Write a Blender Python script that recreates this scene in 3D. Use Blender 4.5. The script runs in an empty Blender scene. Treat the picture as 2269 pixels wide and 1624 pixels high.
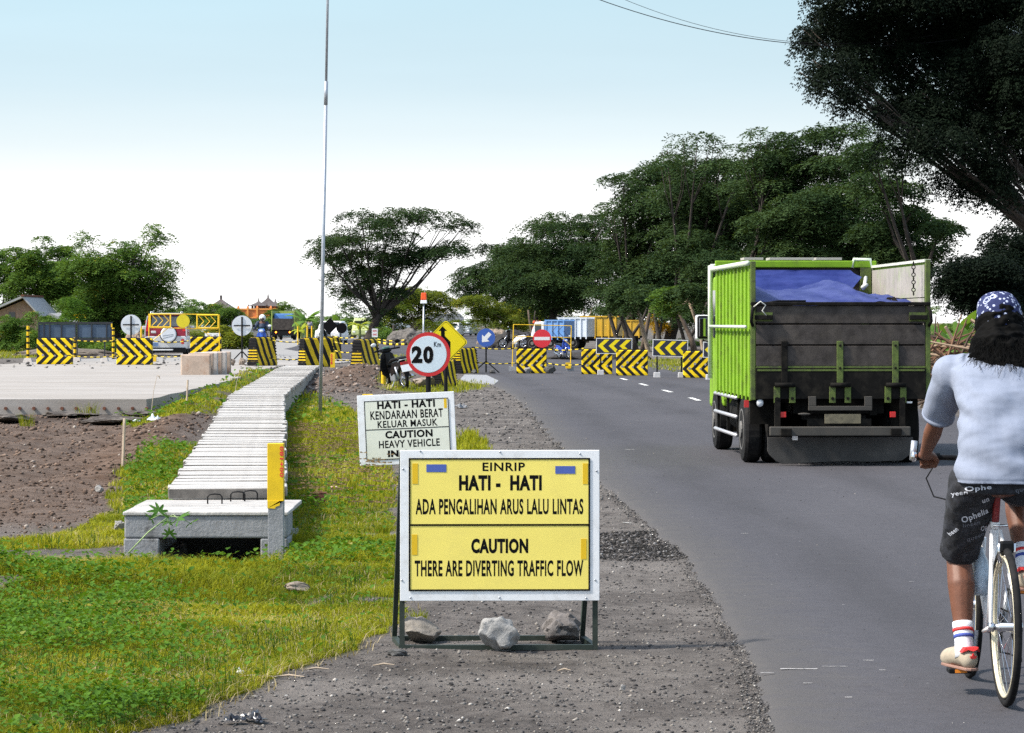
import bpy, bmesh, math, random
import numpy as np
from mathutils import Vector, Matrix, Euler
random.seed(7); RNG = np.random.default_rng(11)
SC = bpy.context.scene
COL = SC.collection
R = math.radians

# ---------------------------------------------------------------- camera
CAMH = 1.62
FPX, HZ, CX = 6600.0, 714.0, 1134.5        # focal length, horizon row and centre column on a 2269 px wide picture
cam = bpy.data.objects.new('camera', bpy.data.cameras.new('camera'))
COL.objects.link(cam); SC.camera = cam
cam.location = (0, 0, CAMH); cam.rotation_euler = (R(90), 0, 0)
cam.data.sensor_width = 36; cam.data.lens = FPX / 2269 * 36
cam.data.shift_y = (HZ - 812) / 2269
cam.data.clip_start = 0.5; cam.data.clip_end = 9000
# ---------------------------------------------------------------- sky and sun
SUN_AZ, SUN_EL = -106, 47       # degrees from the view direction towards the right, elevation
SUN_STRENGTH, SUN_ANGLE = 2.4, 4.0
SKY_STRENGTH, HAZE_LEVEL = 0.15, 0.535
EXPOSURE = 1.45
w = bpy.data.worlds.new('World'); SC.world = w; w.use_nodes = True
nt = w.node_tree; nt.nodes.clear()
def _n(t, **k):
    n = nt.nodes.new(t)
    for a, b in k.items(): setattr(n, a, b)
    return n
sky = _n('ShaderNodeTexSky', sky_type='NISHITA', sun_disc=False)
sky.sun_elevation = R(SUN_EL); sky.sun_rotation = R(SUN_AZ); sky.air_density = 1.0; sky.dust_density = 2.5; sky.ozone_density = 1.0
tc = _n('ShaderNodeTexCoord'); sx_ = _n('ShaderNodeSeparateXYZ'); rmp = _n('ShaderNodeValToRGB')
nt.links.new(tc.outputs['Generated'], sx_.inputs[0])
nt.links.new(sx_.outputs['Z'], rmp.inputs[0])
E = rmp.color_ramp.elements
stops = [(0.0, (1.0, 1.0, 1.0)), (0.036, (0.95, 0.95, 0.95)), (0.050, (0.66, 0.69, 0.70)), (0.060, (0.56, 0.63, 0.66)), (0.080, (0.445, 0.56, 0.62)), (0.108, (0.385, 0.53, 0.60)), (0.5, (0.42, 0.54, 0.62)), (1.0, (0.40, 0.53, 0.66))]
E[0].position, E[0].color = stops[0][0], (*stops[0][1], 1)
E[1].position, E[1].color = stops[-1][0], (*stops[-1][1], 1)
for p, c in stops[1:-1]:
    e = E.new(p); e.color = (*c, 1)
sm = _n('ShaderNodeVectorMath', operation='SCALE'); sm.inputs['Scale'].default_value = HAZE_LEVEL
wn = _n('ShaderNodeTexNoise'); wn.inputs['Scale'].default_value = 3.0; wn.inputs['Detail'].default_value = 6; wm = _n('ShaderNodeMapping'); wm.inputs['Scale'].default_value = (1, 1, 9)
nt.links.new(tc.outputs['Generated'], wm.inputs[0]); nt.links.new(wm.outputs[0], wn.inputs['Vector'])
wr_ = _n('ShaderNodeMapRange'); wr_.inputs[1].default_value = .3; wr_.inputs[2].default_value = .7; wr_.inputs[3].default_value = .965; wr_.inputs[4].default_value = 1.05; nt.links.new(wn.outputs[0], wr_.inputs[0])
ws = _n('ShaderNodeVectorMath', operation='SCALE'); nt.links.new(rmp.outputs[0], ws.inputs[0]); nt.links.new(wr_.outputs[0], ws.inputs['Scale'])
nt.links.new(ws.outputs[0], sm.inputs[0])
ss = _n('ShaderNodeVectorMath', operation='SCALE'); ss.inputs['Scale'].default_value = SKY_STRENGTH
nt.links.new(sky.outputs[0], ss.inputs[0])
mr = _n('ShaderNodeMapRange', interpolation_type='SMOOTHSTEP'); mr.inputs[1].default_value = 0.12; mr.inputs[2].default_value = 0.9
mr.inputs[3].default_value = 0.06; mr.inputs[4].default_value = 0.6
nt.links.new(sx_.outputs['Z'], mr.inputs[0])
mx = _n('ShaderNodeMix', data_type='VECTOR')
nt.links.new(mr.outputs[0], mx.inputs[0]); nt.links.new(sm.outputs[0], mx.inputs[4]); nt.links.new(ss.outputs[0], mx.inputs[5])
bg = _n('ShaderNodeBackground'); out = _n('ShaderNodeOutputWorld'); bg.inputs[1].default_value = 1.0
nt.links.new(mx.outputs[1], bg.inputs[0]); nt.links.new(bg.outputs[0], out.inputs[0])
sun = bpy.data.objects.new('sun', bpy.data.lights.new('sun', 'SUN')); COL.objects.link(sun)
sun.data.energy = SUN_STRENGTH; sun.data.angle = R(SUN_ANGLE); sun.data.color = (1.0, 0.93, 0.82)
sd = Vector((math.sin(R(SUN_AZ)) * math.cos(R(SUN_EL)), math.cos(R(SUN_AZ)) * math.cos(R(SUN_EL)), math.sin(R(SUN_EL))))
sun.rotation_euler = sd.to_track_quat('Z', 'Y').to_euler(); sun.location = (-20, 10, 30)
SC.view_settings.view_transform = 'Standard'; SC.view_settings.look = 'None'
SC.view_settings.exposure = EXPOSURE; SC.view_settings.gamma = 1; SC.view_settings.use_curve_mapping = False
SC.render.engine = 'CYCLES'; SC.cycles.max_bounces = 6; SC.cycles.transparent_max_bounces = 8
SC.cycles.use_denoising = False

# ---------------------------------------------------------------- noise, terrain, picture-to-place helpers
_LAT = np.random.default_rng(5).random((256, 256))
def vnoise(x, y, s=1.0, o=0):
    x = np.asarray(x, float) * s + 17.3 + o * 31.7; y = np.asarray(y, float) * s + 5.1 + o * 11.9
    i = np.floor(x).astype(int); j = np.floor(y).astype(int); fx = x - i; fy = y - j
    fx = fx * fx * (3 - 2 * fx); fy = fy * fy * (3 - 2 * fy)
    g = lambda a, b: _LAT[a & 255, b & 255]
    return (g(i, j) * (1 - fx) + g(i + 1, j) * fx) * (1 - fy) + (g(i, j + 1) * (1 - fx) + g(i + 1, j + 1) * fx) * fy
def fbm(x, y, s=1.0, n=4, o=0):
    t = 0; a = 0.5
    for k in range(n): t = t + a * vnoise(x, y, s * 2 ** k, o + k); a *= 0.5
    return t / (1 - 0.5 ** n)
def sst(a, b, x):
    t = np.clip((np.asarray(x, float) - a) / (b - a), 0, 1); return t * t * (3 - 2 * t)
def drain_x(y):   # left and right edge of the drain covers
    l = np.interp(y, [18, 21, 51.5, 82, 100], [-2.22, -2.46, -4.86, -6.42, -7.3])
    r = np.interp(y, [18, 21, 51.5, 82, 100], [-1.32, -1.62, -3.95, -5.42, -6.3])
    return l, r
def smooth_h(x, y):
    x = np.asarray(x, float); y = np.asarray(y, float)
    t = np.clip((x + 4) / 4, 0, 1)
    a = 70 + 20 * t; b = 92 + 50 * t
    s = np.clip((y - a) / (b - a), 0, 1); s = s * s * (3 - 2 * s)
    return 0.25 * s - 0.12 * sst(180, 300, y)
def H(x, y):
    x = np.asarray(x, float); y = np.asarray(y, float)
    h = smooth_h(x, y)
    l, r = drain_x(y)
    # bank of soil between the pit and the drain, debris mound beyond, heaps of soil in front of the slab
    h = h + 0.22 * np.exp(-((x - (l - 0.7)) / 0.55) ** 2) * sst(27, 40, y) * (1 - sst(78, 88, y)) * (0.6 + 0.8 * vnoise(x, y, .35, 2))
    h = h + 0.34 * np.exp(-((x + 4.05) / 0.95) ** 2 - ((y - 78) / 9) ** 2) * (0.7 + 0.6 * vnoise(x, y, .9, 4))
    h = h + 0.05 * np.exp(-((y - 49.0) / 1.2) ** 2) * sst(-6.0, -6.6, x) * (0.15 + 1.3 * vnoise(x, y, .8, 6)) 
    near = 1 - sst(60, 90, y)
    left = 1 - sst(0.3, 0.9, x)
    h = h + near * left * (0.05 * (fbm(x, y, 1.2, 4, 3) - .5) + 0.02 * (fbm(x, y, 7, 3, 5) - .5))
    rut = 0.075 * np.sin((x * 1.0 - y * 0.10) * 6.5) * (0.4 + 0.6 * np.sign(np.sin(y * 9)) * .3 + .3) * sst(-4.2, -5.2, x + (y - 40) * 0.06) * sst(24, 30, y) * (1 - sst(44, 48, y))
    h = h + rut * vnoise(x, y, .5, 8)
    # tyre rut and dip in the foreground grass
    h = h - 0.10 * np.exp(-((y - 17.6 - 0.25 * np.sin(x * 2)) / 0.45) ** 2) * sst(-0.9, -1.3, x)
    h = h - 0.10 * np.exp(-((x + 2.05) / .62) ** 4 - ((y - 20.45) / .55) ** 2)
    # inside of the drain
    ins = sst(l + 0.12, l + 0.2, x) * (1 - sst(r - 0.2, r - 0.12, x)) * sst(20.6, 21.0, y) * (1 - sst(90, 91, y))
    h = h - 0.35 * ins
    return h
def at(px, py, d): return Vector(((px - CX) / FPX * d, d, CAMH + (HZ - py) / FPX * d))
def gnd(px, py, smooth=True):
    f = smooth_h if smooth else H
    ds = np.linspace(9, 700, 14000)
    zz = CAMH + (HZ - py) / FPX * ds - f((px - CX) / FPX * ds, ds)
    k = int(np.argmax(zz <= 0)) if (zz <= 0).any() else len(ds) - 1
    d = ds[k]; x = (px - CX) / FPX * d
    return Vector((x, d, float(f(x, d))))
def inpoly(x, y, poly):
    x = np.asarray(x); y = np.asarray(y); c = np.zeros(x.shape, bool); n = len(poly)
    for i in range(n):
        (x1, y1), (x2, y2) = poly[i], poly[(i + 1) % n]
        if y1 == y2: continue
        t = ((y1 > y) != (y2 > y)) & (x < (x2 - x1) * (y - y1) / (y2 - y1) + x1)
        c ^= t
    return c

# ---------------------------------------------------------------- materials
def newmat(name):
    m = bpy.data.materials.new(name); m.use_nodes = True
    t = m.node_tree; b = t.nodes['Principled BSDF']; return m, t, b
def lk(t, a, b): t.links.new(a, b)
def noise_n(t, scale, detail=5, rough=.6, coord='Object', stretch=None):
    c = t.nodes.new('ShaderNodeTexCoord'); n = t.nodes.new('ShaderNodeTexNoise')
    n.inputs['Scale'].default_value = scale; n.inputs['Detail'].default_value = detail; n.inputs['Roughness'].default_value = rough
    if stretch:
        mp = t.nodes.new('ShaderNodeMapping'); mp.inputs['Scale'].default_value = stretch
        lk(t, c.outputs[coord], mp.inputs[0]); lk(t, mp.outputs[0], n.inputs['Vector'])
    else: lk(t, c.outputs[coord], n.inputs['Vector'])
    return n
def mixc(t, fac, a, b, mode='MIX'):
    m = t.nodes.new('ShaderNodeMix'); m.data_type = 'RGBA'; m.blend_type = mode
    for i, v in ((0, fac), (6, a), (7, b)):
        if hasattr(v, 'links') or hasattr(v, 'is_output'): lk(t, v, m.inputs[i])
        elif isinstance(v, (int, float)): m.inputs[i].default_value = v
        else: m.inputs[i].default_value = (*v[:3], 1)
    return m.outputs[2]
def ramp(t, src, a, b, lo=0., hi=1.):
    m = t.nodes.new('ShaderNodeMapRange'); lk(t, src, m.inputs[0])
    m.inputs[1].default_value = a; m.inputs[2].default_value = b; m.inputs[3].default_value = lo; m.inputs[4].default_value = hi
    return m.outputs[0]
def mathn(t, op, a, b=None):
    m = t.nodes.new('ShaderNodeMath'); m.operation = op
    for i, v in ((0, a), (1, b)):
        if v is None: continue
        if isinstance(v, (int, float)): m.inputs[i].default_value = v
        else: lk(t, v, m.inputs[i])
    return m.outputs[0]
def bump(t, b, src, strength=.3, dist=.01):
    n = t.nodes.new('ShaderNodeBump'); n.inputs['Strength'].default_value = strength; n.inputs['Distance'].default_value = dist
    lk(t, src, n.inputs['Height']); lk(t, n.outputs[0], b.inputs['Normal'])
_MC = {}
def M(name, col, rough=.6, metal=0., var=.18, scale=6, dirt=None, dirtamt=.5, dscale=2.5, bmp=0., spec=.5):
    """general painted / stone / metal surface with tone variation, dirt blotches and fine relief"""
    if name in _MC: return _MC[name]
    m, t, b = newmat(name)
    n = noise_n(t, scale)
    dark = tuple(c * (1 - var) for c in col); light = tuple(min(1, c * (1 + var * .6)) for c in col)
    c = mixc(t, ramp(t, n.outputs[0], .3, .7), dark, light)
    if dirt is not None:
        n2 = noise_n(t, dscale, 8, .7)
        c = mixc(t, ramp(t, n2.outputs[0], .5, .72, 0, dirtamt), c, dirt)
    lk(t, c, b.inputs['Base Color'])
    b.inputs['Roughness'].default_value = rough; b.inputs['Metallic'].default_value = metal
    b.inputs['Specular IOR Level'].default_value = spec
    if bmp: bump(t, b, noise_n(t, scale * 6, 6, .7).outputs[0], bmp, .01)
    _MC[name] = m; return m
def stripes(name, kind, period, duty=.5, zc=0.3, slope=1., c1=(.88, .62, .008), c2=(.007, .007, .009)):
    """yellow and black paint: kind 'right'/'left' chevrons, 'diag' diagonals, 'x' bands along x, 'z' bands along z"""
    if name in _MC: return _MC[name]
    m, t, b = newmat(name)
    tc = t.nodes.new('ShaderNodeTexCoord'); s = t.nodes.new('ShaderNodeSeparateXYZ'); lk(t, tc.outputs['Object'], s.inputs[0])
    X, Y, Z = s.outputs
    wob = mathn(t, 'MULTIPLY', mathn(t, 'SUBTRACT', noise_n(t, 9, 3).outputs[0], .5), .03)
    X = mathn(t, 'ADD', X, wob)
    if kind in ('right', 'left'):
        a = mathn(t, 'MULTIPLY', mathn(t, 'ABSOLUTE', mathn(t, 'SUBTRACT', Z, zc)), slope)
        u = mathn(t, 'ADD' if kind == 'right' else 'SUBTRACT', X, a)
    elif kind == 'diag': u = mathn(t, 'SUBTRACT', X, mathn(t, 'MULTIPLY', Z, slope))
    elif kind == 'diag2': u = mathn(t, 'ADD', X, mathn(t, 'MULTIPLY', Z, slope))
    elif kind == 'x': u = X
    else: u = Z
    f = mathn(t, 'FRACT', mathn(t, 'DIVIDE', mathn(t, 'ADD', u, 50 * period), period))
    k = mathn(t, 'GREATER_THAN', f, duty)
    g = noise_n(t, 14, 6, .7)
    y = mixc(t, ramp(t, g.outputs[0], .35, .7), tuple(v * .72 for v in c1), c1)
    c = mixc(t, k, c2, y)
    d = noise_n(t, 5, 9, .75)
    c = mixc(t, ramp(t, d.outputs[0], .56, .75, 0, .55), c, (.12, .1, .08))
    lk(t, c, b.inputs['Base Color']); b.inputs['Roughness'].default_value = .6; b.inputs['Specular IOR Level'].default_value = .2
    _MC[name] = m; return m
def leafmat(name, c1, c2, trans=.35, yellow=None, yamt=.0):
    if name in _MC: return _MC[name]
    m, t, b = newmat(name)
    a = t.nodes.new('ShaderNodeAttribute'); a.attribute_name = 'tint'
    n = noise_n(t, .9, 3)
    f = mathn(t, 'ADD', mathn(t, 'MULTIPLY', a.outputs['Fac'], .6), mathn(t, 'MULTIPLY', n.outputs[0], .4))
    c = mixc(t, f, c1, c2)
    if yellow:
        c = mixc(t, ramp(t, a.outputs['Fac'], 1 - yamt - .02, 1 - yamt), c, yellow)
    lk(t, c, b.inputs['Base Color']); b.inputs['Roughness'].default_value = .75; b.inputs['Specular IOR Level'].default_value = .08
    tr = t.nodes.new('ShaderNodeBsdfTranslucent'); ms = t.nodes.new('ShaderNodeMixShader'); ms.inputs[0].default_value = trans
    c3 = mixc(t, 1.0, c, (1.5, 1.35, .5), 'MULTIPLY')
    lk(t, c3, tr.inputs[0]); lk(t, b.outputs[0], ms.inputs[1]); lk(t, tr.outputs[0], ms.inputs[2])
    lk(t, ms.outputs[0], t.nodes['Material Output'].inputs[0])
    _MC[name] = m; return m
def emis(name, col, s):
    m, t, b = newmat(name); b.inputs['Base Color'].default_value = (*col, 1)
    b.inputs['Emission Color'].default_value = (*col, 1); b.inputs['Emission Strength'].default_value = s; return m

YEL = (.8, .53, .008)
m_black = M('black_paint', (.006, .006, .007), .5, spec=.2)
m_rubber = M('rubber', (.010, .010, .011), .85, var=.35, scale=20, dirt=(.07, .065, .06), dirtamt=.35, dscale=6, spec=.2)
m_white = M('white_paint', (.78, .80, .83), .5, var=.06, scale=3, dirt=(.5, .48, .45), dirtamt=.3, dscale=6)
m_whiteplain = M('white_clean', (.8, .8, .8), .4, var=.05)
m_yellow = M('yellow_paint', YEL, .5, var=.2, dirt=(.3, .2, .03), dirtamt=.5)
m_red = M('red_paint', (.55, .02, .025), .4, var=.1)
m_blue = M('blue_paint', (.04, .11, .42), .4, var=.1)
m_steel = M('galvanised_steel', (.42, .45, .5), .45, .6, var=.2, scale=12)
m_chrome = M('chrome', (.7, .7, .72), .15, 1., var=.05)
m_conc = M('concrete', (.5, .47, .45), .9, var=.18, scale=5, dirt=(.3, .22, .17), dirtamt=.6, dscale=2.2, bmp=.25)
m_concg = M('grey_concrete', (.30, .31, .33), .9, var=.3, scale=5, dirt=(.05, .047, .043), dirtamt=1.0, dscale=5, bmp=.8)
m_lid = M('pale_concrete', (.48, .47, .455), .9, var=.22, scale=5, dirt=(.2, .18, .16), dirtamt=.85, dscale=4, bmp=.5)
m_stone = M('stone', (.3, .29, .28), .95, var=.4, scale=5, dirt=(.16, .13, .1), dirtamt=.7, dscale=4, bmp=.8)
m_stoneb = M('brown_stone', (.27, .22, .18), .95, var=.4, scale=5, dirt=(.12, .11, .1), dirtamt=.6, dscale=3, bmp=.8)
m_glass = M('dark_glass', (.03, .04, .05), .08, var=.1)
m_rust = M('rusted_steel', (.16, .06, .035), .85, var=.4, scale=20, bmp=.4)
m_wood = M('weathered_stick', (.5, .4, .3), .8, var=.3, scale=15)
m_bark = M('bark', (.045, .036, .030), .95, var=.45, scale=5, dirt=(.09, .075, .065), dirtamt=.5, bmp=.9)
m_bark2 = M('pale_bark', (.32, .25, .18), .95, var=.4, scale=5, dirt=(.15, .12, .1), dirtamt=.5, bmp=.9)
m_redlamp = M('red_lens', (.5, .02, .02), .2)
m_skin = M('skin', (.15, .058, .032), .55, var=.15, scale=14, dirt=(.075, .03, .018), dirtamt=.7, dscale=9, bmp=.12)

# ---------------------------------------------------------------- mesh building
class MB:
    def __init__(s): s.v = []; s.f = []; s.mi = []; s.cur = 0
    def add(s, vs, fs):
        o = len(s.v); s.v += [tuple(v) for v in vs]; s.f += [tuple(i + o for i in f) for f in fs]; s.mi += [s.cur] * len(fs); return s
    def box(s, c, d, rot=None, top=1., topy=None):
        x, y, z = d[0] / 2, d[1] / 2, d[2] / 2; ty = top if topy is None else topy
        vs = [Vector(p) for p in ((-x, -y, -z), (x, -y, -z), (x, y, -z), (-x, y, -z), (-x * top, -y * ty, z), (x * top, -y * ty, z), (x * top, y * ty, z), (-x * top, y * ty, z))]
        if rot is not None:
            m = Euler(rot).to_matrix(); vs = [m @ v for v in vs]
        c = Vector(c)
        return s.add([v + c for v in vs], [(0, 3, 2, 1), (4, 5, 6, 7), (0, 1, 5, 4), (1, 2, 6, 5), (2, 3, 7, 6), (3, 0, 4, 7)])
    def bx(s, x0, x1, y0, y1, z0, z1): return s.box(((x0 + x1) / 2, (y0 + y1) / 2, (z0 + z1) / 2), (x1 - x0, y1 - y0, z1 - z0))
    def bar(s, p, q, w, h=None, up=(0, 0, 1)):
        p, q = Vector(p), Vector(q); h = h or w; d = (q - p).normalized(); u = Vector(up)
        if abs(d.dot(u)) > .98: u = Vector((0, 1, 0))
        a = d.cross(u).normalized() * w / 2; b = a.cross(d).normalized() * h / 2
        vs = [p - a - b, p + a - b, p + a + b, p - a + b, q - a - b, q + a - b, q + a + b, q - a + b]
        return s.add(vs, [(0, 3, 2, 1), (4, 5, 6, 7), (0, 1, 5, 4), (1, 2, 6, 5), (2, 3, 7, 6), (3, 0, 4, 7)])
    def tube(s, pts, r, n=8, closed=False):
        pts = [Vector(p) for p in pts]; k = len(pts); rs = r if isinstance(r, (list, tuple)) else [r] * k
        vs = []; fs = []; prev = None
        for i, p in enumerate(pts):
            if closed: d = pts[(i + 1) % k] - pts[i - 1]
            else: d = pts[min(i + 1, k - 1)] - pts[max(i - 1, 0)]
            d.normalize()
            if prev is None:
                a = d.orthogonal().normalized()
            else:
                a = prev - d * prev.dot(d)
                a = a.normalized() if a.length > 1e-6 else d.orthogonal().normalized()
            prev = a; b = d.cross(a)
            for j in range(n):
                t = 2 * math.pi * j / n; vs.append(p + (a * math.cos(t) + b * math.sin(t)) * rs[i])
        for i in range(k if closed else k - 1):
            i2 = (i + 1) % k
            for j in range(n): fs.append((i * n + j, i * n + (j + 1) % n, i2 * n + (j + 1) % n, i2 * n + j))
        if not closed: fs += [tuple(range(n))[::-1], tuple((k - 1) * n + j for j in range(n))]
        return s.add(vs, fs)
    def prism(s, outl, y0, y1, axis='y'):
        n = len(outl)
        f = {'y': lambda a, b, c: (a, c, b), 'x': lambda a, b, c: (c, a, b), 'z': lambda a, b, c: (a, b, c)}[axis]
        vs = [f(a, b, y0) for a, b in outl] + [f(a, b, y1) for a, b in outl]
        fs = [tuple(range(n)), tuple(range(2 * n - 1, n - 1, -1))] + [(i, n + i, n + (i + 1) % n, (i + 1) % n) for i in range(n)]
        return s.add(vs, fs)
    def ell(s, c, r, n=12, m=8, noise=0, seed=0):
        rr = random.Random(seed); c = Vector(c)
        if isinstance(r, (int, float)): r = (r, r, r)
        vs = [c + Vector((0, 0, -r[2]))]
        for i in range(1, m):
            ph = math.pi * i / m
            for j in range(n):
                t = 2 * math.pi * j / n; q = 1 + rr.uniform(-noise, noise)
                vs.append(c + Vector((r[0] * math.sin(ph) * math.cos(t) * q, r[1] * math.sin(ph) * math.sin(t) * q, -r[2] * math.cos(ph) * q)))
        vs.append(c + Vector((0, 0, r[2]))); L = len(vs) - 1
        fs = [(0, 1 + (j + 1) % n, 1 + j) for j in range(n)]
        for i in range(m - 2):
            for j in range(n):
                a = 1 + i * n + j; b = 1 + i * n + (j + 1) % n; fs.append((a, b, b + n, a + n))
        fs += [(L, 1 + (m - 2) * n + j, 1 + (m - 2) * n + (j + 1) % n) for j in range(n)]
        return s.add(vs, fs)
    def ring(s, c, Rr, r, axis='y', n=28, m=8):
        ax = {'x': (Vector((0, 1, 0)), Vector((0, 0, 1))), 'y': (Vector((1, 0, 0)), Vector((0, 0, 1))), 'z': (Vector((1, 0, 0)), Vector((0, 1, 0)))}[axis]
        return s.tube([Vector(c) + ax[0] * Rr * math.cos(2 * math.pi * i / n) + ax[1] * Rr * math.sin(2 * math.pi * i / n) for i in range(n)], r, m, True)
    def cyl(s, p, q, r, n=16, r2=None): return s.tube([p, q], [r, r if r2 is None else r2], n)
    def build(s, name, mat, parent=None, smooth=False, bevel=0, seg=2, loc=None):
        me = bpy.data.meshes.new(name); me.from_pydata(s.v, [], s.f)
        for mm in (mat if isinstance(mat, (list, tuple)) else [mat]): me.materials.append(mm)
        if isinstance(mat, (list, tuple)): me.polygons.foreach_set('material_index', s.mi)
        if len(s.f) < 20000:
            b = bmesh.new(); b.from_mesh(me); bmesh.ops.recalc_face_normals(b, faces=b.faces); b.to_mesh(me); b.free()
        if smooth: me.shade_smooth()
        o = bpy.data.objects.new(name, me); COL.objects.link(o)
        if parent is not None: o.parent = parent
        if loc is not None: o.location = loc
        if bevel:
            md = o.modifiers.new('bevel', 'BEVEL'); md.width = bevel; md.segments = seg; md.limit_method = 'ANGLE'; md.angle_limit = R(40)
        return o
def rowdup(o, parent=None):
    c = o.copy(); COL.objects.link(c); c.parent = parent if parent is not None else o.parent
    return c
def tag(o, label=None, cat=None, group=None, kind=None):
    if label: o['label'] = label
    if cat: o['category'] = cat
    if group: o['group'] = group
    if kind: o['kind'] = kind
    return o
def thing(name, label, cat, loc=(0, 0, 0), rz=0, group=None, rot=None, scale=1):
    o = bpy.data.objects.new(name, None); COL.objects.link(o); o.empty_display_size = .1
    o.location = loc; o.rotation_euler = rot if rot else (0, 0, rz)
    if scale != 1: o.scale = (scale,) * 3
    return tag(o, label, cat, group)
def copy_tree(o, parent=None):
    c = o.copy(); COL.objects.link(c); c.parent = parent
    for ch in list(o.children): copy_tree(ch, c)
    return c
def relabel(o, label, loc=None, rz=None):
    o['label'] = label
    if loc is not None: o.location = loc
    if rz is not None: o.rotation_euler = (0, 0, rz)
    return o
def mesh_np(name, V, F, mat, parent=None, attr=None, smooth=False):
    me = bpy.data.meshes.new(name); V = np.asarray(V, np.float32); F = np.asarray(F, np.int32)
    me.vertices.add(len(V)); me.vertices.foreach_set('co', V.ravel())
    m, k = F.shape
    me.loops.add(m * k); me.polygons.add(m)
    me.loops.foreach_set('vertex_index', F.ravel())
    me.polygons.foreach_set('loop_start', np.arange(m, dtype=np.int32) * k)
    me.polygons.foreach_set('loop_total', np.full(m, k, np.int32))
    me.update(calc_edges=True)
    for nm, arr in (attr or {}).items():
        arr = np.asarray(arr, np.float32)
        if arr.ndim == 1:
            a = me.attributes.new(nm, 'FLOAT', 'POINT'); a.data.foreach_set('value', arr)
        else:
            a = me.attributes.new(nm, 'FLOAT_COLOR', 'POINT'); a.data.foreach_set('color', np.c_[arr, np.ones(len(arr))].astype(np.float32).ravel())
    if smooth: me.shade_smooth()
    me.materials.append(mat)
    o = bpy.data.objects.new(name, me); COL.objects.link(o)
    if parent is not None: o.parent = parent
    return o
def text(s, x0, z0, x1, z1, y, mat, parent, bold=.02, name='lettering', rot90=False, label=None):
    cu = bpy.data.curves.new('t', 'FONT'); cu.body = s; cu.offset = bold; cu.resolution_u = 3
    cu.align_x = 'LEFT'; cu.space_character = 1.1
    o = bpy.data.objects.new('t', cu); COL.objects.link(o)
    dg = bpy.context.evaluated_depsgraph_get()
    me = bpy.data.meshes.new_from_object(o.evaluated_get(dg))
    bpy.data.objects.remove(o); bpy.data.curves.remove(cu)
    n = len(me.vertices); co = np.empty(n * 3, np.float32); me.vertices.foreach_get('co', co); co = co.reshape(-1, 3)
    if rot90: co = np.c_[-co[:, 1], co[:, 0], co[:, 2]]
    mn, mxx = co.min(0), co.max(0)
    X = x0 + (co[:, 0] - mn[0]) / (mxx[0] - mn[0]) * (x1 - x0); Z = z0 + (co[:, 1] - mn[1]) / (mxx[1] - mn[1]) * (z1 - z0)
    me.vertices.foreach_set('co', np.c_[X, np.full(n, y), Z].astype(np.float32).ravel()); me.update()
    me.materials.clear(); me.materials.append(mat); me.name = name
    o = bpy.data.objects.new(name, me); COL.objects.link(o); o.parent = parent
    if label: o['label'] = label
    return o
def remeshed(mb, name, mat, parent=None, voxel=.01, smooth=6, noise=0, nscale=.1, loc=None, fold=None):
    """union of overlapping volumes turned into one continuous skin"""
    o = mb.build(name, mat, None)
    a = o.modifiers.new('r', 'REMESH'); a.mode = 'VOXEL'; a.voxel_size = voxel
    b = o.modifiers.new('s', 'SMOOTH'); b.iterations = smooth; b.factor = .6
    dg = bpy.context.evaluated_depsgraph_get(); dg.update()
    me = bpy.data.meshes.new_from_object(o.evaluated_get(dg))
    bpy.data.objects.remove(o)
    if fold is not None:
        n = len(me.vertices); co = np.empty(n * 3, np.float32); me.vertices.foreach_get('co', co); co = co.reshape(-1, 3)
        nn = np.empty(n * 3, np.float32); me.vertices.foreach_get('normal', nn); nn = nn.reshape(-1, 3)
        me.vertices.foreach_set('co', (co + nn * fold(co)[:, None]).astype(np.float32).ravel()); me.update()
    if noise:
        n = len(me.vertices); co = np.empty(n * 3, np.float32); me.vertices.foreach_get('co', co); co = co.reshape(-1, 3)
        nn = np.empty(n * 3, np.float32); me.vertices.foreach_get('normal', nn); nn = nn.reshape(-1, 3)
        d = (fbm(co[:, 0] + co[:, 1] * .7, co[:, 2] * 1.6 + co[:, 1], 1 / nscale, 3) - .5) * 2 * noise
        me.vertices.foreach_set('co', (co + nn * d[:, None]).astype(np.float32).ravel())
    me.shade_smooth(); me.name = name
    if not me.materials: me.materials.append(mat)
    o = bpy.data.objects.new(name, me); COL.objects.link(o)
    if parent is not None: o.parent = parent
    if loc is not None: o.location = loc
    return o
def rock(name, r, seed, mat=None, parent=None, flat=.55, detail=4):
    """a stone: sphere cut by random planes, then roughened"""
    b = bmesh.new(); bmesh.ops.create_icosphere(b, subdivisions=detail, radius=1)
    rr = random.Random(seed)
    pl = []
    for _ in range(9):
        n = Vector((rr.gauss(0, 1), rr.gauss(0, 1), rr.gauss(0, 1))).normalized(); pl.append((n, rr.uniform(.55, .85)))
    for v in b.verts:
        for n, d in pl:
            k = v.co.dot(n) - d
            if k > 0: v.co -= n * k * .92
        c = v.co
        q = float(fbm(c.x * 2 + seed + c.z, c.y * 2 + c.z * 1.7, 1.4, 3)) - .5
        v.co *= 1 + q * flat
        v.co.x *= r[0]; v.co.y *= r[1]; v.co.z *= r[2]
    zmin = min(v.co.z for v in b.verts)
    for v in b.verts: v.co.z -= zmin + r[2] * .08
    me = bpy.data.meshes.new(name); b.to_mesh(me); b.free(); me.materials.append(mat or m_stone)
    me.set_sharp_from_angle(angle=R(32)) if hasattr(me, 'set_sharp_from_angle') else None
    o = bpy.data.objects.new(name, me); COL.objects.link(o); o.parent = parent
    return o
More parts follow.
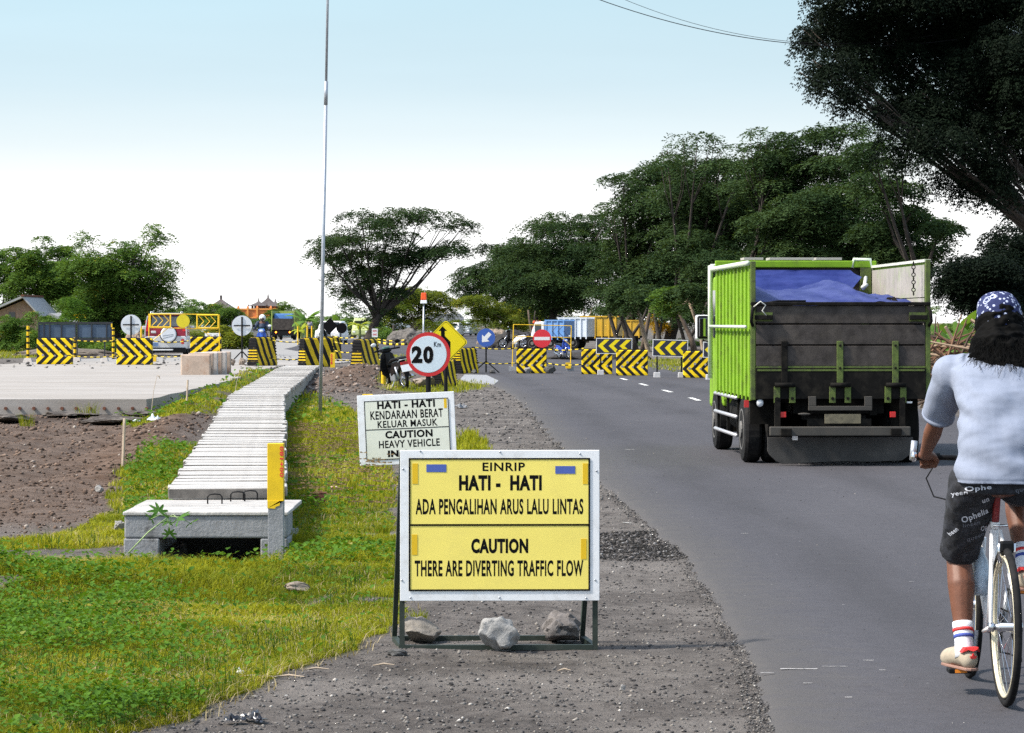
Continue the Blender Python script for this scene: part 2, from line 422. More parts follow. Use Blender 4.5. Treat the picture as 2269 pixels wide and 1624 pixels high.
# ================================================================ GROUND
def gp(px, py): v = gnd(px, py); return (v.x, v.y)
G1 = [gp(*p) for p in [(-420, 1215), (120, 1190), (235, 1135), (262, 1060), (330, 1022), (400, 1008), (440, 1000), (600, 990), (640, 872), (700, 880), (760, 905), (815, 950), (850, 1020), (878, 1080), (890, 1290), (885, 1372), (800, 1428), (700, 1472), (560, 1532), (400, 1590), (230, 1632), (60, 1700), (-420, 1800)]]
G2 = [gp(*p) for p in [(250, 930), (330, 905), (400, 893), (480, 868), (560, 835), (640, 822), (650, 835), (560, 870), (480, 935), (400, 950), (300, 955)]]
G3 = [gp(*p) for p in [(1005, 960), (1050, 975), (1080, 998), (1060, 1020), (1000, 1020)]]
G4 = [gp(*p) for p in [(840, 848), (930, 850), (1010, 845), (1080, 850), (1060, 862), (1000, 872), (900, 868), (850, 868)]]
G5 = [gp(*p) for p in [(1385, 800), (1480, 795), (1640, 795), (1700, 822), (1600, 836), (1500, 826), (1430, 818), (1385, 812)]]
G6 = [gp(*p) for p in [(800, 790), (890, 788), (960, 790), (960, 806), (880, 812), (800, 812)]]
G7 = [gp(*p) for p in [(-400, 770), (230, 770), (190, 787), (80, 793), (-400, 800)]]
def gmask(x, y):
    j = 0.22 * (fbm(x, y, 1.7, 4, 9) - .5) * np.clip(y / 15, .6, 4); k = 0.35 * (fbm(x, y, 1.3, 4, 12) - .5) * np.clip(y / 15, .6, 6)
    m = np.zeros(np.shape(x), bool)
    for g in (G1, G2, G3, G4, G5, G6, G7): m |= inpoly(x + j, y + k, g)
    l, r = drain_x(y)
    m &= ~((x > l - .03) & (x < r + .03) & (y > 20.85) & (y < 92))
    patch = np.exp(-((x + 3.35) / .38) ** 2 - ((y - 18.6) / .55) ** 2)   # bare soil in the grass on the left
    m &= ~(patch > .45 + .4 * (fbm(x, y, 5, 3, 2) - .5))
    bare = np.exp(-((x + 3.0) / .7) ** 2 - ((y - 20.6) / .5) ** 2) * .5 + fbm(x, y, 1.1, 4, 61)
    m &= ~((bare > .665) & (y < 60))
    return m
us = np.concatenate([np.linspace(-1.6, -.22, 40)[:-1], np.linspace(-.22, .22, 620), np.linspace(.22, 1.6, 40)[1:]])
ys = np.concatenate([np.array([-30, -6, 1.0, 4.0, 8.0]), np.geomspace(10.8, 130, 560), np.geomspace(131, 420, 90)[1:], np.array([600, 1000, 2000, 4500.])])
YY, UU = np.meshgrid(ys, us, indexing='ij'); XX = UU * np.maximum(YY, 9.0)
ZZ = H(XX, YY); ZZ = np.where(YY < 10, 0, ZZ)
GM = gmask(XX, YY).astype(float)
for _ in range(2):
    GM[1:-1, 1:-1] = (GM[1:-1, 1:-1] * 2 + GM[:-2, 1:-1] + GM[2:, 1:-1] + GM[1:-1, :-2] + GM[1:-1, 2:]) / 6
GM = np.maximum(GM, sst(150, 200, YY) * .8 * (np.abs(XX + 8) > 30))
l_, r_ = drain_x(YY)
pit = sst(-.2, -1.0, XX - l_) * sst(22, 25, YY) * (1 - sst(52, 53, YY))
mound = np.exp(-((XX + 4.05) / 1.2) ** 2 - ((YY - 77) / 10) ** 2)
BR = np.clip(pit * .75 + mound + .5 * np.exp(-((XX - l_ + .7) / .6) ** 2) * sst(27, 33, YY), 0, 1)
def patch(px, py, rx, ry):
    a = gnd(px, py); return np.exp(-((XX - a.x) / rx) ** 4 - ((YY - a.y) / ry) ** 4)
DARK = 1.3 * patch(1415, 1208, .42, 1.25) * sst(.3, .45, fbm(XX, YY, 4, 3, 1)) + patch(1090, 1462, .6, .5) * .5 * sst(.3, .6, fbm(XX, YY, 3, 3, 2)) + np.exp(-((YY - 49.2) / 1.5) ** 2) * (XX < -6) * .6  # darker ground beside the sign, in front of it and along the slab foot
DARK = np.clip(DARK, 0, 1)
ny, nx = XX.shape
V = np.c_[XX.ravel(), YY.ravel(), ZZ.ravel()]
I = np.arange(ny * nx).reshape(ny, nx)
F = np.stack([I[:-1, :-1], I[:-1, 1:], I[1:, 1:], I[1:, :-1]], -1).reshape(-1, 4)
mg, t, b = newmat('ground_soil')
a = t.nodes.new('ShaderNodeAttribute'); a.attribute_name = 'zone'
s = t.nodes.new('ShaderNodeSeparateColor'); lk(t, a.outputs['Color'], s.inputs[0])
n1 = noise_n(t, .7, 6, .65); n2 = noise_n(t, 9, 8, .7); n3 = noise_n(t, 60, 6, .7); n4 = noise_n(t, 3, 4)
vo = t.nodes.new('ShaderNodeTexVoronoi'); vo.inputs['Scale'].default_value = 38
tcg = t.nodes.new('ShaderNodeTexCoord'); lk(t, tcg.outputs['Object'], vo.inputs[0])
grav = mixc(t, ramp(t, n2.outputs[0], .3, .72), (.056, .049, .046), (.152, .138, .128))
grav = mixc(t, ramp(t, n1.outputs[0], .42, .66, 0, .75), grav, (.2, .183, .17))
n6 = noise_n(t, 2.6, 7, .75, stretch=(1.6, .5, 1)); grav = mixc(t, ramp(t, n6.outputs[0], .5, .68, 0, .6), grav, (.045, .04, .038))
grav = mixc(t, ramp(t, n3.outputs[0], .62, .75, 0, .7), grav, (.03, .028, .028))
vc = t.nodes.new('ShaderNodeSeparateColor'); lk(t, vo.outputs['Color'], vc.inputs[0])
peb = mathn(t, 'MULTIPLY', ramp(t, vo.outputs['Distance'], .006, .012, 1, 0), mathn(t, 'GREATER_THAN', vc.outputs[0], .8))
grav = mixc(t, peb, grav, (.22, .21, .2))
brn = mixc(t, ramp(t, n2.outputs[0], .3, .7), (.042, .026, .018), (.14, .09, .062))
brn = mixc(t, ramp(t, n4.outputs[0], .4, .65, 0, .55), brn, (.18, .135, .11))
grs = mixc(t, ramp(t, n2.outputs[0], .3, .7), (.05, .055, .018), (.15, .16, .03))
c = mixc(t, s.outputs[1], grav, brn)
c = mixc(t, s.outputs[0], c, grs)
c = mixc(t, mathn(t, 'MULTIPLY', s.outputs[2], .93), c, (.014, .012, .011))
lk(t, c, b.inputs['Base Color']); b.inputs['Roughness'].default_value = .95; b.inputs['Specular IOR Level'].default_value = .08
bump(t, b, mathn(t, 'ADD', n2.outputs[0], mathn(t, 'MULTIPLY', n3.outputs[0], .6)), .9, .025)
ground = tag(mesh_np('ground', V, F, mg, attr={'zone': np.c_[GM.ravel(), BR.ravel(), DARK.ravel()]}, smooth=True), kind='structure')

# ---- asphalt
def road_l(y): return np.interp(y, [-30, 2, 11.75, 14.7, 20.7, 29.2, 37.4, 64.4, 88, 95, 103, 112, 150, 200, 300, 600], [.7, .8, .99, 1.13, 1.18, .87, .65, .05, -1.0, -2.0, -4, -7, -12, -14, -14, -10])
def road_r(y): return np.interp(y, [-30, 2, 64, 90, 100, 110, 130, 200, 300, 600], [8.3, 8.3, 7.5, 7.0, 6.4, 5.6, 4.6, 2.5, -1, -8])
yr = np.concatenate([[-30, 0, 6], np.geomspace(9, 600, 620)])
wl = road_l(yr) + .10 * (fbm(yr, yr * .3, 1.3, 5, 4) - .5) * np.clip(yr / 15, 1, 3) + .05 * (fbm(yr, yr, 6, 3, 6) - .5)
wr = road_r(yr) + .15 * (fbm(yr, yr * .3, .9, 4, 14) - .5)
fr = np.array([0, .006, .015, .04, .1, .2, .35, .5, .65, .8, .92, .98, 1.])
X = wl[:, None] + (wr - wl)[:, None] * fr[None]; Y = np.repeat(yr[:, None], len(fr), 1)
Z = smooth_h(X, Y) + .022
Z[:, 0] -= .03; Z[:, 1] -= .008; Z[:, -1] -= .03
Z[:, 3:10] += .004
V = np.c_[X.ravel(), Y.ravel(), Z.ravel()]; ny, nx = X.shape; I = np.arange(ny * nx).reshape(ny, nx)
F = np.stack([I[:-1, :-1], I[:-1, 1:], I[1:, 1:], I[1:, :-1]], -1).reshape(-1, 4)
ma, t, b = newmat('asphalt')
n1 = noise_n(t, .35, 5, .6, stretch=(1, .25, 1)); n2 = noise_n(t, 120, 4, .7); n3 = noise_n(t, 2.2, 7, .7, stretch=(.5, 1.6, 1)); n4 = noise_n(t, 30, 5, .7)
c = mixc(t, ramp(t, n1.outputs[0], .3, .7), (.040, .040, .048), (.073, .072, .083))
n5 = noise_n(t, 11, 8, .75); c = mixc(t, ramp(t, n5.outputs[0], .42, .7, 0, .55), c, (.028, .027, .031))
c = mixc(t, ramp(t, n2.outputs[0], .35, .7, 0, .7), c, (.105, .10, .108))
c = mixc(t, ramp(t, n4.outputs[0], .6, .72, 0, .6), c, (.02, .019, .021))
c = mixc(t, ramp(t, n3.outputs[0], .6, .8, 0, .5), c, (.13, .122, .118))
vo = t.nodes.new('ShaderNodeTexVoronoi'); vo.inputs['Scale'].default_value = 3.1
tcg = t.nodes.new('ShaderNodeTexCoord'); lk(t, tcg.outputs['Object'], vo.inputs[0])
c = mixc(t, ramp(t, vo.outputs['Distance'], .012, .03, .85, 0), c, (.45, .44, .43))
aa = t.nodes.new('ShaderNodeAttribute'); aa.attribute_name = 'across'; n7 = noise_n(t, 5, 8, .75); n8 = noise_n(t, .8, 5, .6, stretch=(2, .3, 1))
dust = mathn(t, 'MULTIPLY', ramp(t, mathn(t, 'ADD', aa.outputs['Fac'], mathn(t, 'MULTIPLY', mathn(t, 'SUBTRACT', n7.outputs[0], .5), 1.1)), .0, .55, .8, 0), 1.0)
c = mixc(t, dust, c, (.085, .08, .077))
n9 = noise_n(t, 1.0, 8, .7, stretch=(.9, 5, 1)); c = mixc(t, ramp(t, n9.outputs[0], .66, .74, 0, .5), c, (.16, .155, .155))
lane = mathn(t, 'MULTIPLY', ramp(t, mathn(t, 'SINE', mathn(t, 'MULTIPLY', mathn(t, 'SUBTRACT', aa.outputs['Fac'], .55), 3.6)), .0, 1., 0, .35), ramp(t, n8.outputs[0], .3, .6))
c = mixc(t, lane, c, (.03, .029, .032))
lk(t, c, b.inputs['Base Color']); b.inputs['Roughness'].default_value = .88; b.inputs['Specular IOR Level'].default_value = .2
bump(t, b, mathn(t, 'ADD', n2.outputs[0], mathn(t, 'MULTIPLY', n4.outputs[0], .5)), .5, .008)
at_ = np.repeat(fr[None], ny, 0) * (wr - wl)[:, None]; road = tag(mesh_np('road', V, F, ma, attr={'across': at_.ravel()}), kind='structure')
mb = MB()      # worn centre dashes, sheets lying 4 mm over the asphalt
for k in range(9):
    a = gnd(1517, 883) if False else None
    y0 = 46 + k * 7.2; y1 = y0 + 2.3
    xc = lambda y: float((road_l(y) + road_r(y)) / 2) - .05
    pts = []
    for i in range(5):
        y = y0 + (y1 - y0) * i / 4
        pts.append((xc(y), y, float(smooth_h(xc(y), y)) + .034))
    if y0 > 88: continue
    for i in range(4):
        (x0_, ya, z0_), (x1_, yb, z1_) = pts[i], pts[i + 1]
        mb.add([(x0_ - .055, ya, z0_), (x0_ + .055, ya, z0_), (x1_ + .055, yb, z1_), (x1_ - .055, yb, z1_)], [(0, 1, 2, 3)])
o = mb.build('lane_marking', M('road_line', (.7, .7, .68), .8, var=.1, dirt=(.12, .12, .12), dirtamt=.7, dscale=9)); tag(o, kind='structure')
mb = MB(); rr = random.Random(12)
for px, py, ln, wd in ((1770, 1497, .17, .010), (1850, 1490, .12, .006), (1700, 1504, .06, .006), (1790, 1530, .04, .006), (1925, 1478, .05, .008), (1955, 1500, .03, .006), (1395, 1001, .12, .02), (1650, 1190, .05, .01), (1880, 1560, .03, .006), (1560, 1330, .03, .006), (2020, 1300, .03, .006)):
    p = gnd(px, py); z = p.z + .028; n = 7; up = [(p.x - ln / 2 + ln * i / n, p.y + wd * rr.uniform(.3, 1) * 2, z) for i in range(n + 1)]; lo = [(p.x - ln / 2 + ln * i / n, p.y - wd * rr.uniform(.3, 1) * 2, z) for i in range(n, -1, -1)]
    mb.add(up + lo, [tuple(range(2 * n + 2))])
tag(mb.build('road_scuff', M('scuff', (.36, .35, .35), .9, var=.3, dirt=(.08, .08, .08), dirtamt=.9, dscale=40)), kind='structure')

# ---- concrete pavement on the left, a slab about a quarter of a metre thick
el = [(-60, 52.1), (-60, 90), (-22, 93), (-16.3, 95.5), (-16, 107), (-14.8, 117), (-14, 130), (-15, 150), (-18, 200), (-20, 260), (-24, 420)]
er = [(-6.35, 52.1), (-6.42, 60), (-6.5, 68), (-7.1, 84), (-7.1, 92), (-6.0, 97), (-5.2, 104), (-6.8, 113), (-9, 150), (-10, 200), (-13, 260), (-18, 420)]
def slab_z(x, y): return .27 - .12 * float(sst(180, 300, y)) + .005
cyl_y = sorted(set([52.1, 60, 68, 76, 84, 92, 97, 104, 107, 113, 117, 130, 150, 170, 200, 230, 260, 300, 420]))
Lx = lambda y: np.interp(y, [52.1, 90, 93, 95.5, 107, 117, 130, 150, 200, 260, 420], [-60, -60, -22, -16.3, -16, -14.8, -14, -15, -18, -20, -24])
Rx = lambda y: np.interp(y, [p[1] for p in er], [p[0] for p in er])
cy2 = sorted(set(list(np.linspace(52.1, 130, 60)) + cyl_y))
mb = MB(); prev = None
for y in cy2:
    l, r = float(Lx(y)), float(Rx(y)) + .05 * math.sin(y * 3.1); z = slab_z(0, y)
    row = [(l, y, z), (r, y, z), (r + .01, y, z - .27), (l, y, z - .27)]
    mb.v += row
    if prev is not None:
        o_ = len(mb.v) - 8
        for k in range(4): mb.f.append((o_ + k, o_ + (k + 1) % 4, o_ + 4 + (k + 1) % 4, o_ + 4 + k)); mb.mi.append(0)
    else: mb.f.append((0, 1, 2, 3)); mb.mi.append(0)
    prev = y
mp_, t, b = newmat('pavement_concrete')
n1 = noise_n(t, 1.6, 8, .7, stretch=(.25, 1, 1)); n2 = noise_n(t, 30, 6, .7); n3 = noise_n(t, .12, 3)
gm = t.nodes.new('ShaderNodeNewGeometry'); sg = t.nodes.new('ShaderNodeSeparateXYZ'); lk(t, gm.outputs['Position'], sg.inputs[0])
c = mixc(t, ramp(t, n1.outputs[0], .35, .7), (.24, .215, .19), (.36, .34, .325))
c = mixc(t, ramp(t, n2.outputs[0], .6, .8, 0, .5), c, (.22, .2, .18))
c = mixc(t, ramp(t, sg.outputs['Y'], 96, 108, 0, .75), c, mixc(t, n1.outputs[0], (.19, .19, .19), (.27, .265, .26)))
lk(t, c, b.inputs['Base Color']); b.inputs['Roughness'].default_value = .9; bump(t, b, n2.outputs[0], .4, .01)
pav = tag(mb.build('concrete_pavement', mp_), kind='structure')
for i, px in enumerate([-76, -30, 43, 107, 169, 226, 288, 346, 403, 460, 525]):
    # rusted dowel bars standing a little out of the slab's front face (the last ones hide in the weeds)
    x = (px * .5702 * 1.0) if False else px / 3.2414 * .5702 * 3.2414 / 1.0
xd = [-13.2, -12.55, -11.9, -8.62]
for i in range(11):
    px = 43 * 2.27 if False else 0
    x = (13.3 + i * 29 - CX) / FPX * 52.1 * 1.0 + (i * 2.2) / FPX * 52.1
    d = MB(); d.cyl((x, 52.04, .115), (x, 52.14, .115), .026 + .006 * random.random(), 8)
    d.build('dowel_bar', m_rust, pav)

# ---- pale apron of concrete beside the road, and the white worn strip beyond the middle barriers
mb = MB(); ap = [(1030, 832), (1078, 833), (1105, 846), (1096, 853), (1045, 849), (1020, 842)]
vs = [gnd(*p) + Vector((0, 0, .032)) for p in ap]; k = len(vs)
mb.add(vs + [v - Vector((0, 0, .12)) for v in vs], [tuple(range(k))] + [(i, (i + 1) % k, k + (i + 1) % k, k + i) for i in range(k)])
tag(mb.build('concrete_apron', m_concg), kind='structure')

# ================================================================ COVERED DRAIN
dr = thing('covered_drain', 'long roadside drain topped with a row of white concrete cover slabs', 'drain', (-2.0, 20.9, 0))
DL = Vector(dr.location)
def drain_wall(side):
    mb = MB(); ysd = list(np.linspace(22.4, 90, 60)); prev = None
    for y in ysd:
        l, r = map(float, drain_x(y)); x = l + .1 if side < 0 else r - .1
        row = [(x - .08 * 1, y, -.35), (x + .08, y, -.35), (x + .08, y, .30), (x - .08, y, .30)]
        row = [(a - DL.x, b_ - DL.y, c_) for a, b_, c_ in row]
        mb.v += row
        if prev is None: mb.f.append((len(mb.v) - 4, len(mb.v) - 3, len(mb.v) - 2, len(mb.v) - 1)); mb.mi.append(0)
        else:
            o_ = len(mb.v) - 8
            for k in range(4): mb.f.append((o_ + k, o_ + (k + 1) % 4, o_ + 4 + (k + 1) % 4, o_ + 4 + k)); mb.mi.append(0)
        prev = y
    mb.build('side_wall', m_concg if side < 0 else M('rough_wall', (.4, .37, .33), .95, var=.4, scale=7, dirt=(.12, .1, .07), dirtamt=.8, dscale=4, bmp=.9), dr)
drain_wall(-1); drain_wall(1)
# head of the drain: lower, wider lintel slab on two legs
hd = MB()
hd.bx(-.72, .42, 0, .55, .105, .262); hd.build('head_slab', m_concg, dr, bevel=.012)
for ya, yb in ((-.01, .27), (.278, .62), (.63, .93), (.94, 1.35)): cap = MB(); cap.bx(-.73, .43, ya, yb, .264, .290 + .004 * (ya > .5)); cap.build('cover_slab', m_lid, dr, bevel=.006)
lg = MB(); lg.box((-.60, .55, -.07), (.25, 1.1, .345), top=1.0); lg.build('head_leg', m_concg, dr, bevel=.01)
lg = MB(); lg.box((.33, .55, -.07), (.19, 1.1, .345)); lg.build('head_leg', m_concg, dr, bevel=.01)
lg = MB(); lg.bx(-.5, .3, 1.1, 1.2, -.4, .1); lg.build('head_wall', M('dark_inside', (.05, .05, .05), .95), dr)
lidmeshes = []
for k in range(5):
    mb = MB(); rr = random.Random(k)
    jl = rr.uniform(-.02, .02); n = 7
    top = []
    # a slab with a chipped outline
    outl = [(-.5 + rr.uniform(-.012, .012), -.235), (-.25, -.24 + rr.uniform(0, .02)), (.0, -.238), (.25, -.24 + rr.uniform(0, .025)), (.5 + rr.uniform(-.012, .012), -.235 + rr.uniform(0, .03)),
            (.5 + rr.uniform(-.02, .01), .235), (.2, .24 - rr.uniform(0, .02)), (-.15, .24), (-.5 + rr.uniform(-.01, .02), .235)]
    mb.prism(outl, 0, .075, 'z'); lidmeshes.append(mb)
tn = m_lid.node_tree; oi = tn.nodes.new('ShaderNodeObjectInfo'); bb = tn.nodes['Principled BSDF']; src = bb.inputs['Base Color'].links[0].from_socket
lk(tn, mixc(tn, ramp(tn, oi.outputs['Random'], 0, 1, 0, .4), src, (.26, .24, .22)), bb.inputs['Base Color'])
lid_objs = []
y = 22.25; k = 0
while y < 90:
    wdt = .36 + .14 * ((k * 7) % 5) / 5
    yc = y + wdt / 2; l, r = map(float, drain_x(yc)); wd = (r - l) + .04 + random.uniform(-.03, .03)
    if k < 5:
        o = lidmeshes[k].build('cover_slab', m_lid, dr, bevel=.006, seg=1); lid_objs.append(o); o.data.materials.append(M('lid_edge_shade', (.17, .155, .14), .95, var=.5))  # shade between lids painted as a darker colour on their front and back faces
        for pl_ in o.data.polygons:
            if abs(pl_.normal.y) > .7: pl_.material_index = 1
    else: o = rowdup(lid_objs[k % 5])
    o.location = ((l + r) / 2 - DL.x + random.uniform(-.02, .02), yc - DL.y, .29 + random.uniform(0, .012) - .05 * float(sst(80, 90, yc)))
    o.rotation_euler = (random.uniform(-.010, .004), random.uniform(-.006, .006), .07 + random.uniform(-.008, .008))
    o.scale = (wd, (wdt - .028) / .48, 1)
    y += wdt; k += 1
def handle(x, y, rz):
    mb = MB(); mb.tube([(-.052, 0, -.02), (-.052, 0, .055), (-.038, 0, .072), (0, 0, .076), (.038, 0, .072), (.052, 0, .055), (.052, 0, -.02)], .0055, 8)
    o = mb.build('rebar_handle', m_black, dr, smooth=True); o.location = (x - DL.x, y - DL.y, .29); o.rotation_euler = (0, 0, rz); return o
handle(-2.17, 21.75, .1); handle(-2.03, 22.05, .1); handle(-1.95, 22.2, .1)

# ================================================================ GRASS, WEEDS, GRAVEL
def blades(name, n, region, size, wid, mat, mask, kinds='stuff', lean=.55, seed=0, hmod=None, yexp=1.0):
    r = np.random.default_rng(seed); (u0, u1), (y0, y1) = region
    q = r.random(n); y = (y0 ** (1 - yexp) + q * (y1 ** (1 - yexp) - y0 ** (1 - yexp))) ** (1 / (1 - yexp)) if yexp != 1 else y0 * (y1 / y0) ** q
    u = u0 + (u1 - u0) * r.random(n); x = u * y
    ok = mask(x, y); x, y = x[ok], y[ok]; n = len(x)
    th = r.random(n) * 2 * np.pi; ln = size * (.45 + .9 * r.random(n)) * (.6 + .8 * fbm(x, y, .9, 3, 21)) * (.35 + 1.3 * fbm(x, y, 2.6, 3, 66)) * (1 - .6 * np.exp(-((x + 2.15) / .6) ** 4 - ((y - 20.5) / .5) ** 2))
    if hmod is not None: ln = ln * hmod(x, y)
    le = lean * r.random(n) * ln; w_ = wid * (.6 + .8 * r.random(n)) * np.clip(y / 18, .8, 5)
    ax = np.cos(th + 1.57) * w_ / 2; ay = np.sin(th + 1.57) * w_ / 2
    z = H(x, y) - .005
    mx, my = x + np.cos(th) * le * .4, y + np.sin(th) * le * .4
    P0 = np.c_[x - ax, y - ay, z]; P1 = np.c_[x + ax, y + ay, z]
    P2 = np.c_[mx + ax * .7, my + ay * .7, z + ln * .6]; P3 = np.c_[mx - ax * .7, my - ay * .7, z + ln * .6]
    P4 = np.c_[x + np.cos(th) * le * 1.4, y + np.sin(th) * le * 1.4, z + ln * (.95 - .2 * r.random(n))]
    V = np.stack([P0, P1, P2, P3, P4], 1).reshape(-1, 3); base = np.arange(n)[:, None] * 5
    F = np.r_[base + np.array([[0, 1, 2]]), base + np.array([[0, 2, 3]]), base + np.array([[3, 2, 4]])]
    tint = np.clip(.45 * r.random(n) + 1.3 * (fbm(x, y, 1.1, 4, 30) - .5) + .33, 0, 1)
    return tag(mesh_np(name, V, F, mat, attr={'tint': np.repeat(tint, 5)}), kind=kinds)
m_grass = leafmat('grass_blade', (.04, .09, .010), (.43, .42, .03), .35, yellow=(.42, .37, .16), yamt=.12)
lush = lambda x, y: np.clip(.75 + 1.1 * np.exp(-((y - 19.5) / 1.6) ** 2) * (x < -1.5) + 1.6 * np.exp(-((x + 1.35) / .55) ** 2 - ((y - 21) / 1.2) ** 2) + .9 * sst(24, 34, y) * (x > -3), .4, 2.6)
blades('grass', 430000, ((-.2, .02), (11.3, 26)), .043, .0048, m_grass, gmask, hmod=lush, seed=1, yexp=1.6, lean=1.25)
blades('grass', 130000, ((-.2, .02), (26, 60)), .075, .006, m_grass, gmask, hmod=lush, seed=2)
blades('grass', 60000, ((-.2, .1), (60, 150)), .11, .006, m_grass, gmask, seed=3)
m_straw = leafmat('dry_straw', (.20, .16, .08), (.5, .42, .26), .2)
blades('dry_grass', 26000, ((-.2, .02), (11.3, 30)), .05, .004, m_straw, lambda x, y: gmask(x, y) & (fbm(x, y, 1.5, 3, 70) > .5), lean=1.6, seed=14, yexp=1.6)
blades('grass', 30000, ((-.2, .02), (11.3, 34)), .10, .004, leafmat('dark_blade', (.015, .045, .008), (.06, .13, .02), .3), lambda x, y: gmask(x, y) & (fbm(x, y, 1.9, 3, 71) > .6), lean=.8, seed=15, yexp=1.6)
edgeg = lambda x, y: gmask(x - .12, y) & ~gmask(x + .02, y)
blades('dry_grass', 14000, ((-.2, .02), (11.3, 30)), .045, .005, m_straw, lambda x, y: gmask(x - .10, y) & ~gmask(x + .04, y), lean=1.8, seed=16, yexp=1.6)
# broad-leaved weeds: small rounded leaves in clumps
def weeds(name, n, region, size, mat, dens, seed, height=.09):
    r = np.random.default_rng(seed); (u0, u1), (y0, y1) = region
    y = y0 + (y1 - y0) * r.random(n); x = (u0 + (u1 - u0) * r.random(n)) * y
    ok = (dens(x, y) > r.random(n)) & gmask(x, y); x, y = x[ok], y[ok]; n = len(x)
    hgt = height * (.2 + r.random(n)) * (.5 + fbm(x, y, 1.6, 3, 40)); z = H(x, y) + hgt
    th = r.random(n) * 2 * np.pi; tilt = (r.random(n) - .35) * 1.3; L = size * (.5 + r.random(n)) * np.clip(y / 16, 1, 3); W = L * (.75 + .2 * r.random(n))
    d = np.c_[np.cos(th) * np.cos(tilt), np.sin(th) * np.cos(tilt), np.sin(tilt)]
    sd_ = np.c_[-np.sin(th), np.cos(th), .4 * (r.random(n) - .5)]
    C = np.c_[x, y, z]; pts = []
    for a_, b_, up in ((0, 0, 0), (.3, -.42, .12), (.72, -.4, .1), (1, 0, -.06), (.72, .4, .1), (.3, .42, .12)):
        pts.append(C + d * (L * a_)[:, None] + sd_ * (W * b_)[:, None] + np.c_[np.zeros(n), np.zeros(n), L * up])
    V = np.stack(pts, 1).reshape(-1, 3); base = np.arange(n)[:, None] * 6
    F = np.r_[base + np.array([[0, 1, 2, 3]]), base + np.array([[0, 3, 4, 5]])]
    tint = np.clip(r.random(n) * .7 + .5 * (fbm(x, y, 1.5, 3, 44) - .2), 0, 1)
    return tag(mesh_np(name, V, F, mat, attr={'tint': np.repeat(tint, 6)}), kind='stuff')
m_weed = leafmat('weed_leaf', (.02, .07, .010), (.13, .25, .03), .3, yellow=(.3, .28, .08), yamt=.04)
def wd1(x, y): return sst(-1.0, -2.0, x + .16 * (y - 13)) * (.10 + 1.0 * sst(.42, .6, fbm(x, y, 1.6, 4, 50))) + .8 * np.exp(-((x + 1.45) / .6) ** 2 - ((y - 20.6) / .9) ** 2) + .05
weeds('weeds', 62000, ((-.2, -.01), (11.3, 21)), .026, m_weed, wd1, 5, .10)
weeds('weeds', 16000, ((-.13, -.03), (21, 36)), .022, m_weed, lambda x, y: .12 + .8 * (fbm(x, y, .8, 3, 52) > .58) + (x < -2.6) * .4, 6, .1)
weeds('weeds', 9000, ((-.15, -.05), (44, 90)), .028, m_weed, lambda x, y: .35 + 0 * x, 8, .09)
# grass in seed, reddish heads to the right of the drain
def seedheads():
    r = np.random.default_rng(9); V = []; F = []; T = []
    n = 420
    y = 23 + 19 * r.random(n) ** .8; l, rr_ = drain_x(y); x = rr_ + .05 + 1.1 * r.random(n)
    ok = gmask(x, y); x, y = x[ok], y[ok]
    z = H(x, y)
    for i in range(len(x)):
        h = .13 + .12 * r.random(); k0 = len(V); lx, ly = r.normal(0, .03, 2)
        V += [(x[i] - .001, y[i], z[i]), (x[i] + .001, y[i], z[i]), (x[i] + lx, y[i] + ly, z[i] + h)]; F.append((k0, k0 + 1, k0 + 2)); T += [.2] * 3
        for q in range(5):
            a = q / 5 * 6.28 + r.random(); ln = .035 + .02 * r.random(); k0 = len(V)
            bx_, by_, bz_ = x[i] + lx, y[i] + ly, z[i] + h
            V += [(bx_, by_, bz_), (bx_ + ln * math.cos(a), by_ + ln * math.sin(a), bz_ + .012), (bx_ + ln * math.cos(a), by_ + ln * math.sin(a), bz_ - .004)]; F.append((k0, k0 + 1, k0 + 2)); T += [.9] * 3
    return tag(mesh_np('seed_grass', V, F, leafmat('seed_head', (.12, .16, .05), (.24, .15, .10), .2), attr={'tint': T}), kind='stuff')
seedheads()
# gravel and clods
def gravel(name, n, region, mask, s0, s1, mat, seed, zoff=0, yexp=1.5, hf=H):
    r = np.random.default_rng(seed); (u0, u1), (y0, y1) = region
    q = r.random(n); y = (y0 ** (1 - yexp) + q * (y1 ** (1 - yexp) - y0 ** (1 - yexp))) ** (1 / (1 - yexp)); x = (u0 + (u1 - u0) * r.random(n)) * y
    ok = mask(x, y); x, y = x[ok], y[ok]; n = len(x)
    sz = s0 * (s1 / s0) ** (r.random(n) ** 2.2) * np.clip(y / 22, .75, 3)
    ico = np.array([(0, 0, 1), (.9, 0, .3), (.28, .86, .3), (-.73, .53, .3), (-.73, -.53, .3), (.28, -.86, .3), (.6, .45, -.5), (-.6, .3, -.5), (0, -.7, -.5)])
    fc = np.array([(0, 1, 2), (0, 2, 3), (0, 3, 4), (0, 4, 5), (0, 5, 1), (1, 6, 2), (2, 6, 7), (2, 7, 3), (3, 7, 4), (4, 7, 8), (4, 8, 5), (5, 8, 1), (1, 8, 6)])
    th = r.random(n) * 6.28; J = 1 + .35 * (r.random((n, 9, 3)) - .5)
    P = ico[None] * J * sz[:, None, None] * np.stack([np.ones(n), .6 + .5 * r.random(n), .4 + .4 * r.random(n)], -1)[:, None, :]
    c_, s_ = np.cos(th)[:, None], np.sin(th)[:, None]
    Xp = P[..., 0] * c_ - P[..., 1] * s_ + x[:, None]; Yp = P[..., 0] * s_ + P[..., 1] * c_ + y[:, None]
    Zp = P[..., 2] + (hf(x, y) + sz * .15 + zoff)[:, None]
    V = np.stack([Xp, Yp, Zp], -1).reshape(-1, 3); F = (fc[None] + (np.arange(n) * 9)[:, None, None]).reshape(-1, 3)
    return tag(mesh_np(name, V, F, mat, attr={'tint': np.repeat(r.random(n), 9)}), kind='stuff')
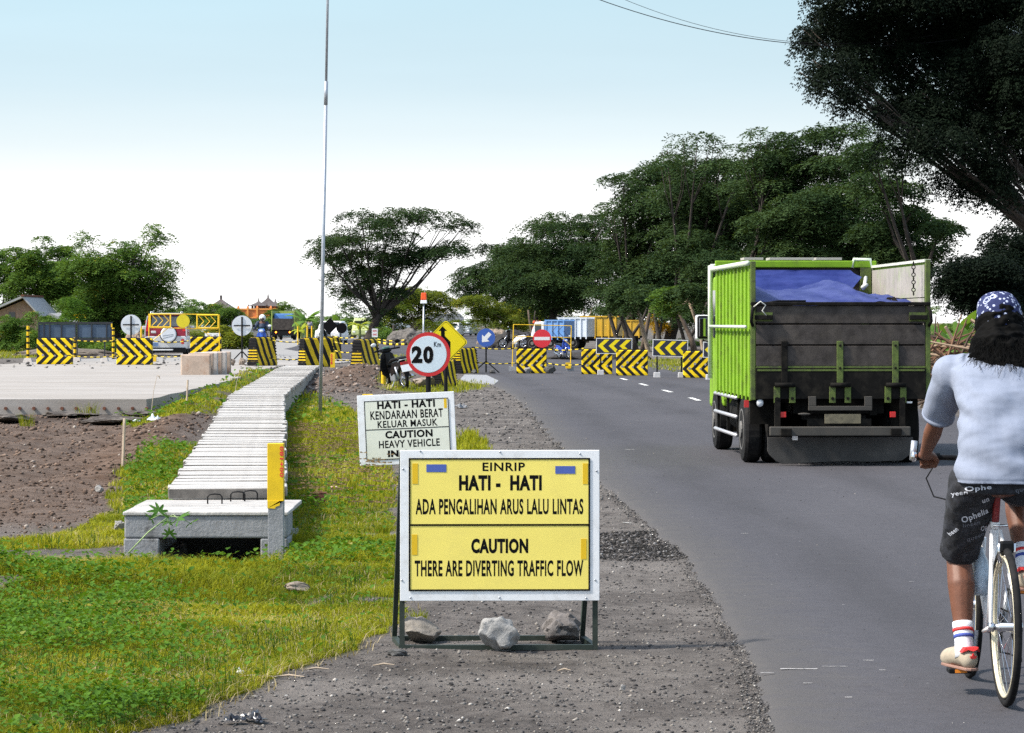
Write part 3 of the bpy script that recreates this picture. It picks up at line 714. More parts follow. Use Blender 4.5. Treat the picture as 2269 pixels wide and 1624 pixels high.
def tintmat(name, stops_, rough=.95):
    m, t, b = newmat(name); a = t.nodes.new('ShaderNodeAttribute'); a.attribute_name = 'tint'; cr = t.nodes.new('ShaderNodeValToRGB')
    lk(t, a.outputs['Fac'], cr.inputs[0]); e = cr.color_ramp.elements
    e[0].position, e[0].color = stops_[0][0], (*stops_[0][1], 1); e[1].position, e[1].color = stops_[-1][0], (*stops_[-1][1], 1)
    for p, c in stops_[1:-1]: q = e.new(p); q.color = (*c, 1)
    n = noise_n(t, 40, 4); lk(t, mixc(t, ramp(t, n.outputs[0], .3, .7, .0, .35), cr.outputs[0], (.03, .03, .03)), b.inputs['Base Color']); b.inputs['Roughness'].default_value = rough; b.inputs['Specular IOR Level'].default_value = .1
    return m
m_grav = tintmat('gravel', [(0, (.035, .033, .034)), (.5, (.10, .095, .095)), (.85, (.2, .19, .18)), (.97, (.3, .27, .24)), (1, (.6, .58, .55))])
m_clod = tintmat('clod', [(0, (.045, .032, .025)), (.6, (.13, .088, .066)), (.93, (.24, .17, .13)), (1, (.42, .38, .34))])
shoulder = lambda x, y: (~gmask(x, y)) & (x < road_l(y) + .03) & (x > drain_x(y)[1] + .1 - 6 * (y < 20.5)) & (y < 90)
gravel('gravel', 32000, ((-.2, .09), (11.3, 26)), shoulder, .003, .019, m_grav, 21)
gravel('gravel', 9000, ((-.12, .05), (26, 90)), shoulder, .006, .018, m_grav, 22)
edge = lambda x, y: (np.abs(x - road_l(y) - .03) < .09) & (y < 60)
gravel('gravel', 60000, ((.0, .09), (11.3, 60)), edge, .004, .013, m_grav, 23, .006)
pitm = lambda x, y: (~gmask(x, y)) & (x < drain_x(y)[0] - .25) & (y > 21.5) & (y < 51.8)
gravel('soil_clods', 12000, ((-.2, -.08), (21.5, 52)), pitm, .003, .026, m_clod, 24)
moundm = lambda x, y: (np.exp(-((x + 4.0) / 1.3) ** 2 - ((y - 77) / 11) ** 2) > .3) & (x > drain_x(y)[1] + .05)
gravel('rubble', 2600, ((-.1, -.02), (58, 95)), moundm, .008, .034, tintmat('rubble', [(0, (.07, .05, .04)), (.7, (.2, .14, .11)), (1, (.5, .42, .37))]), 25)
gravel('rubble', 260, ((-.19, -.05), (86, 125)), lambda x, y: np.ones(len(x), bool) & (x < -4), .01, .035, m_grav, 26, .275, hf=lambda x, y: 0 * x)
crumb = lambda x, y: (x > road_l(y) + .05) & (x < road_r(y) - .2) & (y < 80)
gravel('road_grit', 1500, ((.0, .2), (11.3, 80)), crumb, .002, .006, m_grav, 27, .028, hf=smooth_h)

patchm = lambda x, y: ((np.abs(x - .87) / .42) ** 4 + (np.abs(y - 21.6) / 1.3) ** 4 + .9 * (fbm(x * 3, y, 1.5, 3, 80) - .5) * 2 < 1) 
gravel('gravel', 5500, ((.01, .06), (20, 23.2)), patchm, .006, .02, tintmat('dark_gravel', [(0, (.012, .011, .011)), (.7, (.05, .047, .045)), (.95, (.16, .15, .15)), (1, (.3, .3, .3))]), 28)
# ================================================================ SIGNS IN FRONT
m_ink = M('black_print', (.004, .004, .005), .6, var=.02, spec=.1)
m_signyel = M('faded_yellow_sheet', (.93, .78, .17), .5, var=.07, scale=3, dirt=(.7, .58, .17), dirtamt=.3, dscale=7)
m_signwhite = M('white_sheet', (.82, .84, .87), .5, var=.05, scale=2, dirt=(.4, .37, .34), dirtamt=.4, dscale=13)
m_cream = M('cream_sheet', (.74, .76, .66), .5, var=.04, scale=2, dirt=(.5, .5, .4), dirtamt=.3, dscale=8)
m_frame = M('dark_green_steel', (.018, .03, .022), .6, var=.3, scale=10, dirt=(.08, .08, .07), dirtamt=.5, dscale=6)
m_tapeyel = M('yellow_reflective', (.78, .5, .01), .4, var=.04)
m_tapeblue = M('blue_reflective', (.07, .12, .42), .4, var=.05)

class Board:
    """a flat panel standing at depth d whose local x,z come from picture measurements around its base point"""
    def __init__(s, root, x_px, z0_px, d, k=None): s.r = root; s.x = x_px; s.z = z0_px; s.d = d; s.k = d / FPX
    def X(s, px): return (px - s.x) * s.k
    def Z(s, py): return (s.z - py) * s.k
    def rect(s, x0, y0, x1, y1, y, t, mat, name, parent=None, bevel=0, label=None):
        mb = MB(); mb.bx(s.X(x0), s.X(x1), y - t, y, s.Z(y1), s.Z(y0)); o = mb.build(name, mat, parent or s.r, bevel=bevel)
        if label: o['label'] = label
        return o
    def outline(s, x0, y0, x1, y1, w, y, t, mat, name, parent, bars=()):
        mb = MB(); X, Z = s.X, s.Z; w *= s.k
        mb.bx(X(x0), X(x1), y - t, y, Z(y0) - w, Z(y0)); mb.bx(X(x0), X(x1), y - t, y, Z(y1), Z(y1) + w)
        mb.bx(X(x0), X(x0) + w, y - t, y, Z(y1) + w, Z(y0) - w); mb.bx(X(x1) - w, X(x1), y - t, y, Z(y1) + w, Z(y0) - w)
        for b in bars: mb.bx(X(x0) + w, X(x1) - w, y - t, y, Z(b) - w * .55, Z(b) + w * .55)
        return mb.build(name, mat, parent)
    def text(s, t, x0, y0, x1, y1, y, mat, parent, bold=.03, **k): return text(t, s.X(x0), s.Z(y1), s.X(x1), s.Z(y0), y, mat, parent, bold, **k)

# ---- the large yellow warning board
b0 = gnd(1106, 1441)
r = thing('warning_sign', 'large yellow caution board with white border on a dark A-frame, rocks on its base', 'sign', b0, 0)
r.rotation_euler = (0, 0, R(1.2))
B = Board(r, 1106, 1441, b0.y)
pan = B.rect(887, 998, 1328, 1331, -.004, .022, m_signwhite, 'panel', bevel=.002)
face = B.rect(907, 1016, 1306, 1308, -.0265, .0015, m_signyel, 'yellow_face', pan)
B.outline(906, 1015, 1307, 1309, 3.6, -.0285, .0015, m_ink, 'border_line', pan, bars=(1163,))
yf = -.0284
for s_, x0, y0, x1, y1, bo in (('EINRIP', 1069, 1025, 1163, 1044, .022), ('HATI -  HATI', 1017, 1053, 1200, 1087, .05), ('ADA PENGALIHAN ARUS LALU LINTAS', 921, 1105, 1292, 1140, .028),
                       ('CAUTION', 1044, 1193, 1170, 1226, .05), ('THERE ARE DIVERTING TRAFFIC FLOW', 919, 1241, 1292, 1277, .028)):
    B.text(s_, x0, y0, x1, y1, yf, m_ink, pan, bo)
for x0, y0, x1, y1 in ((914, 1027, 926, 1072), (1291, 1027, 1302, 1073), (913, 1184, 925, 1229), (1287, 1194, 1299, 1239)):
    B.rect(x0, y0, x1, y1, -.0285, .001, m_tapeyel, 'reflector_strip', pan)
for x0, y0, x1, y1 in ((945, 1029, 989, 1046), (1230, 1033, 1274, 1050)):
    B.rect(x0, y0, x1, y1, -.0285, .001, m_tapeblue, 'blue_patch', pan)
for X_, Y_ in ((419, 374), (875, 380), (1333, 390), (320, 477), (1428, 489), (313, 1113), (1421, 1114), (363, 1213), (872, 1213), (1369, 1217)):
    px, py = 769.8 + X_ * .3862, 855.3 + Y_ * .3862
    mb = MB(); mb.ell((B.X(px), -.026, B.Z(py)), (.0055, .004, .0055), 8, 6); mb.build('rivet', m_steel, pan, smooth=True)
for px in (891, 1319):
    mb = MB(); x = B.X(px); mb.bx(x - .013, x + .013, -.003, .022, 0.0, B.Z(1004)); mb.build('front_leg', m_frame, r)
    xb = x - .045
    mb = MB(); mb.bar((x, .03, B.Z(1004)), (xb, .42, .03), .024); mb.build('rear_leg', m_frame, r)
    mb = MB(); mb.bar((x - .002, .024, .013), (xb, .44, .013), .026); mb.build('base_rail', m_frame, r)
mb = MB(); mb.bx(B.X(891) + .013, B.X(1319) - .013, -.004, .021, .0, .025); mb.build('base_rail', m_frame, r)
mb = MB(); mb.bx(B.X(891) - .03, B.X(1319) - .06, .43, .455, .0, .025); mb.build('base_rail', m_frame, r)
# ballast rocks
def rockat(name, px, py, rx, ry, rz, seed, label, d=None, mat=None, group=None, cat='rock', sink=0, rotz=0):
    p = gnd(px, py) if d is None else at(px, py, d)
    o = rock(name, (rx, ry, rz), seed, mat); o.location = (p.x, p.y + ry * .6, p.z - sink); o.rotation_euler = (0, 0, rotz)
    return tag(o, label, cat, group)
m_rock1 = M('pale_rock', (.3, .3, .3), .95, var=.35, scale=6, dirt=(.13, .12, .11), dirtamt=.6, dscale=9, bmp=.9)
rockat('rock', 1105, 1447, .097, .08, .086, 3, 'rounded grey rock resting on the middle of the sign base rail', mat=m_rock1)
rockat('rock', 930, 1427, .105, .12, .066, 12, 'flat angular brownish rock on the left end of the sign base', mat=M('buff_rock', (.22, .2, .175), .95, var=.35, scale=6, dirt=(.12, .1, .09), dirtamt=.6, dscale=8, bmp=.9))
rockat('rock', 1243, 1427, .095, .11, .085, 17, 'jagged grey rock on the right end of the sign base', mat=M('dull_rock', (.17, .155, .15), .95, var=.4, scale=6, dirt=(.08, .07, .065), dirtamt=.6, dscale=9, bmp=.9), rotz=.5)

# ---- the white sign tilted behind it
b1 = gnd(905, 1052)
r = thing('warning_sign', 'white heavy vehicle caution board tilted on short posts in the grass', 'sign', b1)
B = Board(r, 905, 1052, b1.y)
pan = B.rect(799, 872, 1014, 1028, .0, .03, m_signwhite, 'panel', bevel=.003)
pan.rotation_euler = (0, R(-2.6), 0)
B.rect(815, 886, 1000, 1015, -.033, .0015, m_cream, 'cream_face', pan)
B.outline(814, 885, 1001, 1016, 1.6, -.035, .001, m_ink, 'border_line', pan, bars=(949,))
for s_, x0, y0, x1, y1, bo in (('HATI - HATI', 843, 887, 971, 904, .045), ('KENDARAAN BERAT', 827, 908, 988, 927, .025), ('KELUAR MASUK', 842, 930, 975, 946, .025),
                        ('CAUTION', 858, 953, 963, 970, .045), ('HEAVY VEHICLE', 843, 974, 978, 991, .025), ('IN A', 862, 996, 912, 1011, .06)):
    B.text(s_, x0, y0, x1, y1, -.0349, m_ink, pan, bo)
B.rect(991, 887, 997, 908, -.035, .001, m_tapeyel, 'reflector_strip', pan)
for x in (B.X(812), B.X(975)):
    mb = MB(); mb.bx(x - .03, x + .03, .003, .045, -.1, .2); mb.build('post', M('dark_wood', (.05, .04, .03), .9, var=.3, bmp=.5), r)
    mb = MB(); mb.bx(x - .02, x + .02, .003, .03, .2, .7); mb.build('back_batten', m_frame, r)

# ---- round 20 speed sign
def disc(root, r_, y, t, mat, name, parent=None, cz=0, cx=0, n=48, bevel=0):
    mb = MB(); mb.cyl((cx, y - t, cz), (cx, y, cz), r_, n); return mb.build(name, mat, parent or root, bevel=bevel)
d_ = 40.; k = d_ / FPX
bz = float(smooth_h((949 - CX) * k, d_)); bp = Vector(((949 - CX) * k, d_, bz)); zc = at(949, 785, d_).z - bz
r = thing('speed_limit_sign', 'round red-rimmed 20 km speed sign on a dark post', 'sign', bp)
mb = MB(); mb.cyl((0, .035, -.1), (0, .035, zc + .1), .036, 12); mb.build('post', m_black, r)
pl = disc(r, .297, 0, .006, m_red, 'red_rim', cz=zc); disc(r, .243, -.0075, .001, M('pale_blue_sheet', (.6, .7, .8), .4, var=.05), 'white_face', pl, cz=zc)
disc(r, .2475, -.006, .001, m_white, 'white_line', pl, cz=zc)
kk = k
def q(px, py): return ((px - 949) * kk, zc + (785 - py) * kk)
for s_, x0, y0, x1, y1, bo in (('2', 912, 766.5, 936, 804.5, .055), ('0', 937.5, 766.5, 960.5, 805.5, .055), ('Km', 961.5, 757, 977, 768.5, .015)):
    a = q(x0, y1); c_ = q(x1, y0)
    if len(s_) == 1:
        g_ = .006; text(s_, a[0] - g_, a[1] - g_, c_[0] + g_, c_[1] + g_, -.0095, m_white, pl, bo + .02, 'digit_outline')
    text(s_, a[0], a[1], c_[0], c_[1], -.0105, m_ink, pl, bo)
# ---- yellow diamond merge sign
d_ = 52.; kk = d_ / FPX; zc0 = at(988, 758, d_).z; bz = float(smooth_h((988 - CX) * kk, d_)); hd_ = 49.5 * kk; zc = zc0 - bz
r = thing('merge_sign', 'yellow diamond sign with black merging arrow, half behind the speed sign', 'sign', ((988 - CX) * kk, d_, bz), R(3))
mb = MB(); mb.cyl((0, .04, -.1), (0, .04, zc + .3), .034, 12); mb.build('post', m_black, r)
def diamond(h, y, t, mat, name, parent, cz=None, rr=.93):
    cz = zc if cz is None else cz; e = h * .06
    ol = [(0 - e, cz + h - e), (e, cz + h - e), (h - e, cz + e), (h - e, cz - e), (e, cz - h + e), (-e, cz - h + e), (-h + e, cz - e), (-h + e, cz + e)]
    mb = MB(); mb.prism(ol, y - t, y); return mb.build(name, mat, parent)
m_dia = M('bright_yellow_sheet', (.86, .68, .0), .4, var=.03)
pl = diamond(hd_, 0, .006, m_dia, 'plate', r); diamond(hd_ * .94, -.007, .001, m_ink, 'border_line', pl); diamond(hd_ * .915, -.0085, .001, m_dia, 'yellow_face', pl)
def Q(px, py): return ((px - 988) * kk, zc + (758 - py) * kk)
def polyp(pts, y, t, mat, name, parent):
    mb = MB(); mb.prism([Q(*p) for p in pts], y - t, y); return mb.build(name, mat, parent)
pl2 = polyp([(980.5, 722.5), (990.5, 733), (985.5, 733), (985.5, 744), (998, 757), (998, 790), (990, 790), (990, 764), (977, 750), (977, 733), (971.5, 733)], -.010, .001, m_ink, 'merge_arrow', pl)

# ================================================================ BARRIERS
def barrier_meshes(w_, h_, t_, mat, dirn, ribbed=False, socks=True):
    root = bpy.data.objects.new('traffic_barrier', None); COL.objects.link(root)
    mb = MB(); hw = w_ / 2
    # body: foot, sloping face and upright top, profile swept along x
    prof = [(-t_ * .5, 0), (-t_ * .5, h_ * .1), (-t_ * .38, h_ * .42), (-t_ * .3, h_ * .96), (-t_ * .24, h_), (t_ * .24, h_), (t_ * .3, h_ * .96), (t_ * .38, h_ * .42), (t_ * .5, h_ * .1), (t_ * .5, 0)]
    if ribbed:
        for i in range(-8, 8):
            pass
    mb.prism(prof, -hw, hw, 'x')
    body = mb.build('body', mat, root, bevel=.02)
    if socks:
        for i, (a, b_) in enumerate([(-.31, .72), (0.02, .74), (.33, .7), (-.15, .52), (.17, .5), (-.32, .36), (.02, .34), (.33, .33)]):
            mb = MB(); z = b_ * h_; yy = -t_ * (.38 - (b_ - .42) * .15 if b_ > .42 else .38 + (.42 - b_) * .37)
            mb.cyl((a * w_, yy - .012, z), (a * w_, yy + .03, z), .038 if i % 2 else .032, 12)
            mb.build('socket', M('grey_socket', (.35, .34, .33), .7, var=.4, scale=3, dirt=(.1, .08, .06), dirtamt=.8), root)
    if ribbed:
        for sgn in (-1, 1):
            for k2 in range(9):
                z = h_ * (.08 + .1 * k2); mb = MB(); y2 = t_ * (.5 - .2 * z / h_)
                mb.bx(sgn * hw - .012, sgn * hw + .012, -y2, y2, z, z + h_ * .045); mb.build('end_rib', m_black, root)
    mb = MB(); mb.bx(-hw * .93, hw * .93, -t_ * .1, t_ * .1, h_ - .002, h_ + .022); mb.build('top_lug', m_black, root)
    return root
def place_barriers():
    s1 = stripes('stripes_right', 'right', .30, .5, .27, 1.0); s2 = stripes('stripes_left', 'left', .255, .5, .26, 1.0); s3 = stripes('stripes_diag', 'diag', .36, .5, 0, 1.15)
    s4 = stripes('stripes_steep', 'diag2', .32, .48, 0, .42, c1=(.8, .55, .02)); s5 = stripes('stripes_far', 'diag2', .26, .5, 0, .2)
    pr = barrier_meshes(1.12, .84, .42, s1, 1); plt = barrier_meshes(.94, .77, .4, s2, -1); pd = barrier_meshes(1.08, .86, .42, s3, 1)
    pa = barrier_meshes(1.1, .88, .42, s4, 1, ribbed=True, socks=False); pf = barrier_meshes(.95, .78, .45, s5, 1, ribbed=True, socks=False)
    grp = 'black and yellow barriers across the road'
    specs = [(pr, 119.5, 809, 0, 'right-pointing striped barrier in front of the dark blue panel', 1), (pr, 297, 810, 0, 'right-pointing striped barrier under the round sign, left of the red car', 1),
             (pd, 455, 802, 0, 'diagonally striped barrier behind the stacked concrete slabs', .98),
             (pa, 580, 812, 62, 'angled striped barrier in front of the motorcycle rider', 1), (pa, 700, 813, 40, 'angled striped barrier directly left of the tall thin pole', 1),
             (pa, 728, 797, 55, 'angled striped barrier just right of the tall pole, set back', .95), (pa, 809, 821, 66, 'angled striped barrier left of the parked black motorcycle', 1.03),
             (pf, 1029, 828, 58, 'narrow striped barrier beneath the yellow diamond sign', 1), (pf, 983, 856, 62, 'nearest striped barrier in the grass behind the speed sign', .83),
             (plt, 1178, 829, 0, 'left-pointing striped barrier behind the red no entry sign', 1), (plt, 1323, 831, 0, 'left-pointing striped barrier under the first arrow board', 1),
             (plt, 1401, 834, 0, 'left-pointing striped barrier between the two arrow boards', 1), (plt, 1551, 839, 0, 'left-pointing striped barrier beside the green truck', 1), (plt, 1622, 842, 0, 'striped barrier mostly hidden behind the green truck', 1)]
    seen = set()
    for p, px, py, rz, lab, sc in specs:
        if id(p) in seen: o = copy_tree(p)
        else: o = p; seen.add(id(p))
        tag(o, lab, 'barrier', grp); g_ = gnd(px, py); o.location = (g_.x, g_.y + .2, g_.z + (.02 if px < 640 or px > 1100 else 0)); o.rotation_euler = (0, 0, R(rz)); o.scale = (sc,) * 3
place_barriers()

# ---- barrier tape strung between them
m_tape = stripes('barrier_tape', 'x', .2, .5, c1=(.8, .6, .05))
def rope(pts, label, rad=.02, d=None):
    P = [gnd_at(px, py, dd) for px, py, dd in pts]; o0 = P[0]; mb = MB()
    q_ = []
    for i in range(len(P) - 1):
        for s_ in range(7):
            t_ = s_ / 6; p = P[i].lerp(P[i + 1], t_) - o0; p.z -= .05 * math.sin(math.pi * t_); q_.append(p)
    mb.tube(q_, rad, 6); o = mb.build('barrier_tape', m_tape); o.location = o0; return tag(o, label, 'tape', 'yellow and black tapes strung between barriers')
def gnd_at(px, py, d): return at(px, py, d)
D1 = 92.4
for pts, lab in (
    ([(150, 752, D1), (262, 754, D1)], 'upper striped tape between the two leftmost barriers'), ([(150, 787, D1), (262, 789, D1)], 'lower striped tape between the two leftmost barriers'),
    ([(335, 755, D1), (418, 755, D1)], 'upper striped tape crossing behind the red car bumper'), ([(335, 788, D1), (418, 787, D1)], 'lower striped tape just below the red car bumper'),
    ([(597, 753, D1), (680, 756, D1)], 'upper striped tape below the distant blue-tarped truck'), ([(597, 793, D1), (680, 794, D1)], 'lower striped tape left of the tall thin pole'),
    ([(736, 744, 95), (790, 747, D1)], 'topmost striped tape right of the tall pole'), ([(736, 756, 95), (788, 760, D1)], 'second striped tape right of the tall pole'),
    ([(736, 775, 94), (788, 780, D1)], 'third striped tape right of the tall pole'), ([(716, 793, D1), (790, 797, D1)], 'lowest striped tape right of the tall pole'),
    ([(830, 750, D1), (900, 753, 90)], 'thin striped tape above the parked motorcycle'), ([(830, 756, D1), (902, 762, 90)], 'thick twisted striped tape above the motorcycle handlebar'),
    ([(830, 795, D1), (880, 797, 90)], 'low striped tape behind the parked motorcycle'),
    ([(1046, 769, D1), (1150, 771, D1)], 'upper striped tape behind the blue arrow sign'), ([(1040, 801, D1), (1150, 804, D1)], 'lower striped tape behind the blue arrow sign'),
    ([(1208, 773, D1), (1294, 772, 91)], 'upper striped tape right of the no entry sign'), ([(1208, 804, D1), (1292, 807, 91)], 'lower striped tape right of the no entry sign')):
    rope(pts, lab, .035 if 'thick' in lab else .017)

# ================================================================ TRIPOD SIGNS
def tripod(root, zc, spread=.28, top=.52, mat=m_black):
    mb = MB(); mb.cyl((0, .03, 0), (0, .03, zc + .28), .026, 10); mb.build('post', mat, root)
    for a, b_ in ((-spread, -.05), (spread, -.05), (.0, .3)):
        mb = MB(); mb.bar((0, .03, top), (a, b_, .015), .035); mb.build('leg', mat, root)
def round_back(px, py, d, label):
    k_ = d / FPX; g_ = gnd(px, 809); g_ = Vector(((px - CX) * k_, d, g_.z)); r_ = thing('road_sign', label, 'sign', g_, group='round signs seen from behind')
    zc_ = at(px, py, d).z - g_.z
    disc(r_, 22.5 * k_, .045, .004, M('sign_back', (.62, .66, .72), .5, .2, var=.12, scale=3), 'disc', cz=zc_)
    tripod(r_, zc_, .42, .45); mb = MB(); mb.bx(-.26, .26, -.0, .012, zc_ - .02, zc_ + .02); mb.build('crossbar', m_black, r_)
    return r_
r1 = round_back(290, 719.5, 95, 'grey back of a round sign with black cross, left of the red car')
r2 = round_back(536, 721.5, 95, 'grey back of a round sign with black cross, left of the motorcycle rider')
for i, (px, py, s_, lab) in enumerate([(512, 800, .13, 'dark cobble at the left foot of the round sign tripod'), (538, 802, .12, 'upper cobble piled on the middle of the round sign tripod'),
        (536, 811, .13, 'lower cobble on the middle of the round sign tripod'), (556, 809, .12, 'cobble beside the right foot of the round sign tripod')]):
    rockat('rock', px, 810 if i != 1 else 806, s_, s_, s_, 30 + i, lab, mat=m_stoneb)
rockat('boulder', 554, 848, .2, .2, .15, 41, 'rounded grey boulder beside the far end of the drain covers', mat=m_stone)
# blue arrow sign
g_ = gnd(1077, 827); k_ = g_.y / FPX; zc = at(1077.5, 748, g_.y).z - g_.z
r = thing('arrow_sign', 'round blue sign with white arrow pointing down left on tripod', 'sign', g_)
pl = disc(r, 20.3 * k_, 0, .006, m_blue, 'blue_disc', cz=zc)
def arrow(parent, cz, s, y, ang):
    pts = [(0, -.62), (.5, -.05), (.2, -.05), (.2, .6), (-.2, .6), (-.2, -.05), (-.5, -.05)]
    c_, s_ = math.cos(ang), math.sin(ang); mb = MB(); mb.prism([((x * c_ - z * s_) * s, cz + (x * s_ + z * c_) * s) for x, z in pts], y - .001, y); mb.build('white_arrow', m_whiteplain, parent)
arrow(pl, zc, 22 * k_, -.0075, R(-42)); tripod(r, zc - .15, .42, .38)
# no entry sign
g_ = gnd(1201, 826); k_ = g_.y / FPX; zc = at(1201, 750, g_.y).z - g_.z
r = thing('no_entry_sign', 'round red no entry sign with white bar on a dark tripod', 'sign', g_)
m_signred = M('sign_red', (.7, .03, .045), .4, var=.04)
pl = disc(r, 20.3 * k_, 0, .006, m_signred, 'red_disc', cz=zc)
mb = MB(); mb.bx(-17 * k_, 17 * k_, -.0085, -.0075, zc - 3.6 * k_, zc + 3.6 * k_); mb.build('white_bar', m_whiteplain, pl); tripod(r, zc - .15, .36, .42)
for i, (px, py, lab) in enumerate([(1170, 829, 'grey concrete block at the left foot of the no entry sign'), (1219, 829, 'dark rough rock at the right foot of the no entry sign'), (1051, 829, 'small dark rock by the left foot of the blue arrow sign'), (1092, 829, 'small dark block by the right foot of the blue arrow sign')]):
    o = rockat('rock', px, py, (.12, .2, .1, .1)[i], .1, (.11, .16, .07, .08)[i], 50 + i, lab, mat=M('dark_rock', (.09, .09, .09), .95, var=.4, bmp=.8) if i else m_stone)
    o.location.y -= .25
# chevron boards
m_navy = M('navy_sheet', (.022, .025, .045), .4, var=.1)
def chevron(px0, py0, px1, py1, feet, yfoot, label, tilt):
    g_ = gnd((px0 + px1) / 2, yfoot); k_ = g_.y / FPX; B_ = Board(None, (px0 + px1) / 2, yfoot, g_.y)
    r_ = thing('chevron_board', label, 'sign', g_, group='arrow boards along the bend'); B_.r = r_
    p_ = B_.rect(px0, py0, px1, py1, 0, .015, m_whiteplain, 'panel'); p_.rotation_euler = (0, R(tilt), 0)
    zc_ = B_.Z((py0 + py1) / 2)
    B_.rect(px0 + 1.6, py0 + 1.6, px1 - 1.6, py1 - 1.6, -.0165, .001, m_navy, 'dark_face', p_)
    w_, h_ = (px1 - px0), (py1 - py0)
    for i in range(3):
        cx = px0 + w_ * (.05 + .3 * i); mb = MB(); X, Z = B_.X, B_.Z; t_ = w_ * .13; e = h_ * .4; m_ = w_ * .19; cy = (py0 + py1) / 2
        mb.prism([(X(cx), Z(cy)), (X(cx + m_), Z(cy - e)), (X(cx + m_ + t_), Z(cy - e)), (X(cx + t_ + .5), Z(cy)), (X(cx + m_ + t_), Z(cy + e)), (X(cx + m_), Z(cy + e))], -.0185, -.0175)
        mb.build('chevron', m_dia, p_)
    for fx in feet:
        x = B_.X(fx); mb = MB(); mb.bx(x - .02, x + .02, .002, .042, 0, B_.Z(py1) + .25); mb.build('post', m_black, r_)
        mb = MB(); mb.box((x, .02, .085), (.2, .24, .17), top=.92); mb.build('concrete_foot', M('foot_concrete', (.5, .5, .52), .9, var=.15, dirt=(.2, .2, .2), dirtamt=.5), r_, bevel=.01)
chevron(1320, 749, 1400, 784, (1331, 1386), 832, 'arrow board of three yellow chevrons in front of the yellow truck', .6)
chevron(1444, 752.5, 1522.5, 790, (1456, 1510), 838, 'middle arrow board of three yellow chevrons on the grass verge', 1.5)
chevron(1556, 758, 1634, 793, (1572, 1618), 843, 'arrow board of yellow chevrons cut off by the green truck', 1.5)

# ================================================================ YELLOW FRAME BARRICADES
m_yframe = M('yellow_steel', (.82, .52, .01), .45, var=.1, dirt=(.35, .2, .02), dirtamt=.4)
g_ = gnd(408, 803)
r = thing('barricade_frame', 'yellow tube frame with two open arrow panels and a disc behind the left barriers', 'barricade', g_)
B = Board(r, 408, 803, g_.y); X, Z = B.X, B.Z
def bars(segs, rad, name, mat=m_yframe, root=r, y=0):
    for p, q_ in segs:
        mb = MB(); mb.cyl((X(p[0]), y, Z(p[1])), (X(q_[0]), y, Z(q_[1])), rad, 6); mb.build(name, mat, root)
bars([((332, 695), (483, 697)), ((332, 726), (483, 729))], .014, 'rail'); bars([((330, 695), (330, 800)), ((486, 697), (486, 800))], .018, 'leg'); bars([((334, 758), (372, 727)), ((484, 760), (446, 730))], .012, 'brace')
for x0, x1, y0 in ((333, 378, 696), (437, 484, 698)):
    bars([((x0, y0), (x1, y0)), ((x0, y0 + 29), (x1, y0 + 29)), ((x0, y0), (x0, y0 + 29)), ((x1, y0), (x1, y0 + 29))], .026, 'panel_frame', y=-.03)
    for i in range(3):
        a = x0 + 4 + i * 13; bars([((a, y0 + 2), (min(a + 11, x1), y0 + 14))], .014, 'arrow_bar', y=-.03); bars([((min(a + 11, x1), y0 + 14), (a - 1, y0 + 27))], .014, 'arrow_bar', y=-.03)
mb = MB(); mb.cyl((X(406), -.07, Z(711.5)), (X(406), -.05, Z(711.5)), 14.8 * B.k, 28); mb.build('yellow_disc', M('dull_yellow', (.6, .5, .01), .6, var=.08), r)
mb = MB(); mb.bx(X(334), X(347), -.2, .0, Z(801), Z(786)); mb.build('ballast_box', m_yframe, r)
g_ = gnd(1200, 824)
r = thing('barricade_frame', 'thin yellow tube barricade frame with arrow wires behind the no entry sign', 'barricade', g_)
B = Board(r, 1200, 824, g_.y); X, Z = B.X, B.Z
bars([((1137, 719), (1266, 722)), ((1137, 745), (1266, 748))], .012, 'rail', root=r); bars([((1138, 719), (1135, 818)), ((1266, 722), (1264, 818))], .016, 'leg', root=r)
bars([((1136, 764), (1158, 746)), ((1266, 766), (1242, 747))], .012, 'brace', root=r)
m_dk = M('dark_wire', (.05, .06, .12), .6)
for i in range(3):
    a = 1223 + i * 13; bars([((a + 11, 722), (a, 734))], .011, 'arrow_bar', m_dk, r, -.03); bars([((a, 734), (a + 12, 747))], .011, 'arrow_bar', m_dk, r, -.03)
mb = MB(); mb.bx(X(1253), X(1265), -.15, .0, Z(816), Z(803)); mb.build('ballast_box', m_yframe, r)
for px in (1135, 1264):
    mb = MB(); mb.box((X(px), 0, .09), (.24, .24, .18), top=.9); mb.build('concrete_foot', m_concg, r)

# ================================================================ DARK PANEL BOARD, STRIPED POSTS
g_ = gnd(168, 802)
r = thing('sign_board', 'long dark blue ribbed back of a road sign board on thin posts', 'sign board', g_); B = Board(r, 168, 802, g_.y)
m_dblue = M('dark_blue_steel', (.05, .085, .14), .55, .0, var=.25, scale=2)
m_dfr = M('near_black_steel', (.015, .018, .025), .6)
for x0, x1 in ((87, 110), (111, 136), (137, 168), (171, 203), (204, 236), (237, 246)):
    B.rect(x0, 719, x1, 748, 0, .02, m_dblue, 'panel')
for x in (86, 98, 110.5, 136.5, 168, 172, 203.5, 236.5, 247): B.rect(x - 1.3, 717, x + 1.3, 750, -.02, .04, m_dfr, 'rib')
B.rect(85, 713.5, 249, 718, .02, .07, m_dfr, 'top_rail'); B.rect(85, 749, 249, 755, .02, .07, m_dfr, 'bottom_rail')
B.rect(246.5, 717, 249.5, 725, -.07, .004, m_tapeyel, 'reflector_strip')
for x in (92, 171, 232):
    B.rect(x - 1.4, 750, x + 1.4, 800, .02, .04, m_dfr, 'post'); mb = MB(); mb.box((B.X(x), 0, .07), (.27, .3, .17), top=.75); mb.build('concrete_foot', m_conc, r, bevel=.01)
m_pst = stripes('post_bands', 'z', .21, .35, c1=(.85, .55, .02))
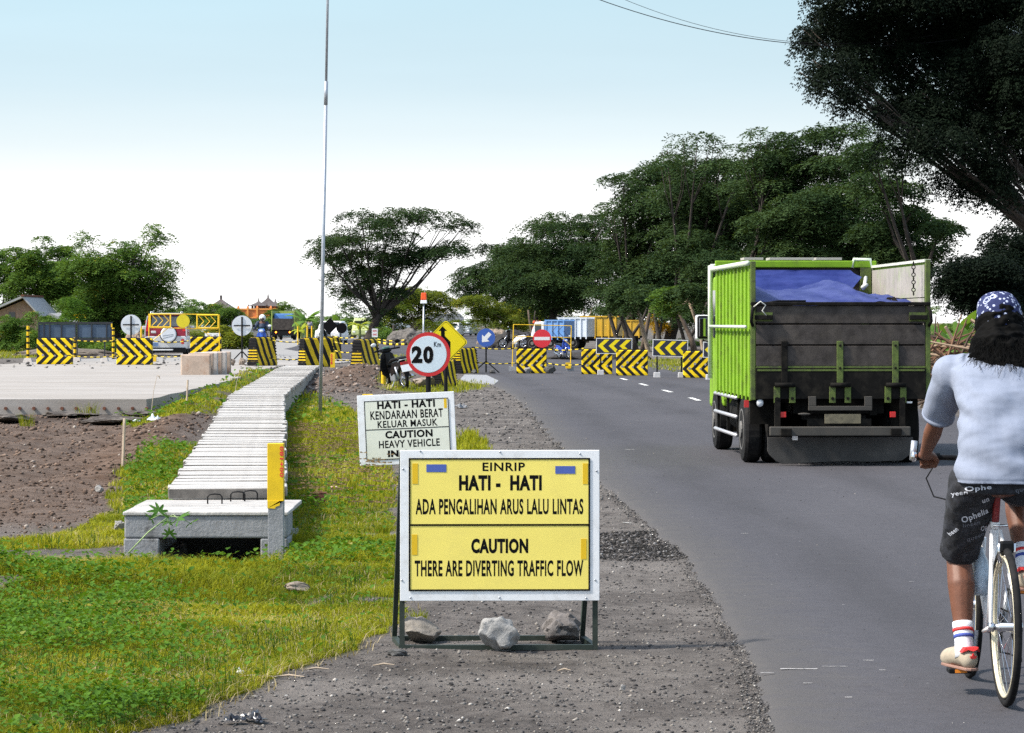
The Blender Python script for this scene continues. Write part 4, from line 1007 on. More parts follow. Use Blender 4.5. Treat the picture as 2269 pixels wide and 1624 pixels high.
def dpost(px, pyt, pyb, label, w_=.05, foot=True, mat=None):
    g_ = gnd(px, pyb); r_ = thing('marker_post', label, 'post', g_, group='striped marker posts')
    h_ = (pyb - pyt) * g_.y / FPX
    mb = MB(); mb.cyl((0, 0, 0), (0, 0, h_), w_, 8); mb.build('pole', mat or m_pst, r_)
    if foot:
        mb = MB(); mb.box((0, 0, .07), (.34, .3, .16), top=.65); mb.build('concrete_foot', m_conc, r_)
dpost(62, 722, 803, 'thin yellow post with black bands at the far left on a concrete foot')
dpost(166, 745, 800, 'striped post under the dark blue panel', foot=False); dpost(251, 726, 797, 'striped post at the right end of the dark blue panel', foot=False)
dpost(313, 722, 790, 'plain yellow post beside the red car mirror', .035, False, m_yframe); dpost(462, 735, 785, 'thin yellow post behind the diagonal barrier', .04, False, m_yframe)
dpost(633, 722, 768, 'small yellow post right of the distant blue-tarped truck', .05, False, m_yframe) if False else None
for i, (px, a, b_) in enumerate([(660, 723, 764), (681, 721, 768), (691, 722, 766), (518, 735, 772)]):
    dpost(px, a, b_, ['far yellow post right of the distant truck', 'far yellow post beside the banana leaves', 'rightmost far yellow post near the tall pole', 'thin yellow post behind the round sign disc'][i], .045, False, m_yframe)

# ---- black covered signs
d_ = 118.; kk = d_ / FPX; g_ = Vector(((731 - CX) * kk, d_, .25)); zc = at(731, 723, d_).z - .25
r = thing('covered_sign', 'black covered diamond sign just right of the tall pole', 'sign', g_); mb = MB(); mb.cyl((0, .03, 0), (0, .03, zc), .025, 8); mb.build('post', m_black, r)
hh = 18.5 * kk; mb = MB(); mb.prism([(0.02, zc + hh), (hh * .95, zc + .02), (-.04, zc - hh), (-hh, zc + .04)], -.02, 0); mb.build('cover', m_ink, r)
d_ = 118.; kk = d_ / FPX; g_ = Vector(((757 - CX) * kk, d_, .25)); zc = at(757, 727, d_).z - .25
r = thing('covered_sign', 'black covered round sign right of the black diamond', 'sign', g_); mb = MB(); mb.cyl((-.06, .03, 0), (-.03, .03, zc), .025, 8); mb.build('post', m_black, r)
mb = MB(); mb.cyl((0, -.02, zc), (0, 0, zc), 11.8 * kk, 24); mb.build('cover', m_ink, r)
# ---- small far boards
g_ = gnd(471, 792); r = thing('warning_sign', 'small white sign peeking above the diagonal barrier', 'sign', g_); B = Board(r, 471, 792, g_.y)
pl = B.rect(454, 738, 488, 757, 0, .02, m_whiteplain, 'panel'); B.text('HATI - HATI', 460, 741, 483, 745.5, -.021, m_ink, pl, .02); B.text('KENDARAAN', 459, 747, 484, 751.5, -.021, m_ink, pl, .02)
for x in (458, 484): B.rect(x - 1, 755, x + 1, 792, .02, .02, m_yframe, 'post')
g_ = gnd(830, 764); r = thing('notice_board', 'small white notice with red lettering beside the tree trunk', 'sign', g_); B = Board(r, 830, 764, g_.y)
pl = B.rect(824, 728, 837, 747, 0, .03, m_whiteplain, 'panel')
B.text('INFO', 826, 731, 835, 735.5, -.031, m_red, pl, .05); B.text('AWAS', 826, 739, 835, 743.5, -.031, m_red, pl, .05)
for x in (826, 835): B.rect(x - .6, 747, x + .6, 764, .02, .02, m_black, 'post')

# ================================================================ POLES, LAMP, WIRES, POSTS
g_ = gnd(709, 926); kk = g_.y / FPX
r = thing('flagpole', 'tall thin grey metal pole rising out of the picture', 'pole', g_)
H0 = 926 * kk; lx = 17 * kk; f_ = lambda z: lx * z / H0
mb = MB(); mb.cyl((0, 0, -.1), (f_(5.6), 0, 5.6), .031, 12); mb.build('lower_tube', m_steel, r, smooth=True)
mb = MB(); mb.cyl((f_(5.6), 0, 5.6), (f_(9.0), 0, 9.0), .022, 12); mb.build('upper_tube', m_steel, r, smooth=True)
mb = MB(); mb.cyl((f_(5.3), 0, 5.3), (f_(5.7), 0, 5.7), .033, 12); mb.build('collar', m_steel, r, smooth=True)
d_ = 90.; kk = d_ / FPX; g_ = Vector(((939 - CX) * kk, d_, float(smooth_h((939 - CX) * kk, d_)))); zt = at(939, 671, d_).z - g_.z
r = thing('warning_lamp', 'orange flashing lamp on a grey pole behind the speed sign', 'lamp', g_)
mb = MB(); mb.cyl((-.03, 0, 0), (0, 0, zt), .024, 10); mb.build('pole', m_steel, r, smooth=True)
mb = MB(); mb.box((0, 0, zt + .03), (.2, .2, .1), top=.9); mb.build('lamp_base', m_white, r, bevel=.01)
mb = MB(); mb.box((0, 0, zt + .195), (.18, .17, .22), top=.85); mb.build('lens', M('orange_lens', (.85, .1, .015), .25, var=.1), r, bevel=.02)
mb = MB(); mb.cyl((0.02, 0, zt + .3), (.02, 0, zt + .75), .006, 6); mb.build('aerial', m_steel, r)
for a, b_, lab in (((1240, -22), (1790, 112), 'lower overhead wire at the top of the picture'), ((1320, -16), (1790, 108), 'upper overhead wire at the top of the picture')):
    P, Q_ = at(*a, 62), at(*b_, 62); mb = MB(); pts = []
    for i in range(-12, 33):
        t_ = i / 20; p = P.lerp(Q_, t_); p.z += .9 * (t_ - .5) ** 2 * 1.0 - .1; pts.append(p)
    o = mb.tube([p - P for p in pts], .0085 if 'lower' in lab else .005, 5).build('overhead_wire', m_black); o.location = P; tag(o, lab, 'wire')
# yellow survey post by the drain
g_ = at(612, 1233, 20.6); g_.z = 0; r = thing('survey_post', 'yellow painted concrete post with red numbers at the head of the drain', 'post', g_); B = Board(r, 612, 1233, g_.y)
B.rect(595, 1110, 629.5, 1240, .05, .1, m_concg, 'concrete_base', bevel=.003); o = B.rect(593.5, 982, 629.5, 1110, .05, .1, m_yellow, 'yellow_shaft', bevel=.003)
mb = MB(); rr = random.Random(2)
mb.prism([(B.X(593.8), B.Z(1112)), (B.X(593.8), B.Z(1109)), (B.X(629.2), B.Z(1109)), (B.X(629.2), B.Z(1107)), (B.X(622), B.Z(1108)), (B.X(621), B.Z(1119)), (B.X(612), B.Z(1122)), (B.X(611), B.Z(1126)), (B.X(594), B.Z(1125))], -.0535, -.0505); mb.build('paint_drip', m_yellow, r)
text('00+180', B.X(621), B.Z(1056), B.X(629.8), B.Z(988), -.0525, m_signred, r, .03, rot90=True)
g_ = gnd(850, 861); r = thing('marker_post', 'stout plain yellow post left of the parked black motorcycle', 'post', g_); mb = MB(); mb.cyl((0, 0, 0), (0, 0, .8), .062, 12); mb.build('pole', m_yellow, r)
g_ = gnd(737, 815); r = thing('marker_post', 'small yellow numbered post at the far end of the drain', 'post', g_); mb = MB(); mb.bx(-.07, .07, -.03, .03, 0, .46); mb.build('shaft', m_yellow, r); text('800', -.06, .1, .0, .42, -.033, m_signred, r, .03, rot90=True)
g_ = gnd(815, 886); mb = MB(); mb.box((0, 0, .05), (.22, .1, .14)); o = mb.build('yellow_block', m_yellow, bevel=.01); o.location = g_; tag(o, 'small yellow block just above the tilted white sign', 'block')
for px, py, pt, dx, lab in ((275, 1050, 927, 5, 'thin bare stick standing in the brown soil, nearer one'), (416, 930, 842, 4, 'thin bare stick on the grassy bank beside the drain')):
    g_ = gnd(px - 4, py); mb = MB(); mb.cyl((0, 0, -.05), (dx * g_.y / FPX, 0, (py - pt) * g_.y / FPX), .017, 6); o = mb.build('wooden_stake', m_wood); o.location = g_; tag(o, lab, 'stake')
# ---- stack of concrete slabs
g_ = gnd(434, 850); r = thing('slab_stack', 'row of upright concrete slabs stained brown on the pavement', 'concrete slabs', g_ + Vector((0, 0, .02))); kk = g_.y / FPX
m_stain = M('stained_concrete', (.46, .36, .29), .9, var=.2, scale=3, dirt=(.3, .13, .06), dirtamt=.85, dscale=1.8, bmp=.3)
mb = MB(); mb.bx(-33 * kk, 33 * kk, -.08, .12, 0, 63 * kk); mb.build('slab', m_stain, r, bevel=.035)
for i in range(5):
    mb = MB(); x0 = 29 * kk + i * .085; mb.bx(x0 - .55, x0 + .09, .19 + i * .28, .36 + i * .28, 0, 66 * kk + .006 * i); mb.build('slab', m_conc if i % 2 else m_stain, r, bevel=.02)
# ================================================================ THE GREEN TIPPER TRUCK
m_green = M('lime_green_paint', (.18, .34, .018), .65, spec=.2, var=.12, scale=3, dirt=(.09, .10, .03), dirtamt=.75, dscale=4)
m_greenold = M('flaking_green_paint', (.085, .125, .022), .75, var=.3, scale=14, dirt=(.03, .028, .022), dirtamt=.95, dscale=9, bmp=.3)
m_plank = M('grimy_plank', (.058, .051, .048), .85, var=.5, scale=7, spec=.15, dirt=(.11, .095, .08), dirtamt=.6, dscale=2.5, bmp=.3)
m_plankg = M('weathered_grey_plank', (.33, .31, .29), .8, var=.2, scale=5, dirt=(.25, .34, .14), dirtamt=.75, dscale=3, bmp=.3)
m_dirty = M('greasy_steel', (.008, .0075, .007), .8, var=.4, scale=10, spec=.12, dirt=(.03, .026, .02), dirtamt=.7, dscale=5)
m_bump = M('dusty_steel', (.05, .046, .04), .7, .0, var=.3, scale=5, dirt=(.05, .04, .03), dirtamt=.7, dscale=5)
m_pipe = M('whitish_pipe', (.6, .68, .55), .45, var=.15, dirt=(.2, .35, .1), dirtamt=.5, dscale=6)
tr = thing('tipper_truck', 'lime green tipper truck with dark plank tailgate and blue tarpaulin over its load', 'truck', (3.64, 33.0, .026), 0)
tr.rotation_euler = (0, 0, R(2.0))
TX = lambda px: (px - 1863) / 200; TZ = lambda py: 1.594 + (714 - py) / 200
def part(name, mat, f, root=None, **k):
    mb = MB(); f(mb); return mb.build(name, mat, root or tr, **k)
L_ = 3.9; xl, xr = -1.0, 1.0; zb, zt = TZ(884), TZ(579)
# left side wall: ribbed sheet panels, open slots near its foot
for i in range(10):
    y0 = .05 + i * .385
    part('side_panel', m_green, lambda m: m.bx(xl + .01, xl + .035, y0, y0 + .37, zb + .02, zt - .05))
    part('side_rib', m_green, lambda m: m.bx(xl - .012, xl + .012, y0 - .022, y0 + .022, zb - .02, zt - .02), bevel=.004)
    if i < 9: part('drain_slot', m_black, lambda m: m.bx(xl - .001, xl + .012, y0 + .05, y0 + .12, zb + .0, zb + .24))
part('top_pipe', m_pipe, lambda m: m.tube([(xl - .03, .02, zt - .02), (xl - .03, L_ - .1, zt - .02), (xl - .03, L_, zt + .02)], .03, 10), smooth=True)
part('side_rail', m_pipe, lambda m: m.cyl((xl - .06, -.02, TZ(724)), (xl - .06, L_, TZ(724)), .018, 8), smooth=True)
part('corner_post', m_greenold, lambda m: m.bx(xl - .0, xl + .055, -.02, .05, zb - .01, zt), bevel=.006)
part('corner_post', m_greenold, lambda m: m.bx(xr - .055, xr, -.02, .05, zb - .01, zt + .02), bevel=.006)
part('front_corner_pipe', m_pipe, lambda m: m.tube([(xl - .05, L_, .9), (xl - .05, L_, zt + .02), (xl + .1, L_, zt + .05)], .03, 8), smooth=True)
# right side wall: grey planks on the inside
for i in range(4):
    z0 = zb + .02 + i * .37
    part('side_plank', m_plankg, lambda m: m.bx(xr - .06, xr - .03, .05, L_, z0, z0 + .36))
part('right_skin', m_green, lambda m: m.bx(xr - .028, xr, .05, L_, zb, zt))
part('top_edge', M('pale_rail', (.6, .62, .55), .6, var=.2), lambda m: m.box((xr - .03, L_ / 2, zt + .01), (.07, L_, .03)))
part('front_bulkhead', m_plank, lambda m: m.bx(xl + .04, xr - .07, L_ - .06, L_, zb, zt + .0))
part('bulkhead_beam', m_green, lambda m: m.bx(xl + .0, xr - .0, L_ - .12, L_ - .06, zt + .0, zt + .085), bevel=.01)
part('bulkhead_pipe', m_pipe, lambda m: m.tube([(xr - .3, L_ - .1, zt + .0), (xr - .28, L_ - .1, zt + .1), (xr - .08, L_ - .1, zt + .1), (xr - .04, L_ - .1, zt - .1)], .025, 8), smooth=True)
part('bulkhead_post', m_greenold, lambda m: m.bx(xr - .2, xr - .07, L_ - .14, L_ - .06, 1.2, zt))
for x0, x1 in ((-.62, -.38), (-.3, .25), (.28, .6)): part('roof_plate', M('pale_plate', (.4, .38, .36), .7), lambda m: m.bx(x0, x1, L_ + .1, L_ + .5, zt + .1, zt + .13))
# tailgate
zg = [TZ(884), TZ(812.5), TZ(763), TZ(717.5), TZ(673)]
zz_ = [(TZ(812), TZ(765)), (TZ(764.2), TZ(718.5)), (TZ(717.5), TZ(676))]
for a, b_ in zz_: part('tailgate_plank', m_plank, lambda m: m.bx(xl + .06, xr - .06, -.02, .02, a + .006, b_ - .006), bevel=.004)
part('tailgate_rail', m_dirty, lambda m: m.bx(xl + .0, xr - .0, -.045, .03, TZ(677), TZ(669)), bevel=.008)
part('tailgate_edge', m_greenold, lambda m: m.bx(xl + .06, xr - .06, -.03, .0, TZ(815), TZ(811)))
part('rear_sill', m_dirty, lambda m: m.bx(xl + .055, xr - .055, -.035, .05, TZ(884), TZ(816)), bevel=.006)
part('rear_sill_face', m_greenold, lambda m: m.bx(xl + .07, xr - .07, -.039, -.035, TZ(822), TZ(818)))
def zx(X_, Y_): return (TX((2650 + X_ / 1.6238) * .5702), TZ((900 + Y_ / 1.6238) * .5702))
for cx, mt in ((645, m_dirty), (996, m_greenold), (1347, m_greenold)):
    x, _ = zx(cx, 0); z1 = zx(0, 690)[1]; z0 = zx(0, 955)[1]
    part('hinge_strap', mt, lambda m: m.bx(x - .035, x + .035, -.045, -.021, z0, z1), bevel=.004)
    for zq in (z1 - .05, z1 - .3): part('bolt', m_dirty, lambda m: m.cyl((x, -.055, zq), (x, -.045, zq), .014, 8))
    part('hinge', m_dirty, lambda m: m.cyl((x - .11, -.065, z0 - .02), (x + .11, -.065, z0 - .02), .026, 10), smooth=True)
    for sx in (-.085, .085):
        part('hinge_bracket', m_greenold, lambda m: m.bx(x + sx - .035, x + sx + .035, -.055, -.036, z0 - .22, z0 - .04), bevel=.004)
        part('bolt', m_dirty, lambda m: m.cyl((x + sx, -.066, z0 - .17), (x + sx, -.054, z0 - .17), .017, 8))
for sx in (-1, 1):
    x = sx * .86; part('latch_plate', m_greenold, lambda m: m.bx(x - .1, x + .1, -.028, -.0205, TZ(712), TZ(692)))
    part('latch', m_dirty, lambda m: m.bx(x - .1, x + .1, -.07, -.029, TZ(708), TZ(698)), bevel=.006)
    part('hook', m_dirty, lambda m: m.tube([(sx * .98, -.03, TZ(722)), (sx * 1.0, -.07, TZ(712)), (sx * .99, -.07, TZ(690)), (sx * .97, -.03, TZ(680))], .018, 8), smooth=True)
# chain at right of the load
for i in range(9): part('chain_link', m_dirty, lambda m: m.ring((xr - .16, .16, TZ(672) + .11 + i * .042), .02, .006, 'y' if i % 2 else 'x', 10, 5), smooth=True)
# tarpaulin: a stiff wrinkled sheet bulging over the load, and the part hanging from the bulkhead
m_tarp, t, b = newmat('blue_tarpaulin'); n = noise_n(t, 4, 6, .6, stretch=(1, .4, 2)); n2 = noise_n(t, 26, 5, .6, stretch=(.35, 1, 1.5))
lk(t, mixc(t, ramp(t, n.outputs[0], .35, .65), (.018, .027, .13), (.048, .062, .19)), b.inputs['Base Color']); b.inputs['Roughness'].default_value = .6; b.inputs['Specular IOR Level'].default_value = .15
bump(t, b, mathn(t, 'ADD', n.outputs[0], mathn(t, 'MULTIPLY', n2.outputs[0], .3)), .7, .04)
nx, ny = 80, 60; U = np.linspace(0, 1, nx); Vv = np.linspace(0, 1, ny); UU_, VV_ = np.meshgrid(U, Vv)
XX_ = xl + .06 + UU_ * (1.9 - .1 * VV_); peak = np.interp(UU_, [0, .05, .2, .45, .64, .72, .85, .95, 1], [.26, .25, .15, .17, .25, .15, .08, .1, -.02])
YY_ = .06 + VV_ * 2.7; ZZ_ = TZ(672) - .02 + peak * np.sin(np.clip(VV_ * 1.9, 0, 1.57)) ** .8 + .04 * VV_
fold = fbm(UU_ * 6 + VV_ * 3, VV_ * 5 - UU_ * 2, 1, 4, 3) - .5
ZZ_ = ZZ_ + .06 * fold + .035 * np.abs(np.sin((UU_ - .66) * 22 + VV_ * 5)) * np.exp(-((UU_ - .66) / .2) ** 2)
V = np.c_[XX_.ravel(), YY_.ravel(), ZZ_.ravel()]; I = np.arange(nx * ny).reshape(ny, nx); F = np.stack([I[:-1, :-1], I[:-1, 1:], I[1:, 1:], I[1:, :-1]], -1).reshape(-1, 4)
mesh_np('tarpaulin', V, F, m_tarp, tr, smooth=True)
XX_ = xl + .05 + UU_ * 1.62; top = zt - .03; sag = np.interp(UU_, [0, .3, .36, .6, .9, 1], [.36, .4, .43, .4, .3, .1])
ZZ_ = top - VV_ * sag; YY_ = L_ - .16 - .9 * VV_ ** 1.3 + .05 * (fbm(UU_ * 7, VV_ * 4, 1, 4, 8) - .5) * 2
V = np.c_[XX_.ravel(), YY_.ravel(), ZZ_.ravel()]
m_tarp2, t, b = newmat('deep_blue_tarpaulin'); n = noise_n(t, 3, 6, .6, stretch=(.5, 1, 3)); lk(t, mixc(t, ramp(t, n.outputs[0], .35, .65), (.010, .018, .11), (.026, .04, .17)), b.inputs['Base Color']); b.inputs['Roughness'].default_value = .6; b.inputs['Specular IOR Level'].default_value = .15; bump(t, b, n.outputs[0], .8, .05)
mesh_np('hanging_tarpaulin', V, F, m_tarp2, tr, smooth=True)
part('load', M('dark_soil_load', (.010, .008, .007), .95, var=.4, scale=6, bmp=.8, spec=.05), lambda m: m.ell((.76, 1.2, 1.46), (.2, 1.0, .42), 14, 9, .12))
part('load', _MC['dark_soil_load'], lambda m: m.bx(xl + .05, xr - .07, .05, L_ - .1, zb, 1.55))
part('rope', M('white_cord', (.6, .6, .55), .8), lambda m: m.tube([(.42, .9, TZ(612)), (.38, .7, TZ(625)), (.33, .5, TZ(638)), (.36, .45, TZ(630)), (.3, .4, TZ(636))], .02, 6), smooth=True)
part('rope', _MC['white_cord'], lambda m: m.tube([(xl + .03, -.05, TZ(680)), (xl + .1, -.08, TZ(668)), (xl + .16, -.06, TZ(676)), (xl + .12, -.08, TZ(688)), (xl + .17, -.06, TZ(700))], .008, 6), smooth=True)
part('rope', m_black, lambda m: m.tube([(xl + .06, -.03, TZ(675)), (xl + .3, .0, TZ(667)), (xl + .62, .06, TZ(667))], .012, 6), smooth=True)
# chassis, axles, wheels
for sx in (-.38, .38): part('chassis_rail', m_dirty, lambda m: m.bx(sx - .04, sx + .04, .1, 5.6, .56, .74))
part('chassis_crossbeam', m_dirty, lambda m: m.bx(-.5, .5, .12, .2, .58, .75))
part('underbody', m_dirty, lambda m: m.bx(-.85, .85, .2, L_, .7, zb - .005))
def wheel(root, x, y, r_, wdt, name='wheel', hub=True, face=-1):
    mb = MB(); rr_ = [(.0, .62), (.02, .93), (.2, 1.0), (.8, 1.0), (.98, .93), (1.0, .62)]
    pts = [(x - wdt / 2 + a * wdt, y, r_) for a, _ in rr_]; mb.tube(pts, [r_ * b_ for _, b_ in rr_], 32)
    w_ = mb.build(name, m_rubber, root, smooth=False, bevel=.008)
    xs = x + face * wdt / 2
    mb = MB(); mb.ring((xs - face * .012, y, r_), r_ * .6, .018, 'x', 28, 6); mb.build('rim', M('grimy_rim', (.16, .155, .15), .6, .4, var=.3), w_, smooth=True)
    if hub:
        mb = MB(); mb.cyl((xs - face * .05, y, r_), (xs + face * .02, y, r_), r_ * .26, 14); mb.build('hub', _MC['grimy_rim'], w_, bevel=.008)
    return w_
for sx in (-1, 1):
    wheel(tr, sx * .89, .98, .375, .2, face=sx); wheel(tr, sx * .67, .98, .375, .19, face=sx, hub=False)
    wheel(tr, sx * .84, 4.45, .375, .21, face=sx)
part('rear_axle', m_dirty, lambda m: m.cyl((-.7, .98, .375), (.7, .98, .375), .09, 12)); part('differential', m_dirty, lambda m: m.ell((0, .98, .375), (.18, .2, .19), 14, 10), smooth=True)
# side guard of three pipes on the left
for i, z in enumerate((.72, .5, .285)):
    part('guard_pipe', M('silver_pipe', (.5, .5, .53), .35, .5, var=.1), lambda m: m.tube([(-.99, 1.48, z), (-.99, 3.9, z), (-.94, 3.98, z)], .022, 8), smooth=True)
for y in (1.6, 2.7, 3.8): part('guard_upright', m_dirty, lambda m: m.bx(-.97, -.94, y, y + .05, .27, .76))
part('mid_light_block', m_dirty, lambda m: m.bx(-.45, .45, 4.0, 4.2, .22, .7)); part('front_axle', m_dirty, lambda m: m.cyl((-.7, 4.45, .36), (.7, 4.45, .36), .07, 10)); part('front_light_block', m_dirty, lambda m: m.bx(-.72, .72, 4.9, 4.95, .2, .75)); part('rear_light_block', m_dirty, lambda m: m.bx(-.62, .62, 1.5, 1.56, .3, .7)); part('spare_tyre_carrier', m_rubber, lambda m: m.cyl((0, .55, .5), (0, .55, .68), .36, 20))  # dark crosswise plates added to stop light showing through underneath, beside axle and spare
part('fuel_tank', m_dirty, lambda m: m.cyl((-.7, 2.2, .5), (-.7, 3.2, .5), .22, 16)); part('battery_box', m_dirty, lambda m: m.bx(.5, .9, 2.0, 3.0, .35, .68))
# rear: plate holder, number plate, bumper beam, mud flap, lamps
x0, z1 = zx(795, 1050); x1, z0 = zx(1198, 1128)
for a, b_, c_, d_ in ((x0, x1, z0, z0 + .05), (x0, x0 + .085, z0 + .05, z1 + .02), (x1 - .085, x1, z0 + .05, z1 + .02)): part('step_frame', m_bump, lambda m: m.bx(a, b_, -.06, -.02, c_, d_), bevel=.005)
x0, z1 = zx(897, 1150); x1, z0 = zx(1127, 1210)
p_ = part('number_plate', M('dusty_plate', (.16, .14, .09), .6, var=.25, scale=8, dirt=(.05, .045, .035), dirtamt=.8, dscale=12), lambda m: m.bx(x0, x1, -.05, -.044, z0, z1), bevel=.002); p_.rotation_euler = (0, 0, 0)
part('lamp_panel', m_dirty, lambda m: m.bx(zx(790, 0)[0], zx(1195, 0)[0], -.03, .0, zx(0, 1225)[1], zx(0, 1180)[1]))
x0, z1 = zx(547, 1228); x1, z0 = zx(1438, 1288)
part('bumper', m_bump, lambda m: m.bx(x0, x1, -.1, -.05, z0, z1), bevel=.012)
for xx in (650, 1345):
    a, z = zx(xx, 1260); part('bumper_bracket', m_dirty, lambda m: m.bx(a - .06, a + .06, -.13, -.1, z - .04, z + .035), bevel=.008)
for xx in (600, 1390): a, _ = zx(xx, 0); part('bumper_hanger', m_dirty, lambda m: m.bx(a - .03, a + .03, -.06, .0, z0, .76))
# mud flap: sheet of rubber with rounded lower corners, curling a little
pts = [(547, 1300), (547, 1385), (560, 1412), (600, 1450), (640, 1468), (800, 1462), (1000, 1452), (1200, 1456), (1400, 1448), (1440, 1420), (1470, 1390), (1472, 1300)]
part('mud_flap', M('dusty_rubber', (.035, .033, .032), .7, var=.25, scale=4, dirt=(.09, .085, .08), dirtamt=.5, dscale=3), lambda m: m.prism([zx(*p) for p in pts], .10, .125), bevel=.004)
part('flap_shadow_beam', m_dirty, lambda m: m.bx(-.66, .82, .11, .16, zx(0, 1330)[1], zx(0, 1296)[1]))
a, z = zx(492, 1080); part('round_lamp', M('clear_lens', (.6, .62, .66), .15, var=.1), lambda m: m.ell((a, -.0, z), (.04, .03, .045), 14, 10), smooth=True)
a, z = zx(636, 1153); part('tail_lamp', m_redlamp, lambda m: m.bx(a - .032, a + .032, -.05, -.02, z - .032, z + .03), bevel=.004)
a, z = zx(1330, 1153); part('tail_lamp', m_redlamp, lambda m: m.bx(a - .032, a + .032, -.05, -.02, z - .032, z + .03), bevel=.004)
a, z = zx(408, 1085); part('side_reflector', m_redlamp, lambda m: m.bx(a - .03, a + .02, -.03, 0, z - .04, z + .04))
a, z = zx(768, 1150); part('bracket_lug', m_bump, lambda m: m.ell((a, -.05, z), (.07, .02, .015), 10, 6))
a, z = zx(1438, 1077); part('small_lens', m_whiteplain, lambda m: m.bx(a - .03, a + .03, -.02, 0, z - .01, z + .01))
a, z = zx(720, 1306); part('white_tag', m_whiteplain, lambda m: m.bx(a - .03, a + .03, .08, .09, z - .02, z + .03))
part('axle_guard', m_dirty, lambda m: m.bx(-.95, -.62, .5, .56, .45, .76)); part('right_mud_flap', m_dirty, lambda m: m.bx(.62, .93, .4, .42, .14, .76)); 
# cab
cab = part('cab', m_green, lambda m: m.prism([(4.0, .55), (4.0, 2.12), (4.15, 2.2), (5.25, 2.18), (5.62, 1.35), (5.7, .5)], -.88, .88, 'x'), bevel=.04)
part('windscreen', m_glass, lambda m: m.box((0, 5.47, 1.72), (1.5, .02, .7), rot=(R(-24), 0, 0)), cab); part('rear_window', m_glass, lambda m: m.bx(-.5, .5, 3.985, 3.995, 1.5, 1.95), cab)
for sx in (-1, 1): part('door_window', m_glass, lambda m: m.bx(sx * .885 - .003, sx * .885 + .003, 4.4, 5.2, 1.4, 2.0), cab); part('headlamp', m_whiteplain, lambda m: m.bx(sx * .65 - .13, sx * .65 + .13, 5.68, 5.72, .62, .78), cab)
for sx in (-1, 1):
    if sx < 0:
        k_ = 38.3 / FPX; mxp = (1558.5 - CX) * k_ - 3.64 + .185; mz = CAMH - .026 + (714 - 725) * k_
    else: mxp, mz = 1.15, 1.56
    mir = part('mirror', m_black, lambda m: m.box((mxp, 5.3, mz), (.17, .06, .30)), bevel=.035, seg=3)
    part('mirror_glass', M('mirror_glass', (.5, .52, .55), .03, 1., var=.02), lambda m: m.box((mxp, 5.262, mz), (.115, .006, .235)), mir, bevel=.003)
    part('mirror_rim', M('mirror_rim', (.75, .77, .8), .3, var=.05), lambda m: m.box((mxp - .012 * -sx, 5.31, mz), (.185, .04, .315)), mir, bevel=.02)
    part('mirror_arm', m_black, lambda m: m.tube([(sx * .88, 5.3, mz + .1), (mxp, 5.31, mz + .05), (mxp, 5.31, mz - .17), (sx * .88, 5.3, mz - .2)], .012, 6), smooth=True)

# ================================================================ BUNDLE OF BRUSHWOOD right of the truck
g_ = gnd(2150, 900); r = thing('brushwood_pile', 'tall heap of cut branches stacked beyond the truck on the right', 'firewood', (8.6, 56, 0)); rr = random.Random(4)
mats = [M('branch_a', (.16, .085, .05), .9, var=.4, scale=9), M('branch_b', (.08, .055, .04), .9, var=.4, scale=9), M('branch_c', (.42, .3, .2), .9, var=.3, scale=9)]
for i in range(150):
    cx, cy, cz = rr.uniform(-.9, 1.3), rr.uniform(-.5, .5), rr.uniform(.05, 1.35) * (1 - .1 * rr.random()); a = rr.gauss(0, .35); e = rr.gauss(0, .35) + (1.1 if rr.random() < .2 else 0); ln = rr.uniform(.35, .9)
    d = Vector((math.cos(a) * math.cos(e), math.sin(a) * math.cos(e) * .5, math.sin(e))) * ln
    if cz - abs(d.z) < 0: cz = abs(d.z)
    mb = MB(); c = Vector((cx, cy, cz)); mb.tube([c - d, c + Vector((rr.gauss(0, .04), 0, rr.gauss(0, .04))), c + d], [rr.uniform(.018, .035), .025, .012], 5); mb.build('branch', mats[0 if rr.random() < .55 else (1 if rr.random() < .6 else 2)], r)

# ================================================================ BICYCLE
bk = thing('bicycle', 'white road bicycle with red seat post ridden away along the asphalt', 'bicycle', (2.048, 12.36, .024)); BKS = .985; bk.scale = (1, 1, 1)
m_bwhite = M('bike_white', (.8, .8, .82), .25, var=.05, dirt=(.4, .4, .4), dirtamt=.2); m_bred = M('bike_red', (.25, .03, .03), .35, var=.15); m_rimc = M('cream_rim', (.62, .57, .42), .35, .2, var=.1)
Rw = .331
def bwheel(y):
    w_ = MB().ring((0, y, Rw + .003), Rw - .015, .0165, 'x', 48, 8).build('tyre', m_rubber, None, smooth=True); w_.name = 'wheel'; w_.parent = bk
    mb = MB(); 
    for sx in (-.0085, .0085): mb.ring((sx, y, Rw), Rw - .042, .006, 'x', 48, 6)
    mb.ring((0, y, Rw), Rw - .044, .0075, 'x', 48, 6); mb.build('rim', m_rimc, w_, smooth=True)
    mb = MB(); mb.tube([(-.05, y, Rw), (-.034, y, Rw), (-.03, y, Rw), (.03, y, Rw), (.034, y, Rw), (.05, y, Rw)], [.014, .014, .02, .02, .024, .012], 12); mb.build('hub', m_chrome, w_, smooth=True)
    for i in range(28):
        a = 2 * math.pi * i / 28; s_ = 1 if i % 2 else -1; a2 = a + (.35 if (i // 2) % 2 else -.35)
        mb = MB(); mb.cyl((s_ * .03, y + .02 * math.cos(a2), Rw + .02 * math.sin(a2)), (0, y + (Rw - .045) * math.cos(a), Rw + (Rw - .045) * math.sin(a)), .0013, 4); mb.build('spoke', m_chrome, w_)
bwheel(0); bwheel(1.0)
BB = Vector((0, .41, .275)); ST = Vector((0, .265, .735)); HT = Vector((0, .80, .78)); HB = Vector((0, .835, .66)); RH = Vector((0, 0, Rw)); FH = Vector((0, 1.0, Rw))
def btube(name, p, q, rad, mat=m_bwhite, r2=None): mb = MB(); mb.cyl(p, q, rad, 12, r2); return mb.build(name, mat, bk, smooth=True)
